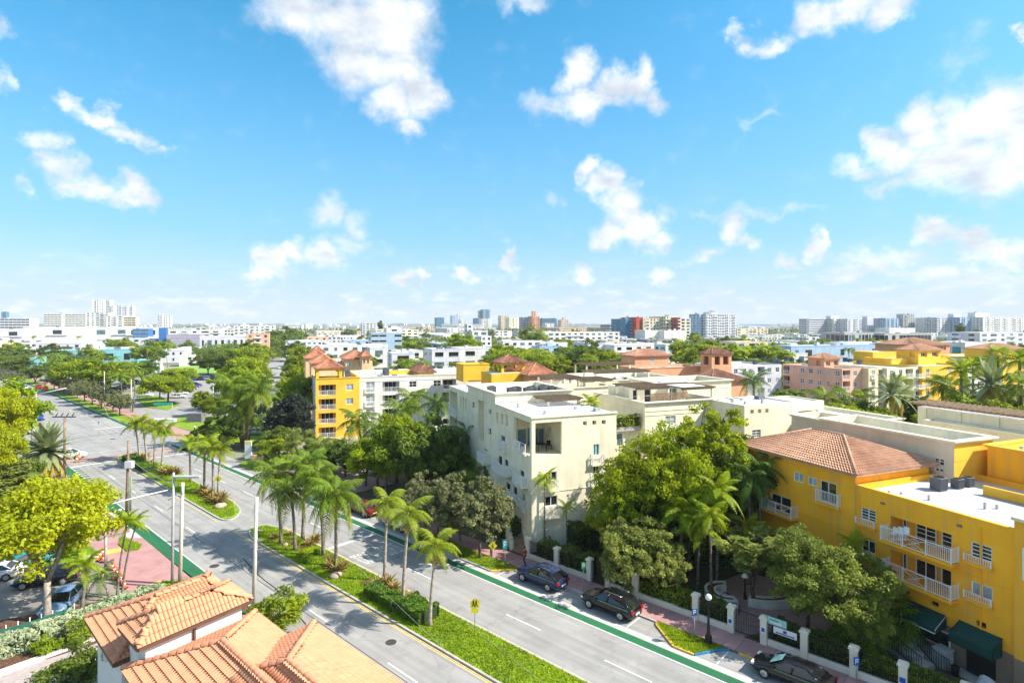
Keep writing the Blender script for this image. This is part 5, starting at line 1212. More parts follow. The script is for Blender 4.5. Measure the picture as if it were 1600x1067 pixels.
T2 = Bld('roof_pavilion', 'second tiled hip roof, just behind the corner pavilion', M1.b0 - .4, M1.b0 + 4.4, M1.a0 + 9, M1.a0 + 17, 14.4, W_peach, par=0, z0=11.4, cat='pavilion')
T2.done(); hip_roof(T2.root, T2.org, GR, T2.b0, T2.b1, T2.a0, T2.a1, 14.4, 15.9, tiler, over=.35)
T3 = Bld('roof_pavilion', 'third tiled hip roof in the row running away from the corner pavilion', M1.b0 - 1, M1.b0 + 4, M1.a0 + 24, M1.a0 + 32, 14.6, W_peach, par=0, z0=0, cat='pavilion')
T3.done(); hip_roof(T3.root, T3.org, GR, T3.b0, T3.b1, T3.a0, T3.a1, 14.6, 16.2, tiler, over=.35)
# long white wing
b562 = M1.b1 + .02
M2 = Bld('apartment_building', 'long white apartment wing with square balconies right of the yellow corner block', b562, 41, M1.a0 + .9, M1.a0 + 18, 11.9, W_white, par=.4, coping=.08, cat='apartment building', band=(11.0,))
for k in range(4):
    zf = .5 + k*2.72
    M2.window('F', ona(724*0 + 578.5, 610, M2.a0)[0], zf + .2, 1.7, 2.1, 2, 3, curtain); M2.balcony('F', ona(578.5, 610, M2.a0)[0], zf + .2, 1.9, .2)
    M2.loggia('F', ona(611, 610, M2.a0)[0], zf + .1, 3.4, 2.1, 1.4, dn=3, glass=glassd)
    M2.window('F', ona(683, 606, M2.a0)[0], zf + .9, 1.6, 1.2, 2, 2, glassd); M2.loggia('F', ona(702, 606, M2.a0)[0], zf + .1, 3.0, 2.1, 1.4, dn=2, glass=glassd)
    M2.window('F', ona(645, 606, M2.a0)[0], zf + .9, 1.5, 1.2, 2, 2, glassd)
M2.done()
for k, (x, y) in enumerate(((533, 590), (543, 588), (602, 583), (604, 586), (618, 584), (676, 580), (688, 580))):
    b, a = gab(x, y, 11.55); ac_unit((b, a, 11.52), 'dark roof unit on the long white wing', group='roof units on the long white wing', s=1.2)
mb = MB(GR, GR(20, M2.a0 + 6, 11.5)); a0 = M2.a0
for (b0, b1, a1, a2, hh, m) in ((20.5, 27.0, a0 + 9, a0 + 11.5, .9, W_yel2), (27.1, 34, a0 + 8, a0 + 10.8, .8, W_white)):
    q = Bld('roof_housing', ('yellow' if m is W_yel2 else 'white') + ' low roof housing on the long white wing', b0, b1, a1, a2, 11.5 + hh, m, par=0, z0=11.52); q.done()
M3 = mb_px('building', 'yellow roof house with two dark units above the white wing', 724, 570, 14.4, None, 764, W_yel2, depth=5, par=.2, z0=11.0, coping=.1); M3.done()
M3b = mb_px('building', 'low yellow roof block below the small open pavilion', 768, 584, 13.2, None, 826, W_yel2, depth=6, par=.0); M3b.done()
T4 = Bld('roof_pavilion', 'open yellow roof pavilion with a brown hipped roof at the centre of the view', M3b.b0 + 2.4, M3b.b1 - .4, M3b.a0 + 1, M3b.a0 + 5.6, 15.1, W_yel2, par=0, z0=13.2, cat='pavilion')
for f in 'FKLR':
    u0, u1 = (T4.b0, T4.b1) if f in 'FK' else (T4.a0, T4.a1); T4.hole(f, u0 + .5, u1 - .5, 13.3, 14.6, .3)
T4.done(); hip_roof(T4.root, T4.org, GR, T4.b0, T4.b1, T4.a0, T4.a1, 15.1, 16.5, tileb, over=.5)
def hip_house(label, px, py, h, xl, xr, wm, rm, rise=1.8, depth=10, z0=0, n=0, name='house', cat='house', over=.5, pat='w'):
    q = mb_px(name, label, px, py, h, None, xr, wm, par=0, depth=depth, z0=z0, cat=cat)
    if n: grid(q, 'F', q.b0, q.b1, max(0, h - 2.9*2), 2, 2.9, n, pat)
    elif z0:
        m_ = (q.b0 + q.b1)/2; w_ = (q.b1 - q.b0)/2
        for c_ in (m_ - w_*.5, m_ + w_*.5): q.hole('F', c_ - w_*.28, c_ + w_*.28, h - 1.9, h - .6, .5, True); q.window('F', c_, h - 1.8, w_*.4, 1.1, 2, 1, glassd, depth=.45, cut=False)
        q.hole('L', q.a0 + 1, q.a0 + 2.4, h - 1.9, h - .6, .5, True)
    q.done(); hip_roof(q.root, q.org, GR, q.b0, q.b1, q.a0, q.a1, h, h + rise, rm, over=over); return q
hip_house('low red tiled roof right behind the small yellow pavilion', 826, 586, 13.0, None, 866, W_salmon, tiler, 2.0, 12)
hip_house('brown tiled roof between the white wing and the far lilac houses', 655, 582, 12.3, None, 678, W_yel2, tileb, 1.5, 9)
hip_house('peach building with orange red hipped roof, behind the corner block', 540, 561, 12.6, None, 578, W_peach, tiler, 2.2, 14, n=4, pat='w.ww')
pb = mb_px('apartment_building', 'peach building with two roofed towers behind the yellow corner block', 516, 566, 11.4, None, 582, W_peach, depth=20, par=.4, cat='apartment building'); grid(pb, 'F', pb.b0, pb.b1, 5.4, 2, 2.8, 5, 'ww.sw'); pb.done()
hip_house('orange red tile turret at the right end of the peach building', 566, 557, 13.6, None, 578, W_peach, tiler, 1.5, 6, z0=11)
hip_house('small orange tile turret far left on the peach building', 488, 551, 14.0, None, 506, W_peach, tiler, 1.8, 8, z0=0, n=2)
hip_house('salmon house with a shallow gabled roof beyond the dark canopies', 992, 556, 14.6, None, 1045, W_salmon, tilep, 1.5, 6, n=3, pat='.w.')
sw_ = mb_px('building', 'low salmon roof terrace beside the salmon house', 1000, 576, 12.9, None, 1105, W_salmon, depth=8, par=.5, coping=.1); sw_.done()
hip_house('wide brown tiled roof in front of the salmon tower', 1112, 596, 12.0, None, 1168, W_salmon, tileb, 1.8, 8)
st_ = mb_px('building', 'square salmon tower with open arches under a pyramid tile roof', 1112, 553, 16.0, None, 1143, W_salmon, depth=3.6, par=0)
st_.hole('F', st_.b0 + .8, (st_.b0+st_.b1)/2 - .4, 13.6, 15.4, .4); st_.hole('F', (st_.b0+st_.b1)/2 + .4, st_.b1 - .8, 13.6, 15.4, .4); st_.hole('L', st_.a0 + 1, st_.a1 - 1, 13.6, 15.4, .4); st_.window('F', st_.b0 + 2.4, 9.5, 1.2, 1.4); st_.done()
hip_roof(st_.root, st_.org, GR, st_.b0, st_.b1, st_.a0, st_.a1, 16.0, 17.2, tileb, over=.35)
for q_, n_ in ((M2, 16), (sw_, 5), (pb, 8)): roof_bits(q_, n_, 3)
# white, pink, cream and yellow fronts on the right
def front(name, label, px, py, h, xl, xr, wm, nL, nF, patL, patF, nf=4, z0=.6, fh=2.75, depth=None, **k):
    q = mb_px(name, label, px, py, h, xl, xr, wm, depth=depth, par=.45, cat='apartment building', **k)
    if nL: grid(q, 'L', q.a0, q.a1, z0, nf, fh, nL, patL)
    if nF: grid(q, 'F', q.b0, q.b1, z0, nf, fh, nF, patF)
    q.done(); return q
front('apartment_building', 'white apartment block with dark balconies left of the pink one', 1143, 572, 11.7, None, 1221, W_lil, 0, 6, '', 'ww.bww', depth=14)
front('apartment_building', 'pink apartment building with white balconies in the right middle distance', 1316, 576, 11.6, 1223, 1356, W_pink, 7, 3, 'wswww.b', 'bww')
front('apartment_building', 'pale cream apartment front just right of the pink building', 1357, 575.5, 11.6, None, 1386, W_cream, 0, 2, '', 'tb', depth=20)
front('apartment_building', 'cream apartment block with deep shaded balconies at its right end', 1386, 575, 11.6, None, 1441, W_cream2, 0, 4, '', 'wtbo', depth=18)
front('apartment_building', 'light yellow apartment block with tall windows behind the palm grove', 1441, 572, 11.8, None, 1508, W_yel2, 0, 4, '', 't.w.', depth=20)
front('apartment_building', 'white apartment block with red brown balconies behind the palms', 1512, 562, 12.2, None, 1567, W_white, 0, 4, '', '.b.w', depth=22)
front('apartment_building', 'yellow apartment block with tiled corner tower at the right edge', 1567, 560, 12.4, None, 1680, W_yel2, 0, 6, '', 'wbwwbw', depth=22)
hip_house('brown tiled turret roof on the yellow block at the right edge', 1560, 546, 15.0, None, 1602, W_yel2, tilep, 1.6, 9, z0=11)
yr = mb_px('building', 'yellow roof storey behind the cream right hand block', 1393, 561, 13.0, None, 1484, W_yel2, depth=8, par=.3, coping=.1, z0=11); yr.done()
hip_house('small yellow tower with pale tiled roof over the right hand blocks', 1435, 547, 15.4, None, 1470, W_yel2, tilep, 1.5, 6, z0=11)
hip_house('big pale tiled roof behind the small yellow tower', 1430, 539, 15.4, None, 1484, W_salmon, tilep, 2.2, 14, z0=11)
mb_px('building', 'low yellow roof room left of the small yellow tower', 1364, 550, 14.5, None, 1402, W_yel2, depth=6, par=.2, z0=11).done()
hip_house('small salmon hipped roof turret above the pink building', 1288, 560, 13.6, None, 1312, W_salmon, tilep, 1.2, 5, z0=11.1)
for k in range(18):
    px = 1180 + k*11.4 + (k*7) % 5; py = 569 - (k*5) % 7; b, a = gab(px, py, 11.3)
    ac_unit((b, a, 11.3), 'one of the grey roof units in the row above the pink and white blocks', group='roof units above the pink and white blocks', s=1.15)
# ---- white modern rows and other houses beyond
far_n = [0]
def farbld(label, b0, b1, a0, a1, h, wm, nf=None, bay=4.0, glass=None, par=.4, name='building', group=None, face='FL', wfill=.5, hfill=.45, fr=GR, rm=None, ribbon=False, z0=0, cat=None, extra=True):
    """distant building: walls, parapet, roof plant and rows of recessed dark openings, joined as one part"""
    org = fr(b0, a0, 0); r = empty(name, org, label, cat or ('building' if h < 30 else 'tower'), group); far_n[0] += 1
    mb = MB(fr, org); mb.box(b0, b1, a0, a1, z0, h - par, False); mb.build('wall', wm, r)
    mb = MB(fr, org); mb.box(b0 + .3, b1 - .3, a0 + .3, a1 - .3, h - par - .02, h - par + .05, False); mb.build('roof', rm or R_white, r)
    mb = MB(fr, org)
    if par:
        t = .3; mb.box(b0-.08, b1+.08, a0-.08, a0+t, h-par, h); mb.box(b0-.08, b1+.08, a1-t, a1+.08, h-par, h); mb.box(b0-.08, b0+t, a0+t, a1-t, h-par, h); mb.box(b1-t, b1+.08, a0+t, a1-t, h-par, h)
        mb.build('parapet', wm, r)
    rr = random.Random(int(b0*3 + a0*7 + h))
    if extra and b1 - b0 > 8 and a1 - a0 > 8:
        for k in range(rr.randint(1, 3)):
            mb = MB(fr, org); x = rr.uniform(b0 + 1.5, b1 - 4); y = rr.uniform(a0 + 1.5, a1 - 4); s = rr.uniform(1, 3); mb.box(x, x + s, y, y + s*rr.uniform(.6, 1.2), h - par + .06, h + rr.uniform(.3, 1.5), False)
            mb.build('roof_plant', rr.choice([acm, wm, R_white]), r)
    nf = nf or max(1, int((h - z0 - .6) / 3.0)); fh = (h - z0 - .4) / nf; mw = MB(fr, org); mg = MB(fr, org); ml = MB(fr, org)
    mbal = MB(fr, org)
    for f in face:
        u0, u1 = (b0, b1) if f in 'FK' else (a0, a1); n = max(1, int((u1-u0)/bay)); st = (u1-u0)/n
        for i in range(n):
            if rr.random() < .12: continue
            ty = rr.random(); colw = rr.choice([.7, 1, 1, 1.35]); bal = h > 13 and ty < .38 and not ribbon
            for k in range(nf):
                z = z0 + k*fh + fh*(.5 - hfill/2) + .2
                w = min(st*.92, st * (1.0 if ribbon else wfill * colw * rr.choice([1, 1, .85]))); c = u0 + st*(i+.5); zz = z + fh*hfill
                m_ = mw if not ribbon and rr.random() < .7 else mg
                if ribbon: m_ = mw
                d0, d1 = .03, -.1
                if bal:
                    c0, c1 = c - st*.46, c + st*.46
                    for za, zb in ((z - .55, z - .35), (z - .35, z + .35)):
                        t = .9 if za < z - .5 else .85
                        if f == 'F': mbal.box(c0, c1, a0 - .9, a0 - (.02 if t == .9 else .82), za, zb)
                        elif f == 'L': mbal.box(b0 - .9, b0 - (.02 if t == .9 else .82), c0, c1, za, zb)
                if f == 'F': m_.box(c-w/2, c+w/2, a0-d0, a0+.05, z, zz, False); ml.box(c-w/2-.1, c+w/2+.1, a0-.12, a0-d0*.1, z-.14, z-.01)
                elif f == 'L': m_.box(b0-d0, b0+.05, c-w/2, c+w/2, z, zz, False); ml.box(b0-.12, b0-.002, c-w/2-.1, c+w/2+.1, z-.14, z-.01)
                elif f == 'R': m_.box(b1-.05, b1+d0, c-w/2, c+w/2, z, zz, False); ml.box(b1+.002, b1+.12, c-w/2-.1, c+w/2+.1, z-.14, z-.01)
    if mbal.f: o = mbal.build('balconies', rr.choice([wm, whitem]), r); o['kind'] = 'stuff'
    g0 = glass or glassd
    for m_, g in ((mw, g0), (mg, glassb), (ml, whitem)):
        if m_.f: o = m_.build('windows' if g is not whitem else 'sills', g, r); o['kind'] = 'stuff'
    return r
def far_px(label, x0, x1, ytop, D, wm, depth=None, h=None, **k):
    """distant block facing us squarely in the grid, set by its columns, its top edge and its distance"""
    h = h or topz(ytop, D); X = (x0 - CX)*D/FPX; b0, a0 = GR.inv(X, D)
    dx = (x1 - CX)/FPX; t = a0/(dx*GA[0] + GA[1]); b1 = dx*t*GB[0] + t*GB[1]
    return farbld(label, min(b0, b1), max(b0, b1), a0, a0 + (depth or max(8, (b1-b0)*.35)), h, wm, **k)
# landmark list: (label, x0, x1, top y, distance, wall, depth, extras)
LM = [
 ('white glass apartment tower with a blue centre, tallest on the left skyline', 144, 172, 468, 1050, W_white, 22, dict(bay=3.4, wfill=.55, hfill=.55)),
 ('second white tower of the left skyline pair, with two dark glass bands', 173, 207, 477, 1060, W_lil, 22, dict(bay=4)),
 ('white stepped apartment block below the left towers', 68, 134, 490, 800, W_white, 30, dict(ribbon=True, hfill=.35)),
 ('white block with strip balconies under the left tower pair', 134, 170, 488, 820, W_white, 26, dict(bay=5)),
 ('white block with a green planted wall right of the left towers', 166, 192, 493, 780, W_white, 22, dict(bay=5)),
 ('pale block with dark balcony bands right of the green planted wall', 192, 212, 495, 790, W_beige, 20, dict(ribbon=True)),
 ('slim white round-topped tower left of centre', 245, 254, 491, 1100, W_lil, 12, {}), ('white stepped tower beside the slim one', 254, 267, 493, 1120, W_white, 14, {}),
 ('white office block at the far left edge with navy windows', -40, 46, 497, 700, W_lil, 30, dict(ribbon=True, hfill=.5)),
 ('small dark blue glass tower at the far left edge', 2, 9, 487, 1500, W_teal, 20, dict(glass=glassb)),
 ('long white shopping hall with tall blank walls on the left', 36, 207, 511, 520, W_white, 40, dict(bay=16, nf=2, wfill=.3)),
 ('white curved hall with green glass at the left edge', -60, 36, 514, 500, W_lil, 40, dict(bay=14, nf=2)),
 ('deep blue glass hall in the left distance', 207, 232, 514, 510, W_dblue, 20, dict(ribbon=True, glass=glassb)),
 ('white wing over the blue glass hall', 196, 250, 511.5, 530, W_white, 10, dict(bay=12, nf=2)),
 ('bright blue pier with a salmon canopy in the left distance', 248, 260, 512, 470, W_dblue, 8, dict(face='')),
 ('violet grey perforated car park wall left of centre', 260, 312, 523, 460, W_violet, 30, dict(face='F', ribbon=True, hfill=.25, nf=5, glass=W_violet)),
 ('long low white roofline with tanks in the left distance', 262, 345, 516, 620, W_white, 30, dict(bay=9)),
 ('white colonnaded hall left of the pink house', 312, 402, 526, 430, W_lil, 30, dict(bay=4, nf=1, hfill=.6)),
 ('pale hotel block in the left distance', 365, 430, 509, 640, W_white, 30, dict(bay=5)),
 ('turquoise school hall with a pale rim', 70, 150, 547.5, 315, W_sky, 14, dict(bay=11, nf=1, glass=W_teal)),
 ('turquoise school wing with arched grey shutters', 150, 214, 546, 312, W_sky, 14, dict(bay=9, nf=1)),
 ('low turquoise pavilion on the left near the trees', 46, 62, 559, 255, W_sky, 8, dict(nf=1)),
 ('small white and aqua school pavilion with yellow trim', 214, 236, 562, 272, W_sky, 8, dict(nf=1)),
 ('pale green villa with a yellow roof line beyond the playing field', 280, 302, 555.5, 300, W_white, 10, dict(nf=2, bay=3)),
 ('pink stuccoed house with white trim left of centre', 385, 421, 521, 360, W_pink, 14, dict(bay=4)),
 ('long white mid-rise on the horizon left of centre', 566, 594, 504.5, 900, W_lil, 18, dict(bay=5)),
 ('blue and white striped modern building beyond the peach roofs', 580, 628, 520, 350, W_blue, 12, dict(ribbon=True, hfill=.35)),
 ('white stair tower of the striped modern building', 604, 628, 512, 356, W_white, 10, dict(bay=8)),
 ('teal glass skyscraper, tallest at the centre of the skyline', 755, 766, 483.5, 1700, W_teal, 26, dict(bay=5, glass=glassb)),
 ('thin dark tower beside the teal skyscraper', 749, 753, 485.5, 1720, W_grey, 14, {}),
 ('low teal block under the central skyscraper', 742, 752, 497, 1650, W_teal, 18, {}),
 ('blue grey tower left of the central skyscraper', 682, 694, 496, 1500, W_teal, 20, {}),
 ('pale blue tower standing left of the skyline centre', 706, 714, 493, 1700, W_blue, 18, {}), ('narrow pale tower next to the pale blue one', 715, 719, 491, 1720, W_lil, 14, {}),
 ('white triangular-looking block on the skyline centre left', 719, 728, 499, 1500, W_white, 18, {}),
 ('white sloped block below the teal skyscraper', 753, 768, 498, 1400, W_white, 22, {}),
 ('tan art deco tower on the skyline', 783, 795, 493, 1350, W_beige, 20, {}), ('cream hotel block of the skyline right of the tan one', 796, 817, 496, 1300, W_cream2, 24, dict(bay=6)),
 ('rose brown hotel slab beside the pink tower', 817, 830, 495.5, 1100, W_violet, 20, dict(bay=5)),
 ('pink hotel with a stepped crown tower', 831, 843, 494, 1090, W_salmon, 20, dict(bay=4)), ('narrow crown tower on top of the pink hotel', 832.5, 838, 486, 1095, W_salmon, 6, {}),
 ('dark blue glass hotel right of the pink one', 847, 870, 497.5, 1150, W_teal, 20, dict(ribbon=True, glass=glassd, hfill=.5)), ('white annex before the dark blue hotel', 852, 866, 505, 1000, W_lil, 14, {}),
 ('beige domed tower on the skyline', 877, 888, 499.5, 1300, W_tan, 18, {}), ('beige turret of the domed tower', 880, 884, 496, 1305, W_tan, 6, {}),
 ('grey flat block with dark window bands before the red and blue one', 953, 977, 507, 620, W_grey, 20, dict(ribbon=True)),
 ('bright blue end of the colourful cinema block', 977, 993, 498, 560, W_teal, 26, dict(bay=5)), ('brick red bay of the colourful cinema block', 994, 1005, 495.5, 555, W_red, 26, dict(bay=6)),
 ('sand coloured centre of the colourful cinema block', 1005, 1040, 497, 556, W_beige, 30, dict(bay=3.5, hfill=.6, wfill=.35)), ('cream right half of the colourful cinema block', 1040, 1058, 494, 558, W_cream, 28, dict(bay=3.5, hfill=.6, wfill=.35)),
 ('narrow red stripe bay on the colourful block', 1058.5, 1063, 496, 552, W_red, 20, {}), ('cream end bay of the colourful block', 1063.5, 1079, 497, 556, W_cream2, 22, dict(bay=4, hfill=.6)),
 ('plain white box in front of the colourful block', 1008, 1035, 516, 500, W_white, 16, dict(face='')), ('second plain white box before the colourful block', 1038, 1070, 516.5, 498, W_white, 16, dict(face='')),
 ('dark low glass hall under the white boxes', 1012, 1050, 530, 420, W_violet, 14, dict(ribbon=True)),
 ('blue white apartment tower with strong balcony grid, right of centre', 1103, 1149, 490.5, 640, W_lil, 18, dict(bay=3.2, wfill=.62, hfill=.5, glass=glassd)), ('pale blue side wall of the balcony grid tower', 1093, 1103, 490.5, 644, W_blue, 18, dict(bay=5)),
 ('roof house on the balcony grid tower', 1108, 1122, 487.5, 650, W_lil, 10, dict(face='')),
 ('long white slab with rows of balconies, left section of the far right row', 1264, 1303, 498, 860, W_lil, 18, dict(ribbon=True, hfill=.4)),
 ('plain white end of the left slab section', 1303, 1324, 498, 862, W_white, 18, dict(bay=12)), ('blue white middle section of the long right slab', 1324, 1382, 498, 850, W_lil, 18, dict(bay=3.6, wfill=.6)),
 ('fourth section of the long right slab with chequered windows', 1383, 1450, 497, 840, W_blue, 18, dict(bay=3.3, wfill=.6, hfill=.5)), ('blank white stair section of the long right slab', 1450, 1464, 496.5, 838, W_white, 18, dict(face='')),
 ('dark balconied section of the long right slab', 1464, 1500, 496, 820, W_lil, 18, dict(bay=3.3, wfill=.7, hfill=.55)), ('pale blue balconied section of the long right slab', 1500, 1536, 495.5, 815, W_blue, 18, dict(bay=4, wfill=.6)),
 ('right end section of the long slab, cut by the frame', 1536, 1640, 495.5, 810, W_white, 18, dict(bay=4)),
 ('white roof tower on the long slab, left', 1298, 1311, 493.5, 870, W_lil, 8, dict(face='')), ('grey roof house on the long slab, middle', 1411, 1429, 490.5, 850, W_grey, 10, dict(face='F')), ('white roof tower on the long slab, right', 1524, 1546, 488.5, 825, W_white, 10, dict(face='')),
 ('roof tower left of the white one on the long slab', 1490, 1504, 490.5, 830, W_lil, 8, dict(face='')), ('roof house on the long slab near its centre', 1355, 1376, 494, 860, W_lil, 8, dict(face='')),
 ('glass fronted modern building with green roof deck', 1320, 1382, 519.5, 420, W_grey, 20, dict(bay=3.4, nf=2, wfill=.7, hfill=.6)), ('dark glass restaurant with white roof slab', 1382, 1455, 520.5, 425, W_grey, 20, dict(ribbon=True, nf=2, hfill=.6)),
 ('white pavilion stage on the glass fronted building', 1390, 1430, 512.5, 450, W_white, 12, dict(face='')),
 ('white house with teal windows beyond the palms', 1508, 1560, 535, 255, W_white, 14, dict(bay=7, nf=2, glass=tealglass)), ('lilac white warehouse at the right edge', 1531, 1640, 519.5, 380, W_lil, 20, dict(bay=10)),
 ('long pale blue low building in the right middle distance', 1236, 1390, 540.5, 250, W_blue, 10, dict(bay=7, nf=2)), ('white roofed low row behind the pale blue building', 1320, 1460, 536, 285, W_white, 12, dict(bay=6)),
 ('white terrace house with green glass, right of the pink tower', 1204, 1262, 553, 215, W_white, 10, dict(bay=5, glass=tealglass)),
 ('grey white modern house with angled walls, centre left', 675, 720, 545.5, 230, W_lil, 14, dict(bay=5)), ('white modern house right of the angled one', 720, 778, 544, 235, W_white, 16, dict(bay=6)), ('low white house with dark porch at centre', 778, 806, 548, 228, W_white, 10, dict(bay=4)),
 ('white apartment row with strip roofs behind the peach turret', 470, 606, 540, 290, W_white, 14, dict(bay=4.5)), ('white villa with curved balconies left of the palm group', 578, 606, 543, 250, W_white, 12, dict(bay=4)),
 ('low white flat house with parapet right of the balconied villa', 612, 648, 551.5, 228, W_lil, 10, dict(bay=6)),
 ('pale blue two storey house at the centre', 843, 878, 541, 285, W_blue, 10, dict(bay=5)), ('white two storey row with square windows at the centre', 786, 846, 533, 320, W_white, 10, dict(bay=4)),
 ('white cube house with regular windows, centre', 752, 768, 525, 400, W_white, 10, dict(bay=3.5)), ('white tower house standing over the centre trees', 730, 738, 506.5, 420, W_white, 7, dict(bay=6)), ('white porch house beside the tower house', 738, 762, 517, 410, W_white, 12, dict(bay=4, hfill=.6)),
 ('white office wing with lilac end right of centre', 919, 960, 536, 250, W_lil, 14, dict(bay=4.5)), ('long white modern block right of centre', 960, 1064, 539, 245, W_white, 14, dict(bay=5, hfill=.5)), ('white front with green glass bays right of centre', 1040, 1065, 538, 240, W_white, 8, dict(bay=4, glass=tealglass)),
 ('white school like building with many windows, centre right', 846, 968, 519, 430, W_white, 16, dict(bay=5)), ('white low wing before the cypress, centre right', 1150, 1200, 534, 300, W_beige, 12, dict(bay=6)),
 ('pale green seaside block far right of centre', 1152, 1200, 513, 700, W_beige, 16, dict(bay=6)),
]
for (lb, x0, x1, yt, D, wm, dp, kw) in LM: far_px(lb, x0, x1, yt, D, wm, dp, **kw)
k_ = far_px('yellow playhouse kiosk with two white spires by the car park', 234, 257, 578.5, 262, W_plumb, 6, nf=1, bay=4, extra=False, par=0)
for px in (245, 252):
    x, y, _ = at(px, 261.5); mb = MB(None, (x, y, 0)); mb.lathe((x, y, 0), [(1.0, 0), (1.0, 2.2)], 8, False); mb.lathe((x, y, 2.2), [(1.1, 0), (.5, 1.6), (.05, 3.6)], 8, False); o = mb.build('spire', whitem, k_); o.location = (x - k_.location[0], y - k_.location[1], 0)
occ = []
def used_box(b0, b1, a0, a1, pad=3):
    return any(b0 < x1 + pad and b1 > x0 - pad and a0 < y1 + pad and a1 > y0 - pad for x0, x1, y0, y1 in occ)
for o in list(COL.objects):
    if o.type == 'EMPTY' and o.get('category') in ('building', 'tower', 'apartment building', 'house', 'pavilion'):
        bb = []
        for c in o.children:
            if c.type == 'MESH' and c.name.startswith('wall'):
                for v in c.bound_box: p = (v[0] + o.location[0], v[1] + o.location[1]); bb.append(GR.inv(*p))
                # bound boxes are world aligned: take the mesh corners instead
                bb = [GR.inv(v.co.x + o.location[0], v.co.y + o.location[1]) for v in c.data.vertices]
        if bb: occ.append((min(p[0] for p in bb), max(p[0] for p in bb), min(p[1] for p in bb), max(p[1] for p in bb)))
# the town between: flat-roofed houses lot by lot, in blocks between the streets
rr = random.Random(23); CNT = {}
def town(a0, a1, step_a, step_b, hr, group, prob, adj):
    a = a0
    while a < a1:
        blo, bhi = -a * .62 - 20, a * 1.75 + 40; b = blo
        while b < bhi:
            w, d = rr.uniform(.45, .82) * step_b, rr.uniform(.45, .8) * step_a
            bb, aa = b + rr.uniform(0, step_b - w), a + rr.uniform(0, step_a - d); x, y, _ = GR(bb + w/2, aa); px = CX + x*FPX/max(y, 1)
            t_, s_ = RD.inv(x, y)
            ok = -40 < px < 1640 and bb < 1360 and y > 0 and not used_box(bb, bb+w, aa, aa+d) and not (-14 < bb + w/2 < 8 and a < 900) and not (t_ < 44 and px < 420 and a < 420) and rr.random() < prob
            if px < 430 and a < 330: ok = False
            if ok:
                h = rr.uniform(*hr); wm = rr.choice([W_white]*5 + [W_lil]*3 + [W_cream2, W_beige, W_blue, W_peach]); c = wm.name[5:].replace('_', ' ')
                occ.append((bb, bb+w, aa, aa+d)); gl = group + ', ' + c
                far_b = farbld('%s %s flat-roofed house %s, %s' % ('low' if h < (hr[0]+hr[1])/2 else 'tall', c, sector(px), adj), bb, bb+w, aa, aa+d, h, wm, bay=rr.choice([3.5, 4.5, 6]), group='%s houses %s' % (c, adj), wfill=rr.choice([.4, .55]), extra=True)
            b += step_b
        a += step_a
town(180, 330, 30, 26, (5.5, 8.5), 'near town', .78, 'near town')
town(330, 620, 44, 34, (6, 11), 'mid town', .68, 'middle town')
town(620, 1300, 95, 62, (8, 17), 'far town', .6, 'far town')
# ---------------------------------------------------------------- tiled house at the lower left
zM = Z(5.333, 130, 880)
HB = Vector((-16, 27, 0)); hr = empty('tiled_roof_house', HB, 'house with overlapping peach clay tile hip roofs and white walls, bottom left', 'house')
def VG(p, z): return Vector(G(*p, z))
ROADN = Vector((-UR[0], -UR[1], 0))     # back towards the viewer along the avenue
tiles = []
def house_tile():
    mb = MB(); n = 5; L = .43; r0, r1 = .098, .082
    rows = []
    for y, r, z in ((0, r0, .055), (L, r1, .0)):
        rows.append([mb.pt(-r*math.cos(math.pi*k/n), y, z + r*.75*math.sin(math.pi*k/n)) for k in range(n+1)])
    for k in range(n): mb.f.append([rows[0][k], rows[0][k+1], rows[1][k+1], rows[1][k]]); mb.m.append(0); mb.smooth.append(True)
    lo = [mb.pt(-(r0-.02)*math.cos(math.pi*k/n), 0.0, .055 + (r0-.02)*.75*math.sin(math.pi*k/n) - .02) for k in range(n+1)]
    for k in range(n): mb.f.append([rows[0][k+1], rows[0][k], lo[k], lo[k+1]]); mb.m.append(0); mb.smooth.append(False)
    # pan strip between two barrels
    a = [mb.pt(r0-.01, 0, .05), mb.pt(.195-r0+.01, 0, .05), mb.pt(.195-r1, L, .0), mb.pt(r1-.01, L, .0)]
    mb.f.append(a); mb.m.append(0); mb.smooth.append(False)
    b = [mb.pt(r0-.01, 0, .0), mb.pt(.195-r0+.01, 0, .0)]; mb.f.append([b[0], b[1], a[1], a[0]]); mb.m.append(0); mb.smooth.append(False)
    return mb
def slope_tiles(poly3, e0, e1):
    """poly3: corners of the slope, eave first e0->e1"""
    n = (poly3[1]-poly3[0]).cross(poly3[2]-poly3[1]).normalized()
    if n.z < 0: n = -n
    ux = (e1-e0).normalized(); uy = n.cross(ux).normalized()
    if uy.z < 0: uy = -uy
    pts2 = [((p-e0).dot(ux), (p-e0).dot(uy)) for p in poly3]
    def ins(x, y):
        c = False; j = len(pts2)-1
        for i in range(len(pts2)):
            (xi, yi), (xj, yj) = pts2[i], pts2[j]
            if (yi > y) != (yj > y) and x < (xj-xi)*(y-yi)/(yj-yi)+xi: c = not c
            j = i
        return c
    x0, x1 = min(p[0] for p in pts2), max(p[0] for p in pts2); y1 = max(p[1] for p in pts2); y = -.06; row = 0
    uxr = uy.cross(n)   # right-handed x axis
    M = Matrix((uxr, uy, n)).transposed()
    while y < y1:
        x = x0
        while x < x1:
            if ins(x + .1, y + .22) or ins(x + .1, max(.02, y + .1)):
                tiles.append((e0 + ux*x + uy*y + n*(.03 + .006*random.random()), M @ Matrix.Rotation(random.uniform(-.02, .02), 3, 'Z')))
            x += .195
        y += .37; row += 1
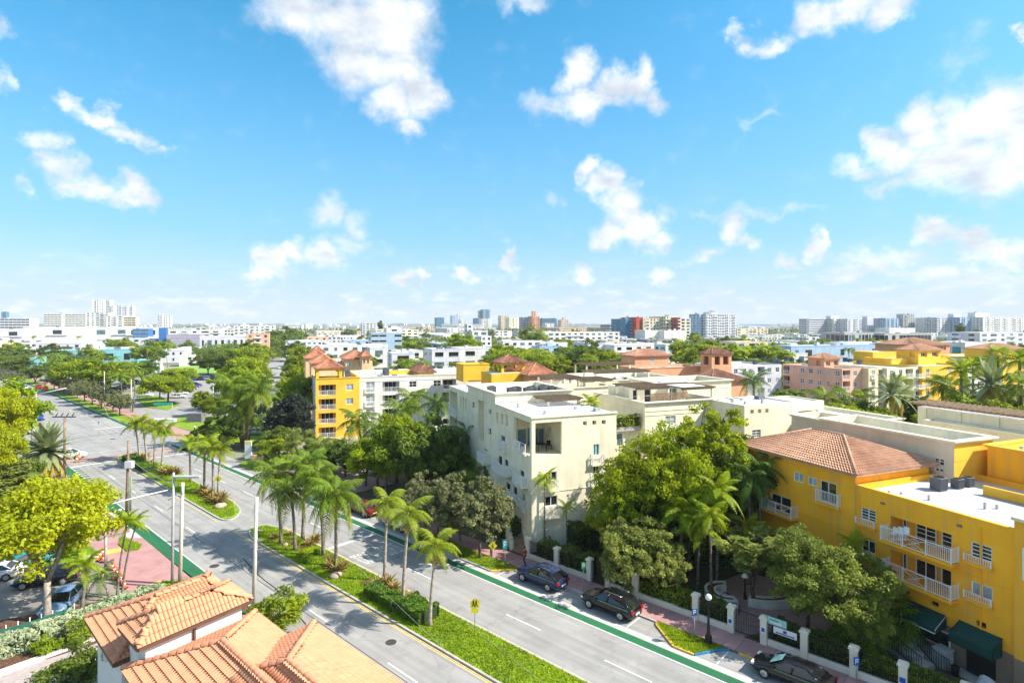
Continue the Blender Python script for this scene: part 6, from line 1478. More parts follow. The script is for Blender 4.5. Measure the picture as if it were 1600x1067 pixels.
def hip4(FL, NL, NR, FR, R0, R1, name_label, cut=()):
    """hip roof: far-left, near-left, near-right, far-right eave corners, ridge ends R0 (left) R1 (right)"""
    mb = MB(None, tuple(HB)); sl = [([FL, NL, R0], FL, NL), ([NL, NR, R1, R0], NL, NR), ([NR, FR, R1], NR, FR), ([FR, FL, R0, R1], FR, FL)]
    for pl, a, b in sl:
        mb.face([tuple(p) for p in pl])
        slope_tiles(pl, a, b)
    o = mb.build('roof', tilep2, hr); finish_roof(o, [FL, NL, NR, FR], [(FL, R0), (NL, R0), (NR, R1), (FR, R1), (R0, R1)]); return o
def finish_roof(o, eave, hips, openends=False):
    mb = MB(None, tuple(HB))
    for a, b in zip(eave, eave[1:] + ([] if openends else eave[:1])):
        d = (b-a).normalized(); nn = Vector((-d.y, d.x, 0)); w = .07
        mb.prism([tuple(a[:2]), tuple(b[:2]), tuple((b+nn*-w)[:2]), tuple((a+nn*-w)[:2])], a.z - .2, a.z + .0, bottom=True)
    mb.build('gutter', trimb, o).location = (0, 0, 0)
    cap = MB(); n = 6; L = .42
    rows = [[cap.pt(r*math.cos(math.pi*k/n), y, z + r*.85*math.sin(math.pi*k/n)) for k in range(n+1)] for y, r, z in ((0, .15, .05), (.02, .155, .055), (L, .125, .0))]
    for i in range(2):
        for k in range(n): cap.f.append([rows[i][k], rows[i][k+1], rows[i+1][k+1], rows[i+1][k]]); cap.m.append(0); cap.smooth.append(True)
    cap.f.append(rows[0]); cap.m.append(0); cap.smooth.append(False)
    global capme
    try: capme
    except NameError: capme = cap.mesh('ridge_tile', tilep2)
    for a, b in hips:
        L_ = (b-a).length
        if L_ < .3: continue
        d = (b-a).normalized(); q = d.to_track_quat('Y', 'Z'); m = int(L_/.38)
        for k in range(m):
            t = link('ridge_tile', capme, o, tuple(a + d*(k*.38) + Vector((0, 0, .09)) - HB)); t.rotation_mode = 'QUATERNION'; t.rotation_quaternion = q
za, zb = 6.5, 7.75
FL1, NL1, FR1 = VG(zM(25, 460), za), VG(zM(260, 830), za), VG(zM(1040, 90), za); NR1 = NL1 + (FR1-FL1); R10 = VG(zM(600, 287), zb); w1 = (FR1-FL1).length
R11 = R10 + (FR1-FL1).normalized()*(w1 - 2*min(3.0, w1*.3)) ; R10.z = R11.z = zb
rf1 = hip4(FL1, NL1, NR1, FR1, R10, R11, '')
zc, zd = 8.1, 8.95
FL2, NL2, NR2 = VG(zM(300, 515), zc), VG(zM(460, 700), zc), VG(zM(1395, 300), zc); FR2 = FL2 + (NR2-NL2); R20, R21 = VG(zM(620, 400), zd), VG(zM(1090, 235), zd)
rf2 = hip4(FL2, NL2, NR2, FR2, R20, R21, '')
ze, zf_ = 6.8, 8.05
FL3, FR3, P3 = VG(zM(330, 890), ze), VG(zM(1430, 415), ze), VG(zM(1160, 660), zf_); d3 = ROADN * 9
def hip3(FL, FR, P, ln):
    NL, NR, Q = FL + ROADN*ln, FR + ROADN*ln, P + ROADN*ln; mb = MB(None, tuple(HB))
    for pl, a, b in (([FL, NL, Q, P], FL, NL), ([NR, FR, P, Q], NR, FR), ([FR, FL, P], FR, FL)):
        mb.face([tuple(p) for p in pl]); slope_tiles(pl, a, b)
    o = mb.build('roof', tilep2, hr); finish_roof(o, [NL, FL, FR, NR], [(FL, P), (FR, P), (P, Q)], True); return o
rf3 = hip3(FL3, FR3, P3, 9)
zg, zh = 7.0, 8.3
FL4, FR4, Q4 = VG((298, 1072), zg), VG((490, 975), zg), VG((450, 1035), zh)
rf4 = hip3(FL4, FR4, Q4, 12)
tm = house_tile(); tme = tm.mesh('roof_tile', tilep2)
tiles.sort(key=lambda t: (t[0] - Vector((0, 0, H))).length)
vis = [t for t in tiles if (t[0]-HB).dot(Vector((0, 0, 1))) > 0]
def proj(p): return CX + p.x*FPX/p.y, HY + (H - p.z)*FPX/p.y
seen = [t for t in tiles if 100 < proj(t[0])[0] < 700 and proj(t[0])[1] < 1080]; rest = [t for t in tiles if t not in seen] if False else []
near300 = seen[:300]; ids = set(id(t) for t in near300)
for p, M in near300:
    o = link('roof_tile', tme, hr, tuple(p - HB)); o.rotation_mode = 'QUATERNION'; o.rotation_quaternion = M.to_quaternion()
base = np.array([v for v in tm.v]); far = [t for t in tiles if id(t) not in ids]
V = np.concatenate([base @ np.array(M).T + np.array(p - HB) for p, M in far]); F = []
nb = len(base)
for k in range(len(far)): F.extend([[i + k*nb for i in f] for f in tm.f])
me = bpy.data.meshes.new('tiles'); me.from_pydata(V.tolist(), [], F); me.materials.append(tilep2); o = link('roof_tiles', me, hr); o['kind'] = 'stuff'
def wallpoly(cs, z0, z1, m, inset=.4, name='wall'):
    c = sum(cs, Vector())/len(cs); pts = [tuple((p + (c-p).normalized()*inset*1.4)[:2]) for p in cs]
    mb = MB(None, tuple(HB)); mb.prism(pts, z0, z1); return mb.build(name, m, hr)
W_h = mat('house_white', (.70, .68, .66), rough=.85, var=.03, bump=.05)
wallpoly([FL1, NL1, NR1, FR1], 0, za - .02, W_h); wallpoly([FL2, NL2, NR2, FR2], 6.3, zc - .02, W_h, .3)
wallpoly([FL3, FL3 + d3, FR3 + d3, FR3], 0, ze - .02, W_h); wallpoly([FL4, FL4 + ROADN*12, FR4 + ROADN*12, FR4], 0, zg - .02, W_h)
# ochre wall strip below the clerestory, downpipe and windows
a, b = NL2 + (NR2-NL2)*.03, NR2 - (NR2-NL2)*.03; d = (b-a).normalized(); nn = Vector((d.y, -d.x, 0)); nn = nn if nn.y < 0 else -nn
mb = MB(None, tuple(HB)); A0, B0 = a - nn*.55, b - nn*.55
mb.prism([tuple(A0[:2]), tuple(B0[:2]), tuple((B0+nn*.35)[:2]), tuple((A0+nn*.35)[:2])], 5.6, 6.9); mb.build('ochre_wall', W_yel, hr)
c = a.lerp(b, .47) - nn*.12; mb = MB(None, tuple(HB)); mb.tube([(c.x, c.y, 8.0), (c.x, c.y, 6.9), (c.x + .1, c.y - .1, 6.7)], .07, 6); mb.build('downpipe', trimb, hr)
cw = FL1.lerp(NL1, .55); dl = (NL1-FL1).normalized(); nl = Vector((dl.y, -dl.x, 0)); nl = nl if nl.x < 0 else -nl
inset = (sum([FL1, NL1, NR1, FR1], Vector())/4)
def lwall(t): p = FL1.lerp(NL1, t); return p + (inset-p).normalized()*.5
for t, z, r, shp in ((.42, 5.35, .3, 'o'), (.82, 3.6, .45, 'w')):
    p = lwall(t); ang = math.atan2(nl.y, nl.x) + math.pi/2
    if shp == 'o':
        mb = MB(); mb.tube([(0, -.28, 0), (0, .1, 0)], r, 18); o = mb.build('round_window', W_h, hr, tuple(p - HB - Vector((0, 0, p.z - z)))); o.rotation_euler.z = ang
        mb = MB(); mb.tube([(0, -.3, 0), (0, -.27, 0)], r*.78, 18); q = mb.build('pane', glassb, o); q.location = (0, 0, 0)
    else:
        fm, pm = win_mesh(1.0, 1.6, 1, 2, glassd); o = link('window', fm, hr, tuple(p + nl*.12 - HB - Vector((0, 0, p.z - z + 1))), ang); link('pane', pm, o)
# ---------------------------------------------------------------- hedge bed, pots of plants, lower left
def hp(px): return [G(*p)[:2] for p in px]
hedge(hp([(-30, 1034), (0, 1024), (60, 1005), (122, 978)]), WD, 1.7, 1.05, LF['silver'], 'silver green buttonwood hedge beside the parked cars', dens=420, size=.09)
hedge(hp([(122, 978), (168, 958), (215, 940), (258, 931)]), WD, 1.1, .9, LF['silver'], 'silver green hedge running behind the tiled roofs', dens=380, size=.09)
hedge(hp([(150, 962), (200, 940)]), WD, .7, .6, LF['brightg'], 'bright green low planting between the thin palms and the silver hedge', dens=300, size=.09)
for p, s, k, lb in (((66, 1022), 1.1, 'bushy', 'yellow green bush in the mulch bed'), ((124, 1004), 1.5, 'bush', 'dark green bush with large leaves beside the white house wall'), ((94, 1015), .7, 'bushy', 'small straw coloured plant in the mulch bed'),
                    ((122, 1075), 2.4, 'bushd', 'dark shrub against the white wall at the bottom left'), ((440, 985), 3.0, 'bush', 'green leafy shrub between the tile roofs and the avenue')):
    tree(k, G(*p), s, lb, 'shrub')
fb = empty('garden_fence', G(0, 990), 'low green mesh fence in front of the silver hedge', 'fence')
P = [Vector(G(*p)) for p in ((-30, 1014), (45, 992), (116, 966))]
for a, b in zip(P, P[1:]):
    d = (b-a); mb = MB(None, G(0, 990)); n_ = Vector((-d.y, d.x, 0)).normalized()*.012
    mb.prism([tuple((a-n_)[:2]), tuple((b-n_)[:2]), tuple((b+n_)[:2]), tuple((a+n_)[:2])], .05, .95); mb.build('mesh_panel', mat('green_mesh', (.03, .14, .1), rough=.6), fb)
mb = MB(None, G(0, 990)); 
for k in range(9): p = P[0].lerp(P[2], k/8); mb = MB(None, G(0, 990)); mb.tube([tuple(p), tuple(p + Vector((0, 0, 1.15)))], .03, 5); mb.build('post', whitem, fb)
# ---------------------------------------------------------------- fence with cream piers along the pavement
pierm = mat('pier_cream', (.72, .66, .56), rough=.8, var=.05, vs=1)
fr_ = empty('garden_wall', RD(41.45, 20, .1), 'black railing on a low cream wall with capped cream piers along the pink pavement', 'fence')
PS = [35.5, 32.0, 28.4, 26.5, 23.9, 18.7, 16.0, 13.7, 11.1, 8.2, 5.6, 2.6, -.4]
org = RD(41.45, 20, .1); pier = None
for s in PS:
    if pier is None:
        mb = MB(); mb.box(-.22, .22, -.22, .22, 0, 1.75); mb.box(-.29, .29, -.29, .29, 1.75, 1.85); mb.box(-.25, .25, -.25, .25, 1.85, 1.93); mb.box(-.12, .12, -.12, .12, 1.93, 1.98); pier = mb.mesh('pier', pierm)
    p = RD(41.45, s, .1); link('pier', pier, fr_, (p[0]-org[0], p[1]-org[1], 0), RD.rot)
gates = [(26.5, 28.4), (13.7, 16.0)]
for s1, s0 in zip(PS, PS[1:]):
    g = (s0, s1) in gates; mb = MB(RD, org)
    if not g: mb.box(41.34, 41.56, s0 + .24, s1 - .24, .1, .55); mb.build('low_wall', pierm, fr_)
    if (s0, s1) == (18.7, 23.9): continue
    mb = MB(RD, org); z0 = .2 if g else .55; z1 = 1.75 if not g else 1.9
    for z in (z0 + .1, z1 - .08): mb.box(41.43, 41.47, s0 + .23, s1 - .23, z, z + .035)
    mb.build('rail', iron, fr_); mb = MB(RD, org); n = int((s1 - s0 - .5)/.12)
    for k in range(n + 1): s = s0 + .26 + k*(s1-s0-.52)/n; mb.box(41.437, 41.463, s-.011, s+.011, z0, z1 + .06, False)
    o = mb.build('gate_bars' if g else 'balusters', iron, fr_); o['kind'] = 'stuff'
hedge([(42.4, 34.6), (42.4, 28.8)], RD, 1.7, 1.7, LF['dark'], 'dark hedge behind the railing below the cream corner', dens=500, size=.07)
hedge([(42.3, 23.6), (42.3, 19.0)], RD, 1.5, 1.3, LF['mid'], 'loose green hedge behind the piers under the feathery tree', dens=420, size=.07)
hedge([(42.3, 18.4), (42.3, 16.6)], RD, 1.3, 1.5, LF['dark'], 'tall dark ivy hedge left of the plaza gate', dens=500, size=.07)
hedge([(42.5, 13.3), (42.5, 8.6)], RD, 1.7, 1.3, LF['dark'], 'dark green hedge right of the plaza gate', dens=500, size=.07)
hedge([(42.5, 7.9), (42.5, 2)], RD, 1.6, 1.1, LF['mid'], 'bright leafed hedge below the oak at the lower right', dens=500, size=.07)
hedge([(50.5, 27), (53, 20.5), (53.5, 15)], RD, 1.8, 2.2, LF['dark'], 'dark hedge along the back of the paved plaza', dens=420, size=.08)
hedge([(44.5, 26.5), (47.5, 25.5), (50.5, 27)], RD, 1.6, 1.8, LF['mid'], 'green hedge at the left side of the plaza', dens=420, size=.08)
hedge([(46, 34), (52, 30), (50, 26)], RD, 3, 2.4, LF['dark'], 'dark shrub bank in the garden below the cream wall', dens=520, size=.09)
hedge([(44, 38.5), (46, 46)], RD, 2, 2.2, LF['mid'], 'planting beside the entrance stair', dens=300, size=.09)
# little notices on the piers and railings
def sign_board(loc, w, h, m, label, rz, z=None, name='sign', items=(), thick=.03, cat='sign'):
    r = empty(name, loc, label, cat, rz=rz); mb = MB(); mb.box(-w/2, w/2, -thick/2, thick/2, 0, h); mb.build('board', m, r)
    for (x0, x1, z0, z1, mm) in items: mb = MB(); mb.box(x0, x1, -thick/2 - .006, -thick/2, z0, z1); mb.build('lettering' if False else 'printed_mark', mm, r)
    return r
bluep = mat('sign_blue', (.02, .10, .42), rough=.5); greenp = mat('sign_green', (.02, .32, .08), rough=.5); tealp = mat('sign_teal', (.0, .32, .33), rough=.5); yelp = mat('sign_yellow', (.85, .72, .02), rough=.5); blackp = mat('sign_black', (.01, .01, .01), rough=.5); orp = mat('cone_orange', (.85, .13, .02), rough=.6, var=.05)
rz = RD.rot - math.pi/2      # boards facing the carriageway
for s, z, lb in ((16.0, .75, 'blue printed notice on the pier left of the plaza gate'), (13.7, .95, 'blue crest notice on the pier right of the plaza gate')):
    sign_board(RD(41.2, s, z), .34, .45, whitem, lb, rz, items=((-.11, .11, .08, .36, bluep),))
sign_board(RD(41.2, 5.6, .9), .3, .3, bluep, 'small blue notice on the pier by the oak', rz)
sign_board(RD(41.36, 12.3, 1.15), 1.5, .45, whitem, 'white banner with a blue crest on the railing', rz, items=((-.12, .1, .18, .38, bluep), (-.6, .6, .06, .14, bluep)))
sign_board(RD(41.36, 12.8, 1.68), 1.2, .5, mat('aqua_banner', (.35, .62, .6)), 'pale aqua banner above the white one on the railing', rz, items=((-.5, .3, .12, .2, whitem), (-.5, .1, .28, .36, tealp)))
sign_board(RD(41.36, 25.2, 1.0), .55, .3, whitem, 'small white notice on the railing under the feathery tree', rz, items=((-.2, .2, .1, .13, blackp), (-.2, .2, .18, .2, blackp)))
# ---------------------------------------------------------------- curved white planter walls on the plaza
def arc_wall(cx, cy, r, a0, a1, w, h, label, fr=WD, soilin=True):
    org = (cx, cy, .1); o = empty('planter_wall', org, label, 'planter'); n = 14
    mb = MB(None, org)
    for k in range(n):
        t0, t1 = a0 + (a1-a0)*k/n, a0 + (a1-a0)*(k+1)/n
        for q in (r - w/2, r + w/2 - .18):
            mb.prism([(cx+q*math.cos(t0), cy+q*math.sin(t0)), (cx+(q+.18)*math.cos(t0), cy+(q+.18)*math.sin(t0)), (cx+(q+.18)*math.cos(t1), cy+(q+.18)*math.sin(t1)), (cx+q*math.cos(t1), cy+q*math.sin(t1))], .1, h)
    for t in (a0, a1): 
        e = .16/r; t2 = t + (e if t == a0 else -e); q0, q1 = r-w/2+.18, r+w/2-.18
        mb.prism([(cx+q0*math.cos(t), cy+q0*math.sin(t)), (cx+q1*math.cos(t), cy+q1*math.sin(t)), (cx+q1*math.cos(t2), cy+q1*math.sin(t2)), (cx+q0*math.cos(t2), cy+q0*math.sin(t2))], .1, h)
    mb.build('wall', creamcap if False else mat('planter_white', (.66, .63, .57), rough=.8), o); mb = MB(None, org)
    for k in range(n):
        t0, t1 = a0 + (a1-a0)*k/n, a0 + (a1-a0)*(k+1)/n; q0, q1 = r-w/2+.18, r+w/2-.18
        mb.face([(cx+q0*math.cos(t0), cy+q0*math.sin(t0), h-.12), (cx+q1*math.cos(t0), cy+q1*math.sin(t0), h-.12), (cx+q1*math.cos(t1), cy+q1*math.sin(t1), h-.12), (cx+q0*math.cos(t1), cy+q0*math.sin(t1), h-.12)])
    mb.build('soil', soil, o)
x, y, _ = G(1137, 938); arc_wall(x, y, 1.35, R_(75), R_(275), .9, .85, 'white crescent planter wall left of the plaza lamp')
x, y, _ = G(1180, 922); arc_wall(x, y, 3.0, R_(238), R_(305), .9, .75, 'white shallow curved planter along the front of the plaza')
for k in range(3):
    mb = MB(); org = RD(43.2 + k*.5, 15.2, .1); o = MB(RD, org); o.box(43.2 + k*.5, 45.0, 13.9, 15.9, .1, .2 + k*.12); tag(o.build('step', brickpave), ['lowest', 'middle', 'top'][k] + ' curved brick step inside the plaza gate', 'step')
# bike rack loops
for k, p in enumerate(((1148, 962), (1133, 945))):
    x, y, _ = G(*p); mb = MB(None, (x, y, .1)); mb.tube([(x-.35, y, .1), (x-.35, y, .8), (x-.15, y, 1.0), (x+.15, y, 1.0), (x+.35, y, .8), (x+.35, y, .1)], .03, 6); tag(mb.build('bike_rack', iron), ['black hoop bike rack by the plaza gate', 'black hoop bike rack beside the crescent planter'][k], 'bike rack')
# stair rails and ramp by the green awnings
sr = empty('iron_handrail', GR(38.4, 26, 0), 'black iron handrails round the steps below the green awnings', 'handrail')
def railrun(pts, h=1.0, n=None):
    org = GR(38.4, 26, 0); mb = MB(GR, org)
    for zo in (h, .12): mb.tube([(p[0], p[1], p[2] + zo) for p in pts], .028, 5)
    mb.build('rail', iron, sr); mb = MB(GR, org)
    for a, b in zip(pts, pts[1:]):
        a, b = Vector(a), Vector(b); m = max(2, int((b-a).length/.16))
        for k in range(m + 1): p = a.lerp(b, k/m); mb.box(p.x-.013, p.x+.013, p.y-.013, p.y+.013, p.z + .05, p.z + h, False)
    o = mb.build('balusters', iron, sr); o['kind'] = 'stuff'
railrun([(40.2, 27.8, 1.0), (38.8, 27.8, 1.0), (38.8, 25.8, 1.0)]); railrun([(38.2, 27.5, .9), (38.2, 24.3, 0)]); railrun([(39.5, 25.6, 1.0), (39.5, 24.2, .1), (39.5, 23.4, 0)]); railrun([(36.8, 28, 0), (36.8, 25, 0), (36.2, 23.6, 0)])
mb = MB(GR, GR(39.6, 26, 0)); mb.box(38.3, 40.9, 25.7, 28.4, 0, .95); mb.box(39.6, 40.9, 24.6, 25.7, 0, .6); mb.box(38.3, 39.4, 24.9, 25.7, 0, .65); mb.box(38.3, 39.4, 24.2, 24.9, 0, .3); o = mb.build('entrance_landing', concrete); o['kind'] = 'structure'
mb = MB(GR, GR(40.0, 24.1, 0)); mb.box(39.7, 40.6, 23.8, 24.6, 0, 1.15); mb.box(39.65, 40.65, 23.75, 24.65, 1.15, 1.22); o = tag(mb.build('utility_cabinet', mat('cabinet_grey', (.46, .48, .47), rough=.5)), 'grey metal utility cabinet by the steps under the awnings', 'cabinet')
mb = MB(); mb.lathe((0, 0, 0), [(.2, 0), (.24, .6), (.2, .62)], 10); o = tag(mb.build('planter_pot', rubber), 'black round bin beside the grey utility cabinet', 'bin'); o.location = GR(39.9, 23.3, 0)
mb = MB(GR, GR(37.9, 20.7, 0)); mb.box(37.2, 39.4, 20.2, 21.0, .0, .9); mb.tube([(37.4, 20.6, .7), (38.2, 20.6, 1.5), (38.9, 20.6, .9)], .45, 10); tag(mb.build('covered_scooter', mat('cover_grey', (.40, .43, .47), rough=.7, var=.15, vs=3)), 'grey cloth covered scooter at the lower right corner', 'scooter')
# ---------------------------------------------------------------- poles, lamps, signs
def pole(loc, h, r0, r1, m, label, name='utility_pole', cat='pole', lean=(0, 0), n=10):
    root = empty(name, loc, label, cat); mb = MB(); mb.tube([(0, 0, -.1), (lean[0]*.5, lean[1]*.5, h*.5), (lean[0], lean[1], h)], [r0, (r0+r1)/2, r1], n); mb.build('shaft', m, root); return root
def hgt(base, topy): return (base[1]-topy)*base_D(base)/FPX
def base_D(p): return H*FPX/(p[1]-HY)
WIRES = []
def top_of(p, topy): x, y, _ = G(*p); return (x, y, (p[1]-topy)*y/FPX)
pb_ = (396, 960); loc = G(*pb_); p1 = pole(loc, (960-776)*loc[1]/FPX, .17, .12, polem, 'pale concrete utility pole by the near kerb above the tile roofs', lean=(.25, 0)); hp1 = (960-776)*loc[1]/FPX
for k in range(5): mb = MB(); mb.box(-.02, .5, -.03, .03, 0, .05); mb.build('step_bracket', steel, p1, (.22, 0, hp1*.55 + k*.75)) if k < 3 else None
loc = G(281, 913); p2 = pole(loc, (913-754)*loc[1]/FPX, .17, .13, polem, 'pale concrete pole next to the steel lamp mast at the pink apron', lean=(.25, 0)); hp2 = (913-754)*loc[1]/FPX
loc = G(269, 917); hp3 = (917-738)*loc[1]/FPX; p3 = pole(loc, hp3, .13, .09, steel, 'grey steel mast with street light arms and signal brackets', name='street_light', cat='street light', lean=(.12, 0))
for z, l in ((hp3 - .6, 1.1), (hp3 - 1.2, .9), (hp3*.78, .7), (hp3*.7, .6)):
    mb = MB(); mb.tube([(-.5*l, 0, z - .2), (0, 0, z), (.7*l, 0, z + .25)], .035, 5); mb.build('bracket', steel, p3)
mb = MB(); z = hp3 - .95; mb.box(.2, 2.4, -.16, .16, z + .55, z + .67); mb.box(.25, 2.35, -.12, .12, z + .5, z + .55); mb.build('lamp_head', mat('lamp_grey', (.5, .53, .55), rough=.4), p3)
loc = G(198, 800); hp4 = (800-688)*loc[1]/FPX; p4 = pole(loc, hp4 + 0, .19, .12, woodm, 'brown timber utility pole with a white box near the first median', lean=(.2, 0))
mb = MB(); mb.box(-.1, .75, -.25, .25, hp4*.62, hp4*.62 + .8); mb.build('white_box', whitem, p4); mb = MB(); mb.tube([(.35, .1, 0), (.45, .1, hp4*.5)], .12, 7); mb.build('stub_pole', mat('green_pole', (.20, .27, .16)), p4)
loc = G(165, 906); p5 = pole(loc, (906-788)*loc[1]/FPX, .13, .1, polem, 'traffic signal mast on the near kerb with a long white arm', name='traffic_mast', cat='traffic signal')
h5 = (906-788)*loc[1]/FPX; e = Vector(G(262, 767, h5)) - Vector(loc); e.z = h5 + .1
mb = MB(); mb.tube([(0, 0, h5 - .1), (e.x*.5, e.y*.5, h5 + .05), tuple(e)], [.075, .06, .04], 6); mb.build('arm', whitem, p5)
for (b, t, lb) in (((101, 746), 653, 'brown timber pole beside the date palm'), ):
    loc = G(*b); hh = (b[1]-t)*loc[1]/FPX; p6 = pole(loc, hh, .2, .13, woodm, lb); mb = MB()
    for dx in (-1.3, -.5, .3, 1.1): mb.tube([(dx, 0, hh + .3), (dx + .3, 0, hh + .7)], .07, 5)
    mb.box(-1.8, 1.6, -.06, .06, hh + .1, hh + .25); mb.build('crossarm', iron, p6)
for (b, t, w, m, lb) in (((205, 645), 592, .14, polem, 'white lamp column at the edge of the car park'), ((163, 640), 580, .12, polem, 'thin pale column among the verge trees'), ((50, 690), 608, .2, polem, 'pale concrete pole at the far left of the avenue'), ((56, 700), 612, .16, polem, 'second pale leaning pole beside the date palm'),
                        ((333, 655), 604, .1, polem, 'thin white column beside the coconut group'), ((10, 640), 592, .14, polem, 'white pole at the far left edge'), ((236, 620), 588, .1, steel, 'double arm lamp post over the car park')):
    loc = G(*b); hh = (b[1]-t)*loc[1]/FPX; q = pole(loc, hh, w, w*.7, m, lb, name='street_light' if 'lamp' in lb else 'utility_pole')
    if 'double' in lb:
        for sg in (-1, 1): mb = MB(); mb.tube([(0, 0, hh - .1), (sg*1.8, 0, hh + .4)], .05, 5); mb.box(sg*1.8 - .4, sg*1.8 + .4, -.12, .12, hh + .36, hh + .44); mb.build('arm', steel, q)
    if 'concrete pole at the far left' in lb: mb = MB(); mb.tube([(0, 0, hh - 1.2), (6.5, 0, hh + .2)], .07, 5); mb.build('arm', whitem, q)
# overhead wires across the avenue, sagging
def wire(a, b, sag, label, r=.012, m=None):
    a, b = Vector(a), Vector(b); pts = []
    for k in range(17): t = k/16; p = a.lerp(b, t); p.z -= sag*4*t*(1-t); pts.append(tuple(p))
    mb = MB(None, tuple(a)); mb.tube(pts, r, 4, False); return tag(mb.build('overhead_wire', m or mat('wire_pale', (.5, .5, .5), rough=.5)), label, 'wire')
tp1 = Vector(G(*pb_)) + Vector((.25, 0, hp1 - .3)); tp4 = Vector(G(198, 800)) + Vector((.2, 0, hp4 - .4))
w_end1, w_end2 = Vector(at(812, 30, 9.5)), Vector(at(1000, 30, 8.2))
wire(tp4 - Vector((0, 0, 1.6)), Vector(G(269, 917)) + Vector((0, 0, hp3 - 1)), .3, 'pale cable from the timber pole to the street light mast', .03)
wire(Vector(G(411, 815)) + Vector((0, 0, 8.0)), G(905, 1110, 1.0), .4, 'upper thin cable slanting down over the long median', .009)
wire(Vector(G(411, 850)) + Vector((0, 0, 7.6)), G(800, 1110, 1.0), .4, 'lower thin cable slanting down over the long median', .009)
wire(Vector(at(160, 90, 10)), Vector(G(198, 800)) + Vector((0, 0, hp4 - .5)), .5, 'thin cable reaching the timber pole from the junction', .02)
# black seam-like cable on the near lane is a hose lying along it
pts = [G(380, 872, .02), G(404, 898, .02), G(412, 905, .02), G(430, 918, .02), G(484, 982, .02), G(560, 1030, .02), G(601, 1052, .02), G(640, 1085, .02)]
mb = MB(None, pts[0]); mb.tube(pts, .035, 5); tag(mb.build('ground_cable', rubber), 'black cable lying along the near carriageway below the median', 'cable')
# lamps with a white globe
def globe_lamp(px, lb, topy, globe=True):
    loc = G(*px); h = (px[1]-topy)*loc[1]/FPX; r = empty('street_lamp', loc, lb, 'street lamp')
    q = 1 if globe else .45; mb = MB(); mb.lathe((0, 0, 0), [(.34*q, 0), (.34*q, .12), (.22*q, .3), (.26*q, .5), (.14*q, .75), (.09*q+.02, 1.0), (.07, h*.6), (.06, h - .55), (.11, h - .5), (.09, h - .42)], 12); mb.build('post', iron, r)
    mb = MB()
    if globe: mb.lathe((0, 0, h - .42), [(.08, 0), (.19, .08), (.23, .22), (.18, .36), (.06, .44)], 12)
    else: mb.lathe((0, 0, h - .42), [(.28, 0), (.30, .03), (.16, .26), (.03, .34)], 12)
    mb.build('globe' if globe else 'lantern_hood', mat('lamp_glass', (.72, .74, .74), rough=.3), r); return r
globe_lamp((1107, 1006), 'tall black street lamp with white globe on the grass bump out', 928); globe_lamp((1164, 937), 'slim black lamp with pale hood on the brick plaza', 893, False)
globe_lamp((91, 745), 'dark lamp post on the pavement beside the date palm', 716); globe_lamp((304, 690), 'dark lamp post at the far corner of the junction', 665); globe_lamp((187, 812), 'dark lamp post on the kerb by the timber pole', 795)
def traffic_sign(px, topy, kind, lb, rzz=0, sz=.75):
    loc = G(*px); h = (px[1]-topy)*loc[1]/FPX; r = empty('road_sign', loc, lb, 'road sign', rz=rzz); mb = MB(); mb.tube([(0, 0, 0), (0, 0, h)], .035, 6); mb.build('post', steel, r)
    if kind == 'school':      # five-sided fluorescent sign with two walkers
        mb = MB(); s = sz*.55; prof = [(-s, -s*.9), (s, -s*.9), (s, s*.3), (0, s*1.1), (-s, s*.3)]
        i = [mb.pt(x, -.05, h - s + z) for x, z in prof]; j = [mb.pt(x, -.02, h - s + z) for x, z in prof]; mb.f += [i, j[::-1]]; mb.m += [0, 0]; mb.smooth += [False]*2
        mb.build('board', yelp, r); mb = MB(); mb.box(-s*.8, s*.8, -.05, -.02, h - s*3.1, h - s*2.05); mb.build('plate', yelp, r)
        for dx in (-.1, .1):
            mb = MB(); c = h - s; mb.lathe((dx*1, -.055, c + .13), [(.01, 0), (.05, .05), (.01, .1)], 6); mb.box(dx-.05, dx+.05, -.066, -.052, c-.1, c+.12); mb.box(dx-.09, dx-.04, -.066, -.052, c-.2, c-.1); mb.box(dx+.04, dx+.09, -.066, -.052, c-.3, c-.1); mb.build('walking_figure', blackp, r)
    if kind == 'diamond':
        mb = MB(); s = sz*.55
        i = [mb.pt(x, -.05, h - s + z) for x, z in ((0, -s), (s, 0), (0, s), (-s, 0))]; j = [mb.pt(x, -.02, h - s + z) for x, z in ((0, -s), (s, 0), (0, s), (-s, 0))]; mb.f += [i, j[::-1]]; mb.m += [0, 0]; mb.smooth += [False]*2; mb.build('board', yelp, r)
        mb = MB(); c = h - s; mb.box(-.04, .04, -.066, -.052, c - .08, c + .12); mb.box(-.09, -.03, -.066, -.052, c-.22, c-.05); mb.box(.03, .09, -.066, -.052, c-.22, c-.05); mb.lathe((0, -.055, c + .12), [(.01, 0), (.045, .045), (.01, .09)], 6); mb.build('walking_figure', blackp, r)
    if kind in ('teal', 'green', 'blue', 'white'):
        m = {'teal': tealp, 'green': greenp, 'blue': bluep, 'white': whitem}[kind]; w, hh = {'teal': (.45, .85), 'green': (.42, .6), 'blue': (.36, .5), 'white': (.5, .6)}[kind]
        mb = MB(); mb.box(-w/2, w/2, -.05, -.02, h - hh, h); mb.build('board', m, r); mb = MB()
        mm = whitem if kind != 'white' else blackp; mb.box(-w*.28, -w*.12, -.06, -.052, h - hh*.8, h - hh*.15); mb.box(-w*.12, w*.25, -.06, -.052, h - hh*.3, h - hh*.15)
        if kind != 'white': mb.box(-w*.12, w*.25, -.06, -.052, h - hh*.58, h - hh*.45); mb.box(w*.15, w*.25, -.06, -.052, h - hh*.45, h - hh*.3)
        mb.build('printed_mark', mm, r)
    return r
traffic_sign((742, 991), 934, 'school', 'fluorescent yellow school crossing sign on the long median', sz=.62); traffic_sign((770, 887), 845, 'diamond', 'yellow diamond walker sign on the grass by the stairs')
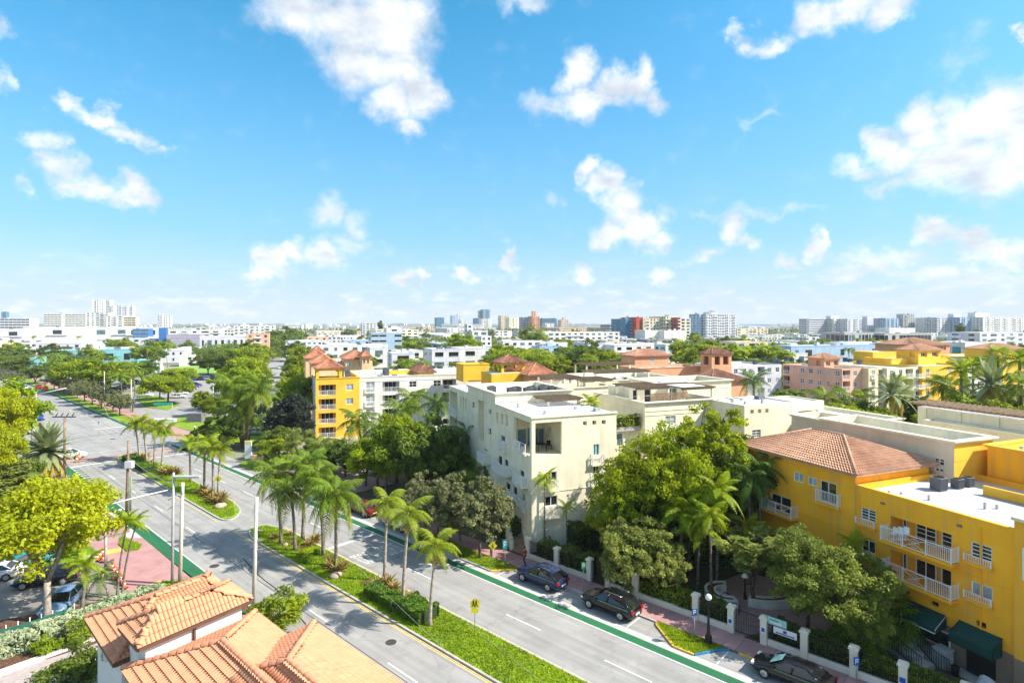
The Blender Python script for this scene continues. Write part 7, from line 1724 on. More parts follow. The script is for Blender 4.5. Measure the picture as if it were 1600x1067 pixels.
traffic_sign((789, 887), 843, 'teal', 'teal parking sign with a white letter beside the diamond sign'); traffic_sign((912, 925), 878, 'green', 'small green sign on the pavement by the fence gate')
traffic_sign((1338, 1066), 1026, 'blue', 'blue sign on a post beside the pier under the oak'); traffic_sign((1085, 998), 950, 'blue', 'blue sign post on the grass bump out by the street lamp')
traffic_sign((341, 772), 742, 'diamond', 'round yellow-green sign between the palms of the first median', sz=.9); traffic_sign((298, 700), 675, 'diamond', 'yellow sign at the far corner of the junction', sz=.9)
traffic_sign((155, 680), 658, 'white', 'white arrow sign standing in the junction'); traffic_sign((35, 625), 608, 'diamond', 'yellow warning sign at the far left kerb', sz=1.1)
loc = G(253, 655); r = empty('street_name_sign', loc, 'teal street name sign hanging at the car park corner', 'road sign'); mb = MB(); mb.tube([(2.4, 0, 0), (2.4, 0, 3.9)], .06, 6); mb.build('post', steel, r); mb = MB(); mb.box(-2.0, 2.4, -.04, .04, 3.3, 3.9); mb.build('board', mat('bright_teal', (.02, .45, .42)), r)
loc = G(388, 722); r = empty('bus_stop_sign', loc, 'white information panel with a yellow head on the far verge', 'sign'); mb = MB(); mb.box(-.55, .55, -.1, .1, .6, 3.0); mb.build('board', whitem, r); mb = MB(); mb.box(-.55, .55, -.11, .11, 3.0, 3.5); mb.build('head_panel', mat('pale_yellow', (.8, .75, .3)), r)
for x in (-.4, .4): mb = MB(); mb.box(x-.05, x+.05, -.05, .05, 0, .6); mb.build('leg', steel, r)
loc = G(402, 722); mb = MB(None, loc); mb.box(loc[0]-.9, loc[0]+.9, loc[1]-.15, loc[1]+.15, .2, 1.2); mb.box(loc[0]-.8, loc[0]-.7, loc[1]-.1, loc[1]+.1, 0, .2); mb.box(loc[0]+.7, loc[0]+.8, loc[1]-.1, loc[1]+.1, 0, .2); tag(mb.build('barrier_board', mat('peach_board', (.8, .5, .3))), 'peach and white barrier board right of the information panel', 'barrier')
loc = G(306, 659); q = Bld('transformer_cabinet', 'grey screened transformer box on the lawn at the junction corner', 0, 1, 0, 1, 1, W_grey) if False else None
mb = MB(None, loc); mb.box(loc[0]-1.7, loc[0]+1.7, loc[1]-.8, loc[1]+.8, 0, 2.0); tag(mb.build('utility_enclosure', mat('enclosure', (.16, .16, .19))), 'dark grey screened enclosure on the lawn at the junction corner', 'enclosure')
for dx, lb in ((-9, 'left'), (-6.2, 'right')): mb = MB(None, loc); mb.box(loc[0]+dx, loc[0]+dx+2.2, loc[1]-1.6, loc[1]-.6, 0, .9); tag(mb.build('utility_box', whitem), lb + ' one of two low white boxes by the dark enclosure', 'box')
loc = G(28.0, 618); mb = MB(); mb.lathe((0, 0, 0), [(.01, 0), (.9, .5), (1.2, 1.2), (.9, 1.9), (.01, 2.3)], 10); r = tag(mb.build('road_work_sign', orp), 'orange road work sign far up the avenue', 'road sign'); r.location = G(71, 612, 0); r.scale = (.9, .15, .9)
# traffic cones
cone = None
CP = [((152, 876), 0), ((156, 872), 0), ((160, 868), 0), ((162, 878), 0), ((160, 903), 0), ((176, 890), 1), ((179, 896), 1), ((183, 900), 1), ((186, 905), 1), ((189, 909), 1), ((192, 914), 1), ((194, 919), 1), ((181, 905), 1), ((187, 913), 1), ((66, 700), 2), ((120, 722), 3), ((124, 718), 3)]
CG = ['orange cones by the concrete bench', 'orange cones in a line on the pink apron', '', 'orange cones at the junction kerb']
for p, g in CP:
    loc = G(*p)
    if cone is None:
        mb = MB(); mb.box(-.19, .19, -.19, .19, 0, .04); cb = mb.mesh('cone_base', rubber); mb = MB(); mb.lathe((0, 0, .04), [(.15, 0), (.115, .22)], 12); mb.lathe((0, 0, .04), [(.085, .36), (.03, .68)], 12); cone = mb.mesh('cone_body', orp); mb = MB(); mb.lathe((0, 0, .04), [(.115, .22), (.085, .36)], 12); cs = mb.mesh('cone_band', whitem)
    s = 1.25 if g < 3 else 1.8; r = empty('traffic_cone', loc, ('traffic cone, one of the ' + CG[g]) if CG[g] else 'single orange traffic cone out in the junction', 'traffic cone', CG[g] or None); r.scale = (s,)*3
    link('base', cb, r); link('body', cone, r); link('reflective_band', cs, r)
loc = G(141, 877); mb = MB(None, loc); mb.box(loc[0]-.6, loc[0]+.6, loc[1]-.25, loc[1]+.25, .4, .55); mb.box(loc[0]-.5, loc[0]-.3, loc[1]-.2, loc[1]+.2, 0, .4); mb.box(loc[0]+.3, loc[0]+.5, loc[1]-.2, loc[1]+.2, 0, .4); tag(mb.build('bench', concrete), 'grey concrete bench between the lawn and the cones', 'bench')
# ---------------------------------------------------------------- vehicles
paint = mat('car_paint', (1, 1, 1), rough=.25, var=0, col2=(1, 1, 1), spec=.4, coat=.35, objcol=True)
carglass = mat('car_glass', (.012, .014, .016), rough=.05, var=.1, spec=.9); lampw = mat('headlamp', (.75, .77, .78), rough=.1, spec=.8); lampr = mat('tail_lamp', (.35, .01, .01), rough=.2); wheelm = mat('alloy', (.5, .5, .52), rough=.3, metal=.8)
CARS = {}
def car_meshes(kind):
    if kind in CARS: return CARS[kind]
    # side profile stations: x from rear (-) to front (+): (x, belt z, half width)
    if kind == 'suv': L, W, Hh, belt = 4.75, 1.92, 1.62, 1.02; st = [(-2.35, .78, .72), (-2.25, 1.0, .86), (-1.9, 1.08, .93), (-1.0, 1.07, .955), (0, 1.05, .96), (.9, 1.03, .955), (1.35, 1.02, .93), (1.9, .95, .88), (2.2, .84, .80), (2.35, .66, .66)]; cab = [(-2.25, -1.45, .86, .64), (1.2, .2, .86, .62)]
    elif kind == 'van': L, W, Hh, belt = 5.0, 1.98, 1.95, 1.15; st = [(-2.5, .9, .85), (-2.4, 1.15, .93), (-1.9, 1.18, .98), (0, 1.16, .99), (1.3, 1.1, .97), (2.0, .98, .92), (2.4, .8, .82), (2.5, .65, .7)]; cab = [(-2.4, -2.25, .93, .8), (1.5, .75, .9, .74)]
    else: L, W, Hh, belt = 4.75, 1.84, 1.44, .93; st = [(-2.38, .72, .68), (-2.28, .92, .80), (-1.9, .98, .88), (-1.2, .97, .915), (0, .94, .92), (.8, .92, .915), (1.4, .88, .89), (1.95, .8, .84), (2.25, .7, .75), (2.38, .55, .62)]; cab = [(-1.85, -1.0, .82, .58), (1.15, .25, .82, .56)]
    mb = MB(); mb.sm = True; rings = []
    for x, zt, w in st:
        zb = .26 if abs(x) < 2.1 else .34
        prof = [(-w*.86, zb), (-w, zb + .14), (-w*1.0, zt - .2), (-w*.94, zt - .05), (-w*.75, zt), (0, zt + .03), (w*.75, zt), (w*.94, zt - .05), (w*1.0, zt - .2), (w, zb + .14), (w*.86, zb)]
        rings.append([mb.pt(x, y, z) for y, z in prof])
    n = len(rings[0])
    for k in range(len(rings)-1):
        for i in range(n): j = (i+1) % n; mb.f.append([rings[k][i], rings[k+1][i], rings[k+1][j], rings[k][j]]); mb.m.append(0); mb.smooth.append(True)
    mb.f += [rings[0][::-1], rings[-1]]; mb.m += [0, 0]; mb.smooth += [False]*2
    # roof panel and pillars
    (xr0, xr1, wl, wu), (xf0, xf1, wl2, wu2) = cab; zt = Hh; zl = belt
    def ring(x, z, w): return [mb.pt(x, -w, z), mb.pt(x, w, z)]
    roof = [(xr1 - .28, zt - .13, wu*.9), (xr1 - .05, zt - .05, wu*.98), (xr1 + .3, zt + .0, wu), ((xr1+xf1)/2, zt + .03, wu), (xf1 - .3, zt + .01, wu), (xf1, zt - .04, wu*.97), (xf1 + .15, zt - .1, wu*.92)]
    rg = [[mb.pt(x, -w, z - .06), mb.pt(x, -w*.82, z), mb.pt(x, 0, z + .025), mb.pt(x, w*.82, z), mb.pt(x, w, z - .06)] for x, z, w in roof]
    for k in range(len(rg)-1):
        for i in range(4): mb.f.append([rg[k][i], rg[k+1][i], rg[k+1][i+1], rg[k][i+1]]); mb.m.append(0); mb.smooth.append(True)
    for (xa, za, ya), (xb, zb_, yb) in ((((xr0, zl, wl)), ((xr1, zt-.08, wu))), (((xf0, zl, wl2)), ((xf1, zt-.08, wu2))), (((-.15, zl, .93)), ((-.25, zt-.06, wu)))):
        for sg in (-1, 1): mb.tube([(xa, sg*ya, za), (xb, sg*yb, zb_)], .045, 5)
    body = mb.mesh('car_body', paint)
    mb = MB(); v = [(xr0, wl, zl-.03), (xf0, wl2, zl-.03), (xf1, wu2, zt-.08), (xr1, wu, zt-.08)]
    for sg in (-1, 1): mb.face([(x, sg*y*.985, z) for x, y, z in v])
    mb.face([(xf0 + .02, -wl2*.97, zl-.03), (xf0 + .02, wl2*.97, zl-.03), (xf1 + .03, wu2*.95, zt-.08), (xf1 + .03, -wu2*.95, zt-.08)])
    mb.face([(xr0 - .02, -wl*.97, zl-.03), (xr0 - .02, wl*.97, zl-.03), (xr1 - .03, wu*.95, zt-.08), (xr1 - .03, -wu*.95, zt-.08)])
    if kind != 'sedan': mb.face([(xr1+.5, -.38, zt+.03), (xr1+.5, .38, zt+.03), (xf1-.3, .38, zt+.035), (xf1-.3, -.38, zt+.035)])
    glass = mb.mesh('car_windows', carglass)
    mb = MB(); r = .35 if kind != 'sedan' else .33
    mb.tube([(0, -.11, 0), (0, .11, 0)], r, 18); tyre = mb.mesh('tyre', rubber)
    mb = MB(); mb.tube([(0, -.125, 0), (0, -.11, 0)], r*.66, 16); 
    for k in range(5): a = k*2*math.pi/5; mb.tube([(0, -.13, 0), (r*.6*math.cos(a), -.13, r*.6*math.sin(a))], .03, 4)
    rim = mb.mesh('rim', wheelm)
    mb = MB(); mb.box(-.12, .06, -.2, .2, -.06, .07); hl = mb.mesh('headlight', lampw); mb = MB(); mb.box(-.03, .08, -.16, .16, -.09, .09); tl = mb.mesh('tail_light', lampr)
    mb = MB(); mb.box(-.06, .1, -.11, .11, -.06, .08); mir = mb.mesh('mirror', paint)
    mb = MB(); mb.box(-.02, .02, -.26, .26, -.06, .06); plate = mb.mesh('number_plate', whitem)
    mb = MB()
    for sg in (-1, 1): mb.box(xr0+.15, xf0-.2, sg*.965-.01, sg*.965+.01, belt-.06, belt-.03)
    if kind == 'suv':
        for sg in (-1, 1): mb.tube([(xr1+.1, sg*wu*.86, zt+.03), (xf1-.2, sg*wu*.86, zt+.05)], .02, 5)
    trim = mb.mesh('chrome_trim', chrome)
    CARS[kind] = (body, glass, tyre, rim, hl, tl, mir, plate, trim, L, W, r); return CARS[kind]
def car(kind, loc, heading, col, label, group=None, detail=True, name='parked_car'):
    body, glass, tyre, rim, hl, tl, mir, plate, trim, L, W, r = car_meshes(kind); root = empty(name, loc, label, 'van' if kind == 'van' else 'car', group, heading)
    o = link('body', body, root); o.color = (*col, 1); link('window_glass', glass, root)
    for x in (-L*.295, L*.3):
        for sg in (-1, 1):
            w = link('wheel', tyre, root, (x, sg*(W/2 - .10), r), 0 if sg < 0 else math.pi)
            if detail: link('rim', rim, w)
    if detail:
        for sg in (-1, 1):
            link('headlight', hl, root, (L/2 - .16, sg*W*.33, .66)); link('tail_light', tl, root, (-L/2 + .0, sg*W*.36, .82)); m = link('mirror', mir, root, (.75 if kind != 'sedan' else .85, sg*(W/2 + .04), .98)); m.color = (*col, 1)
        link('number_plate', plate, root, (-L/2 - .01, 0, .55)); link('trim', trim, root)
    return root
hdg = math.atan2(UR[1], UR[0])
def cpos(t, s, z=.012): return RD(t, s, z)
c = car('suv', cpos(38.35, 31.3), hdg, (.006, .018, .07), 'dark blue SUV parked by the pink pavement, upper of the two SUVs')
c = car('suv', cpos(38.35, 24.3), hdg, (.006, .006, .007), 'black SUV with chrome window trim parked below the blue one')
c = car('sedan', cpos(38.4, 11.0), hdg, (.005, .005, .006), 'black saloon with a pale sun shade in its windscreen, bottom right')
mb = MB(); mb.face([(1.12, -.55, .98), (1.12, .55, .98), (.42, .42, 1.36), (.42, -.42, 1.36)]); link('sun_shade', mb.mesh('sun_shade', mat('shade_teal', (.25, .5, .48))), c, (.06, 0, .01))
car('sedan', cpos(38.3, 58.6), hdg, (.16, .008, .008), 'dark red car parked by the cycle lane behind the palms')
car('van', cpos(38.4, 51.5), hdg, (.62, .63, .64), 'white pickup parked behind the red car, half hidden by palm leaves')
# parking court
car('sedan', G(74, 911, .01), math.radians(200), (.008, .008, .01), 'black saloon crossing the parking court behind the big lime green tree')
car('sedan', G(100, 948, .01), math.radians(-75), (.12, .20, .33), 'blue grey saloon nosed to the silver hedge beside the tree trunk')
car('sedan', G(47, 884, .01), math.radians(60), (.01, .22, .24), 'teal car at the top of the parking court under the tree')
car('sedan', G(-14, 905, .01), math.radians(200), (.6, .6, .6), 'white car cut by the left edge in the parking court')
# junction traffic
car('sedan', G(32, 658, .01), hdg + math.pi, (.45, .04, .02), 'red car waiting on the far left of the avenue'); car('suv', G(59, 656, .01), hdg + math.pi, (.02, .06, .25), 'blue car passing behind the pale poles')
car('sedan', G(50, 676, .01), hdg + math.pi, (.6, .62, .64), 'white car behind the pale leaning pole'); car('suv', G(108, 716, .01), 0.3, (.7, .7, .7), 'white car entering the junction beside the date palm')
car('sedan', G(60, 607, .01), hdg, (.3, .02, .02), 'small dark red car far up the avenue', detail=False); car('suv', G(37, 608, .01), hdg, (.55, .6, .62), 'small white van far up the avenue', detail=False)
car('sedan', G(403, 679, .01), .15, (.42, .50, .55), 'pale blue saloon crossing the side street at the bend'); car('sedan', G(361, 681, .01), .15, (.5, .52, .55), 'silver car behind the coconut trunks'); car('sedan', G(484, 665, .01), .2, (.5, .3, .28), 'pink tinted car parked behind the dark tree')
car('sedan', G(437, 576, .01), GR.rot + math.pi/2, (.6, .6, .62), 'white car far up the side street', detail=False)
rc = random.Random(9)
for k, (px, py) in enumerate(((305, 604), (301, 606), (297, 609), (292, 612), (287, 614), (282, 617))): car('sedan' if k % 2 else 'suv', G(px, py, .01), .35, [(.02, .03, .12), (.03, .06, .3), (.5, .05, .04), (.3, .32, .34), (.12, .14, .18), (.62, .62, .62)][k], ['navy car at the head of', 'blue car second in', 'red car third in', 'grey car fourth in', 'dark grey car fifth in', 'white car nearest in'][k] + ' the diagonal car park row')
for k, px in enumerate((304, 313, 323, 333, 343)): car('suv', G(px, 594 - k*.3, .01), GR.rot + math.pi/2, [(.02, .08, .25), (.02, .02, .02), (.2, .22, .25), (.03, .03, .04), (.02, .02, .025)][k], ['blue car leftmost in', 'black car second in', 'grey car in the middle of', 'dark car fourth in', 'black car rightmost in'][k] + ' the far car park row', detail=False)
for k, (px, py) in enumerate(((182, 611), (188, 609), (194, 607), (200, 604), (206, 601), (212, 599))): car('sedan', G(px, py, .01), .3, rc.choice([(.01, .012, .03), (.02, .025, .05), (.01, .01, .012)]), 'dark car in the left car park row behind the verge trees', group='dark cars in the left car park row', detail=False)
car('suv', G(226, 620, .01), .1, (.65, .66, .68), 'white car alone left of the car park island'); car('sedan', G(278, 622, .01), .3, (.62, .62, .62), 'white saloon behind the tree of the car park island')
# ---------------------------------------------------------------- the walker
def person(loc, rz, label):
    root = empty('person', loc, label, 'person', rz=rz)
    def skin(name, verts, edges, radii, m, rootv=0):
        me = bpy.data.meshes.new(name); me.from_pydata(verts, edges, []); o = link(name, me, root); me.materials.append(m)
        sk = o.modifiers.new('skin', 'SKIN'); sub = o.modifiers.new('sub', 'SUBSURF'); sub.levels = 1; sub.render_levels = 1
        for i, r in enumerate(radii): v = me.skin_vertices[0].data[i]; v.radius = (r, r*.8) if not isinstance(r, tuple) else r; v.use_root = i == rootv
        dg = bpy.context.evaluated_depsgraph_get(); dg.update(); m2 = bpy.data.meshes.new_from_object(o.evaluated_get(dg)); o.modifiers.clear(); o.data = m2
        for p in m2.polygons: p.use_smooth = True
        return o
    sk_ = mat('skin', (.42, .24, .16), rough=.6); blk = mat('black_cloth', (.012, .012, .014), rough=.9); red = mat('red_cloth', (.30, .03, .02), rough=.9)
    V = [(0, 0, .95), (0, 0, 1.15), (0, 0, 1.38), (0, 0, 1.5), (0, 0.01, 1.60), (0, .01, 1.72), (.17, 0, 1.40), (.24, -.05, 1.12), (.22, .10, .88), (.22, .14, .80), (-.17, 0, 1.40), (-.24, .05, 1.12), (-.22, -.08, .90), (-.22, -.12, .82),
         (.09, 0, .90), (.10, .20, .50), (.10, .05, .10), (.10, .20, .04), (-.09, 0, .90), (-.10, -.02, .48), (-.10, -.26, .12), (-.10, -.14, .05)]
    E_ = [(0,1),(1,2),(2,3),(3,4),(4,5),(2,6),(6,7),(7,8),(8,9),(2,10),(10,11),(11,12),(12,13),(0,14),(14,15),(15,16),(16,17),(0,18),(18,19),(19,20),(20,21)]
    Rr = [.13,.13,.15,.055,.085,.07,.06,.045,.032,.03,.06,.045,.032,.03,.09,.062,.042,.035,.09,.062,.042,.035]
    skin('body', V, E_, Rr, sk_)
    skin('jacket', [(0,0,1.0),(0,0,1.2),(0,0,1.4),(.17,0,1.41),(.245,-.05,1.12),(.225,.08,.93),(-.17,0,1.41),(-.245,.05,1.12),(-.225,-.06,.94)], [(0,1),(1,2),(2,3),(3,4),(4,5),(2,6),(6,7),(7,8)], [.15,.155,.17,.078,.062,.05,.078,.062,.05], red)
    skin('trousers', [(0,0,.98),(.09,0,.90),(.10,.20,.50),(.10,.06,.12),(-.09,0,.90),(-.10,-.02,.48),(-.10,-.25,.14)], [(0,1),(1,2),(2,3),(0,4),(4,5),(5,6)], [.14,.105,.078,.058,.105,.078,.058], blk)
    mb = MB(); mb.lathe((0, -.01, 1.60), [(.075, 0), (.10, .06), (.095, .13), (.05, .175), (.01, .185)], 10); mb.build('hair', blk, root)
    return root
person(RD(39.9, 34.6, .12), RD.rot, 'person in red top and black trousers walking past the blue SUV')
# ---------------------------------------------------------------- planting
def TB(kind, bx, by, ty, label, wide=1.0, cat='tree', group=None):   # base column and row, crown top row
    loc = G(bx, by); h = (by - ty)*loc[1]/FPX; return tree(kind, loc, h, label, cat, group, wide=wide)
def PB(kind, bx, by, cx, cy, label, **k):        # palm: base and crown centre in the photograph
    loc = G(bx, by); h = (by - cy)*loc[1]/FPX; dx = (cx - bx)*loc[1]/FPX; n = k.pop('n', 16)
    return palm(kind, loc, h, label, n=n, bend=abs(dx)/h, rz=0 if dx >= 0 else math.pi, **k)
# long median
PB('coco', 439, 850, 430, 738, 'leftmost coconut palm on the long median', n=24, size=1.0); PB('coco', 461, 861, 454, 765, 'second coconut palm from the left on the long median', n=22, size=.9)
PB('coco', 473, 845, 481, 722, 'coconut palm standing behind the second one on the long median', n=24, size=1.0); PB('coco', 505, 869, 497, 742, 'fourth coconut palm on the long median', n=22, size=.95); PB('coco', 525, 885, 524, 770, 'large coconut palm at the right end of its row on the long median', n=26, size=1.08)
PB('royal', 601, 909, 605, 800, 'left of three slim palms with straw flower heads on the long median', n=11, size=.98, r=.12); PB('royal', 630, 947, 638, 818, 'middle of three slim palms with straw flower heads on the long median', n=12, size=1.05, r=.12); PB('royal', 672, 979, 681, 868, 'right of three slim palms with straw flower heads, beside the clipped hedge', n=12, size=.95, r=.11)
# first median
for (bx, by, cx, cy, k, lb) in ((218, 719, 212, 672, 'royal', 'leftmost palm of the first median'), (229, 720, 223, 668, 'royal', 'second palm on the first median, behind the leftmost'), (241, 731, 242, 676, 'royal', 'third palm on the first median over the clipped hedge'), (253, 728, 257, 682, 'royal', 'yellow green palm, fourth on the first median'),
                         (298, 753, 296, 705, 'green', 'small palm alone in the middle of the first median'), (319, 767, 320, 706, 'green', 'taller palm left of the end pair on the first median'), (333, 771, 332, 712, 'royal', 'left palm of the end pair on the first median'), (341, 771, 344, 714, 'royal', 'right palm of the end pair on the first median')):
    PB(k, bx, by, cx, cy, lb, n=11, size=1.15, r=.13, straw=False)
# left side
PB('date', 72, 756, 73, 706, 'big date palm with a skirt of yellow old leaves, left', n=84, size=1.62, r=.36); PB('green', 128, 962, 134, 898, 'bright green palm in front of the parking court', n=12, size=.85, r=.11, straw=False)
PB('green', 183, 935, 197, 826, 'left of two thin leaning palms beside the cones', n=9, size=.72, r=.07, straw=False); PB('green', 191, 932, 210, 828, 'right of two thin leaning palms beside the cones', n=9, size=.72, r=.07, straw=False); PB('dark', 172, 938, 160, 908, 'low dark palm leaning over the cones', n=9, size=.62, r=.09, straw=False)
TB('lime', 74, 972, 764, 'big lime green tree with a pale forked trunk in the parking court', wide=1.0)
t_ = tree('small', G(127, 874), 5.0, 'slender forked tree with white bark on the lawn by the cones', 'tree'); 
TB('lime', -12, 750, 612, 'bright lime tree at the left edge above the date palm', wide=.72); TB('lime', -22, 800, 668, 'lime tree cut by the left edge beside the feathery trees', wide=.8); TB('limes', -10, 730, 600, 'green tree top at the far left edge below the avenue', wide=1)
TB('pine', 10, 796, 722, 'dark feathery tree with orange trunk left of the date palm', 2.4); TB('dark', 34, 785, 712, 'dark spiky tree beside the date palm', .8)
for k, (x, y) in enumerate(((187, 650), (177, 645), (159, 639), (144, 633), (132, 628), (121, 623), (110, 618), (100, 615), (92, 612), (85, 610))):
    TB('grey', x, y, y - 33 - (0 if k < 5 else -8) - (2 if k % 2 else 0), 'grey green street tree of the row along the far pavement', wide=1.35 if k < 5 else 1.2, group='grey green trees in a row along the far pavement')
for k, (x, y, t, w, kk, lb) in enumerate(((20, 605, 582, 1.7, 'grey', 'wide grey tree over the far left kerb'), (-8, 600, 578, 1.6, 'grey', 'grey tree at the far left edge of the avenue'), (55, 600, 570, 1.3, 'dark', 'dark tree left behind the street tree row'), (28, 585, 560, 1.6, 'dark', 'dark tree mass far left'), (8, 580, 556, 1.6, 'dark', 'second dark tree mass at the far left edge'),
    (118, 612, 566, 1.1, 'umb', 'broad bright green canopy left behind the street row'), (148, 616, 562, 1.2, 'limes', 'largest bright green tree behind the street row'), (172, 614, 568, 1.1, 'umb', 'bright canopy tree beside the thin pale column'), (196, 606, 572, 1.1, 'limes', 'green tree left of the tall fan palm'), (222, 600, 562, 1.2, 'dark', 'dark green tree behind the car park'), (108, 595, 560, 1.3, 'dark', 'dark tree below the turquoise school'),
    (250, 625, 590, 1.1, 'umb', 'bright tree on the car park island'), (263, 633, 592, 1.3, 'umb', 'broad umbrella tree on the car park island'), (238, 610, 584, 1.1, 'limes', 'green tree at the back of the car park island'), (280, 605, 577, 1.4, 'umb', 'spreading tree before the playing field'),
    (318, 650, 612, 1.0, 'limes', 'bright green tree at the car park exit'), (340, 655, 618, 1.0, 'round', 'rounded tree behind the thin white column'), (330, 700, 662, 1.5, 'dark', 'dark spreading tree at the junction corner'), (352, 704, 660, 1.2, 'dark', 'dark tree under the coconut group'), (372, 640, 575, 1.1, 'limes', 'tall bright tree behind the coconut group'), (384, 620, 562, .95, 'umb', 'yellow green tree along the side street, near'), (396, 596, 550, .95, 'limes', 'yellow green tree along the side street, middle'),
    (350, 590, 552, 1.3, 'dark', 'feathery dark tree behind the car park'), (325, 585, 552, 1.3, 'dark', 'dark tree beside the playing field'), (380, 585, 545, 1.2, 'umb', 'bright tree behind the car park hedge'), (410, 575, 540, .95, 'limes', 'tree along the side street, further off'), (424, 558, 532, .9, 'dark', 'dark street tree at the far bend'), (445, 548, 516, 1.5, 'far2', 'large far tree closing the side street'), (452, 545, 512, 1.6, 'far2', 'tallest far tree closing the side street'), (432, 548, 520, 1.3, 'far1', 'far tree left of the closing pair'), (425, 556, 528, 1.3, 'far1', 'far green tree by the pink house'),
    (452, 700, 620, .9, 'black', 'very dark tree over the side street'), (436, 715, 668, 1.3, 'dark', 'dense green bush tree on the corner, left'), (428, 728, 684, 1.2, 'round', 'leafy bush tree at the corner above the palms'), (470, 668, 592, .8, 'umb', 'bright green tree on the right of the side street'), (467, 640, 570, .8, 'limes', 'green tree right of the side street, second'), (467, 610, 554, .9, 'round', 'green tree right of the side street, third'), (468, 590, 542, .9, 'limes', 'green tree right of the side street, fourth'), (470, 575, 540, 1.2, 'dark', 'darker tree beside the peach building'), (478, 650, 590, .9, 'limes', 'green tree against the yellow corner block'),
    (459, 735, 668, .9, 'pine', 'thin feathery pine left of the yellow block'), (483, 730, 670, .9, 'pine', 'second thin feathery pine by the yellow block'))):
    TB(kk, x, y, t, lb, wide=w)
# coconut group at the junction corner
for (bx, by, cx, cy, lb) in ((383, 700, 374, 632, 'left coconut palm of the junction group'), (386, 702, 400, 610, 'right coconut palm of the junction group'), (380, 698, 365, 602, 'back left coconut palm of the junction group'), (388, 696, 394, 645, 'low coconut palm of the junction group'), (384, 694, 404, 600, 'tallest coconut palm of the junction group'), (378, 692, 352, 650, 'short leaning coconut palm of the junction group')):
    PB('coco', bx, by, cx, cy, lb, n=16, size=1.55, r=.2)
# palms before the yellow and white fronts
for (bx, by, cx, cy, k, s, lb) in ((566, 730, 560, 656, 'coco', 1.3, 'coconut palm before the yellow corner block'), (588, 735, 597, 668, 'coco', 1.2, 'coconut palm second from the yellow block'), (622, 725, 628, 640, 'coco', 1.4, 'yellow green coconut palm before the white wing'), (640, 712, 644, 622, 'coco', 1.3, 'tall coconut palm over the white wing'), (686, 720, 684, 640, 'dark', 1.25, 'dark green palm before the white wing'),
                               (505, 745, 500, 695, 'coco', 1.0, 'coconut palm behind the median row'), (735, 768, 735, 692, 'dark', 1.25, 'tall royal palm in shade before the cream building'), (603, 770, 603, 742, 'green', .8, 'small palm standing up behind the slim trio')):
    PB(k, bx, by, cx, cy, lb, n=18, size=s, r=.17, straw=False)
for k, (x, y, s) in enumerate(((712, 748, 1.2), (722, 752, 1.1), (735, 756, 1.2), (746, 750, 1.1), (700, 745, 1.0), (757, 766, 1.0), (728, 776, 1.0))):
    loc = G(x, y + 25); palm('fan', loc, 3.2 + .3*(k % 3), 'fan palm of the clump below the royal palm', n=16, bend=.05, size=s*1.35, group='fan palms in the clump below the royal palm', name='fan_palm')
for k, (x, y, t, w, kk, lb) in enumerate(((590, 768, 680, 1.1, 'roundy', 'round yellow green tree over the gate of the white wing'), (572, 760, 690, .9, 'round', 'darker half of the round tree by the garage gate'), (638, 775, 655, .95, 'round', 'large dark rounded tree behind the round yellow one'), (620, 755, 650, .8, 'roundy', 'yellow topped tree behind the rounded pair'), (664, 782, 660, .85, 'dark', 'dark tree right of the rounded pair'), (690, 780, 680, .8, 'dark', 'dark tree left of the royal palm'), (540, 745, 688, 1.3, 'dark', 'dark hedge like tree behind the coconut row'), (520, 738, 690, 1.2, 'dark', 'low dark tree below the yellow block'),
    (780, 800, 730, .8, 'dark', 'dark shrubby tree against the cream wall'), (655, 800, 770, 1.2, 'bushd', 'low palm like shrub in the street planting'))):
    TB(kk, x, y, t, lb, wide=w)
# olive grey street trees by the far pavement
for (x, y, t, w, lb) in ((664, 835, 742, .95, 'grey olive street tree behind the slim palms'), (700, 858, 752, 1.0, 'grey olive street tree beside the white pickup'), (718, 868, 745, .85, 'middle grey olive street tree'), (750, 873, 752, 1.0, 'grey olive street tree left of the diamond sign'), (768, 870, 762, .8, 'rightmost grey olive street tree'), (684, 842, 770, .8, 'small grey olive street tree in the row')):
    TB('grey', x, y, t, lb, wide=w)
PB('green', 851, 862, 851, 760, 'slim palm against the cream wall', n=11, size=.85, r=.07, straw=False); PB('green', 885, 874, 885, 802, 'shorter slim palm against the cream wall', n=9, size=.62, r=.06, straw=False)
# garden mass in the centre right
def TD(kind, px, D, top, label, wide=1.0, cat='tree'): x, y, _ = at(px, D); return tree(kind, (x, y, 0), topz(top, D), label, cat, wide=wide)
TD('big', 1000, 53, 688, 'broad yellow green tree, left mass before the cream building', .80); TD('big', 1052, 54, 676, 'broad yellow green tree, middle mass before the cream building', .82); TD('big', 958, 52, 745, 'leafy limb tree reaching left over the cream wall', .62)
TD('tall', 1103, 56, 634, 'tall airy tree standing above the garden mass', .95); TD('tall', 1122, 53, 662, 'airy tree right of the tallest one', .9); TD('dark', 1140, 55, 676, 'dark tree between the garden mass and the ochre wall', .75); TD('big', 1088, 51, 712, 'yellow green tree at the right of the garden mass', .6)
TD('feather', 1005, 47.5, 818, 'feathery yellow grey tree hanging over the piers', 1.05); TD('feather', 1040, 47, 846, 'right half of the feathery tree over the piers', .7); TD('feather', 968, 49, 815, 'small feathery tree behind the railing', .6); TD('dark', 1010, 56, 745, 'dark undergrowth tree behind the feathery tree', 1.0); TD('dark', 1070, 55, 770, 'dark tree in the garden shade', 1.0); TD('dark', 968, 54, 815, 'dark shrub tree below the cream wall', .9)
def PD(kind, px, D, cy, label, n=12, size=1.0, bend=.04, r=.1, straw=False): x, y, _ = at(px, D); return palm(kind, (x, y, 0), topz(cy, D), label, n=n, bend=bend, size=size, r=r, straw=straw)
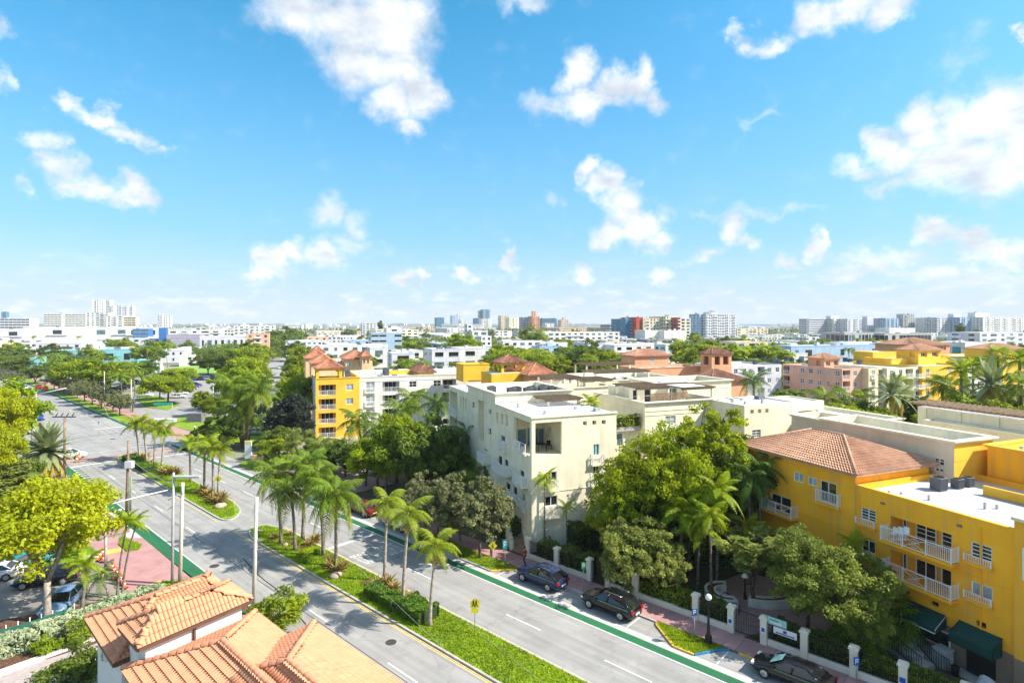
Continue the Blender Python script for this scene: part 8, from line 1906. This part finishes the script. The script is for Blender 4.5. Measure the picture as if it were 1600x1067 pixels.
PD('green', 1062, 49.5, 812, 'bright green palm in the heart of the garden', 14, 1.25); PD('green', 1090, 48.5, 838, 'bright palm with drooping lower leaves right of the heart palm', 12, 1.1); PD('green', 1111, 47.2, 818, 'slim bright palm with a pale trunk by the crescent planter', 11, .95); PD('green', 1120, 49, 782, 'higher bright palm behind the slim one', 12, 1.2); PD('green', 1077, 52, 790, 'green palm half hidden in the garden', 12, 1.2)
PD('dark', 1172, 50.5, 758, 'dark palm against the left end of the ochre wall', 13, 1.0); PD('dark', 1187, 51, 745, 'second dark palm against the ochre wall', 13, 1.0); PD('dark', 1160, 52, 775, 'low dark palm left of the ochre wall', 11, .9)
TD('small', 1178, 45.6, 812, 'small tree with a thin leaning trunk on the plaza', 1.6); PD('green', 1170, 49, 835, 'low palm behind the thin plaza tree', 10, .8)
# the oak over the lower right and its neighbours
x, y, _ = G(1303, 1008); tree('oak', (x, y, 0), 7.2, 'large grey green oak with dark forked trunk at the lower right', 'tree', wide=.98)
TD('oak', 1262, 41.5, 836, 'left spreading half of the lower right oak', .62); TD('oak', 1345, 38.2, 905, 'right lower half of the oak beside the green awning', .62)
x, y, _ = G(1338, 1012); palm('fan', (x, y, 0), 1.9, 'spiky pandanus like palm above the pier', n=30, bend=.02, size=1.5, r=.16); x, y, _ = G(1392, 1010); palm('fan', (x, y, 0), 2.0, 'second spiky palm right of the pier', n=26, bend=.02, size=1.4, r=.14)
PD('green', 1330, 43, 862, 'bright palm leaves behind the oak at the ochre wall', 10, .8)
# palm grove behind the timber canopy, right
for (px, D, cy, k, s, lb) in ((1488, 96, 606, 'coco', 1.8, 'large dark feather palm of the right hand grove'), (1547, 90, 602, 'date', 1.75, 'blue green date palm of the right hand grove'), (1505, 92, 590, 'green', 1.5, 'feather palm behind the large dark one'), (1596, 86, 602, 'coco', 1.6, 'dark palm at the right edge of the grove'), (1590, 95, 575, 'green', 1.7, 'bright palm high at the right edge'), (1540, 112, 572, 'fand', 1.8, 'tall fan palm over the right hand grove'), (1520, 108, 582, 'green', 1.5, 'bright palm left of the tall fan palm'),
                            (1397, 92, 617, 'date', 1.5, 'spiky date palm before the cream apartments'), (1407, 98, 602, 'fand', 1.5, 'small fan palm on a tall trunk before the cream apartments'), (1288, 98, 622, 'coco', 1.6, 'palm before the pink building, left'), (1330, 98, 622, 'coco', 1.6, 'palm before the pink building, right'), (1474, 98, 600, 'fand', 1.4, 'fan palm by the yellow apartments'), (1180, 95, 602, 'dark', 1.2, 'palm at the left of the pink building'), (1570, 98, 620, 'date', 1.3, 'grey leafed palm low in the grove'), (1562, 105, 555, 'fand', 1.5, 'fan palm against the white apartments')):
    PD(k, px, D, cy, lb, 26 if k in ('date', 'fand') else 16, s, .02, .22)
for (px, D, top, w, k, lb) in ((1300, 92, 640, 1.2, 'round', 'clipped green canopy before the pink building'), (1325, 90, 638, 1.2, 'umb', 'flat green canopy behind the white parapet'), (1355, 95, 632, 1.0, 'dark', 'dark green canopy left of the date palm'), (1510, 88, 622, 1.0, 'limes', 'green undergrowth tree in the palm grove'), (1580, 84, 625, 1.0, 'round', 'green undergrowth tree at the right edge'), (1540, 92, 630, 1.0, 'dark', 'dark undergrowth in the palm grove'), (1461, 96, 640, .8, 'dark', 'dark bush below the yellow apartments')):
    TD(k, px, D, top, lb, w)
for px in (1219, 1239, 1441, 1413): TD('cypress', px, 96, 600 if px < 1300 else 612, {1219: 'narrow cypress at the left end of the pink front', 1239: 'narrow cypress before the second bay of the pink front', 1441: 'narrow cypress between the cream and yellow fronts', 1413: 'narrow cypress right of the date palm at the cream front'}[px], 1.4)
x, y, _ = at(925, 66); palm('green', (x, y, 10.4), 2.2, 'bright yellow green palm on the cream roof terrace', n=12, size=.9, straw=False)
# bromeliads, hedges and small plants on the medians
for (p, s, lb) in (((428, 842), 1.0, 'left'), ((452, 836), .9, 'b'), ((493, 845), 1.5, 'c'), ((483, 852), 1.2, 'd'), ((527, 893), 1.5, 'e'), ((516, 886), 1.3, 'f'), ((537, 886), 1.1, 'g'), ((590, 915), 1.3, 'h'), ((606, 912), 1.4, 'i'), ((616, 921), 1.3, 'j'), ((612, 938), 1.4, 'k'), ((628, 935), 1.3, 'l'), ((640, 938), 1.3, 'm'), ((600, 925), 1.2, 'n'), ((622, 946), 1.1, 'o')):
    bromeliad(G(*p, .11), 'bronze bromeliad planted round the palms of the long median', s, 'bromeliads on the long median')
for p in ((212, 715), (218, 718), (226, 716), (232, 728), (238, 732), (256, 738), (262, 741), (268, 738), (275, 740), (326, 775), (334, 782), (341, 786), (346, 780), (316, 770)):
    bromeliad(G(*p, .11), 'bronze bromeliad in the beds of the first median', 1.9, 'bromeliads on the first median')
for k, p in enumerate(((470, 872), (478, 878), (466, 850), (496, 866))): tree('bushy', G(*p, .1), .6, ['first', 'second', 'third', 'fourth'][k] + ' tuft of soft green grass between the coconut trunks', 'shrub')
def hpx(px): return [G(*p)[:2] for p in px]
hg = leafmat('hedge_green', (.14, .26, .02), (.06, .14, .012), .05, .3)
hedge([(27.2, 40.6), (27.2, 36.6)], RD, 1.3, .85, hg, 'clipped box hedge left of the middle slim palm', dens=1300, size=.05); hedge([(27.5, 36.2), (27.5, 33.4)], RD, 1.9, 1.05, hg, 'square clipped hedge at the foot of the right slim palm', dens=1700, size=.05)
hedge([(27.0, 110), (27.0, 98)], RD, 1.7, .9, hg, 'long clipped hedge on the first median', dens=700, size=.08)
for (t, s, w) in ((27.9, 56, 1.8), (28, 54, 1.6), (28.6, 49.5, 1.5), (27.8, 47.2, 1.4), (28.2, 42.2, 1.6), (28, 37, 1.4)):
    mb = MB(); mb.lathe((0, 0, 0), [(w*.5, 0), (w*.45, .05), (.1, .08)], 14); o = tag(mb.build('mulch_patch', soil), None, None, None, 'stuff'); o.location = RD(t, s, .1)
rk = mat('rock_tan', (.42, .33, .26), rough=.9, var=.2, vs=3, bump=.5)
for k, (p, s) in enumerate((((523, 902), .5), ((530, 899), .35), ((616, 950), .55), ((620, 943), .5), ((608, 945), .4), ((342, 793), .6), ((348, 791), .5), ((446, 852), .3))):
    mb = MB(); mb.lathe((0, 0, 0), [(s, 0), (s*.9, s*.5), (s*.5, s*.85), (.05, s*.9)], 7); o = tag(mb.build('rock', rk), 'tan limestone rock at the foot of the median palms', 'rock', 'tan rocks on the medians'); o.location = G(*p, .1); o.rotation_euler.z = k
# ---- trees of the distant town
rt = random.Random(77); NT = 0
def scatter(n, d0, d1, kinds, hr, lab, grp, pal=0.0):
    global NT; k = 0; tries = 0
    while k < n and tries < n*30:
        tries += 1; D = math.exp(rt.uniform(math.log(d0), math.log(d1))); px = rt.uniform(-20, 1620); x, y, _ = at(px, D); b, a = GR.inv(x, y); t, s = RD.inv(x, y)
        if used_box(b - 1.5, b + 1.5, a - 1.5, a + 1.5, 1.0) or -11 < b < 3 or (17 < t < 41) or b > 1390: continue
        if px < 420 and D < 300: continue
        h = rt.uniform(*hr)
        if rt.random() < pal: far_palm(rt.choice('aab'), (x, y, 0), h*1.1, lab.replace('tree', 'palm'), grp.replace('trees', 'palms'), size=rt.uniform(1.0, 1.4))
        else: kd = rt.choice(kinds); tree(kd, (x, y, 0), h, {'far1': 'mid green', 'far2': 'dark green', 'far3': 'bright green', 'dark': 'dense dark', 'round': 'rounded', 'farc': 'narrow dark'}[kd] + (' tall ' if h > (hr[0]+hr[1])/2 else ' low ') + lab.replace('green ', '').replace('dark ', '') + ' ' + sector(px), 'tree', grp, wide=rt.uniform(1.0, 1.5))
        k += 1
scatter(78, 165, 300, ['far1', 'far2', 'far3', 'far1', 'dark', 'round'], (6, 9.5), 'green tree, near town,', 'trees among the nearer houses', .3)
scatter(105, 300, 620, ['far1', 'far2', 'far3', 'far2'], (7.5, 12), 'green tree, middle town,', 'trees among the middle houses', .15)
scatter(45, 620, 1000, ['far2', 'far1', 'farc', 'far2'], (9, 15), 'dark tree, far town,', 'trees of the far town')
for (px, y0, y1, D, k, lb) in ((815, 556, 0, 205, 'umb', 'bright green crown of the row at the centre'), (838, 562, 0, 190, 'umb', 'second bright crown of the centre row'), (862, 566, 0, 180, 'limes', 'third bright crown of the centre row'), (790, 548, 0, 225, 'limes', 'first round crown left of the centre row'), (725, 531, 0, 300, 'limes', 'round bright tree before the white tower house'), (832, 523, 0, 420, 'far1', 'wide flat tree standing before the skyline'), (594, 501, 0, 700, 'farc', 'single tall dark pine on the horizon'), (1500, 505, 0, 520, 'farc', 'dark pine before the long white slab'), (1105, 545, 0, 210, 'round', 'tree right of the white modern block'), (1085, 540, 0, 225, 'far1', 'leafy tree at the corner of the white modern block'), (905, 545, 0, 200, 'dark', 'dark palm clump left of the white office wing'), (940, 556, 0, 175, 'round', 'rounded tree before the white office wing'), (1150, 545, 0, 205, 'far3', 'bright tree before the salmon tower'), (1180, 548, 0, 200, 'far3', 'bright tree right of the salmon tower')):
    x, y, _ = at(px, D); tree(k, (x, y, 0), max(6, topz(y0 - (8 if k != 'farc' else 0), D)), lb, 'tree', wide=1.3 if k not in ('farc',) else 1)
for k in range(22):
    px = 1085 + k*7.2; D = 165 + (k % 3)*12; x, y, _ = at(px, D); far_palm('b' if k % 2 else 'a', (x, y, 0), 9 + (k % 4)*.6, 'palm of the dense row right of the white modern block', 'palms in the dense row right of the white modern block', 1.5)
for (px, D, h) in ((155, 240, 9), (178, 250, 8), (62, 235, 9), (86, 255, 9), (95, 250, 8.5), (187, 150, 9), (206, 145, 12), (216, 300, 11), (224, 305, 10), (232, 295, 11), (246, 300, 10), (262, 290, 11), (430, 120, 7), (650, 190, 9), (664, 185, 10), (655, 200, 9.5), (1255, 190, 10), (1210, 180, 9), (1300, 185, 9), (1325, 240, 12), (1340, 330, 14), (1360, 330, 14)):
    x, y, _ = at(px, D); far_palm('a', (x, y, 0), h, 'palm with a bare trunk standing alone, %s' % ('left' if px < 300 else 'centre' if px < 900 else 'right'), 'single palms in the distance, %s' % ('left' if px < 300 else 'centre' if px < 900 else 'right'), 1.35)
# dense belt of greenery behind the cream roofs and towards the horizon reads as one mass
def belt(x0, x1, D, h, leafm, seed, n=9000, depth=25, sz=.5):
    rng = np.random.default_rng(seed); px = rng.uniform(x0, x1, n); dd = D + rng.random(n)*depth; X = (px - CX)*dd/FPX
    lump = .75 + .25*np.sin(X*.35 + seed)*np.cos(dd*.3) + .12*np.sin(X*.9); z = h*lump*(rng.random(n)**.35)
    P = np.stack([X, dd, z], 1); org = (float(X[0]), float(dd[0]), 0); P = P - np.array(org); nn = rng.normal(size=(n, 3)) + np.array([0, -.2, .8]); nn /= np.linalg.norm(nn, axis=1)[:, None]
    t = np.cross(nn, rng.normal(size=(n, 3))); t /= np.linalg.norm(t, axis=1)[:, None]; b = np.cross(nn, t); s = sz*(.6 + .8*rng.random((n, 1)))
    v = np.stack([P - t*s, P + b*s*.6, P + t*s, P - b*s*.6], 1).reshape(-1, 3); o = link('woodland', np_mesh('belt', v, quads_for(n), leafm, np.clip(lump - .4 + rng.normal(size=n)*.2, 0, 1)), None, org); o['kind'] = 'stuff'; o['label'] = 'dense green tree belt in the distance'
belt(1070, 1300, 185, 7.2, LF['mid'], 2, 14000, 30); belt(800, 960, 215, 5.0, LF['brightg'], 3, 9000, 18); belt(470, 700, 360, 8, LF['dark'], 4, 9000, 40, .7); belt(560, 820, 520, 10, LF['dark'], 5, 9000, 60, .9); belt(820, 1260, 500, 9, LF['dark'], 6, 9000, 50, .9)
belt(1200, 1330, 330, 9, LF['mid'], 7, 6000, 30, .7); belt(0, 140, 260, 7.5, LF['dark'], 8, 9000, 40, .5); belt(300, 440, 330, 9, LF['dark'], 9, 7000, 60, .6); belt(-20, 420, 1100, 17, LF['dark'], 10, 6000, 120, 2)
belt(420, 1260, 1000, 15, LF['dark'], 12, 9000, 150, 1.8); belt(1455, 1530, 470, 10, LF['dark'], 13, 3000, 30, .8); belt(1290, 1600, 115, 4.6, LF['mid'], 14, 9000, 14, .3)

# the furthest quarters, out to the sea, are too small to tell house from house
def far_mass():
    rg = random.Random(5); mw, ml, mg = MB(), MB(), MB()
    for k in range(900):
        D = math.exp(rg.uniform(math.log(1250), math.log(4200))); px = rg.uniform(-40, 1250 if D < 2000 else 980); x, y, _ = at(px, D); b, a = GR.inv(x, y)
        if b > 1380: continue
        w, h = rg.uniform(14, 45), rg.choice([7, 9, 12, 12, 16, 19, 22]) + rg.random()*3; (mw if k % 3 else ml).box(x, x + w, y, y + w*.5, 0, h, False)
        for f in range(1, int(h/3)): mg.box(x + 1, x + w - 1, y - .1, y, f*3, f*3 + .9, False)
    for m, mm in ((mw, W_white), (ml, W_lil), (mg, W_grey)): o = m.build('distant_town', mm); o['kind'] = 'stuff'; o['label'] = 'small pale buildings of the furthest quarters'
far_mass()
# haze
def haze():
    mb = MB(GR, GR(-300, -90, -2)); mb.box(-2600, 1990, -110, 3600, -2.5, 70); m = bpy.data.materials.new('haze'); m.use_nodes = True; nt = m.node_tree; nt.nodes.clear()
    o = nt.nodes.new('ShaderNodeOutputMaterial'); v = nt.nodes.new('ShaderNodeVolumePrincipled'); v.inputs['Density'].default_value = .0001; v.inputs['Color'].default_value = (.86, .92, 1, 1)
    nt.links.new(v.outputs[0], o.inputs['Volume']); h = mb.build('haze', m); h['kind'] = 'stuff'; h['label'] = 'thin marine haze over the town'
haze()
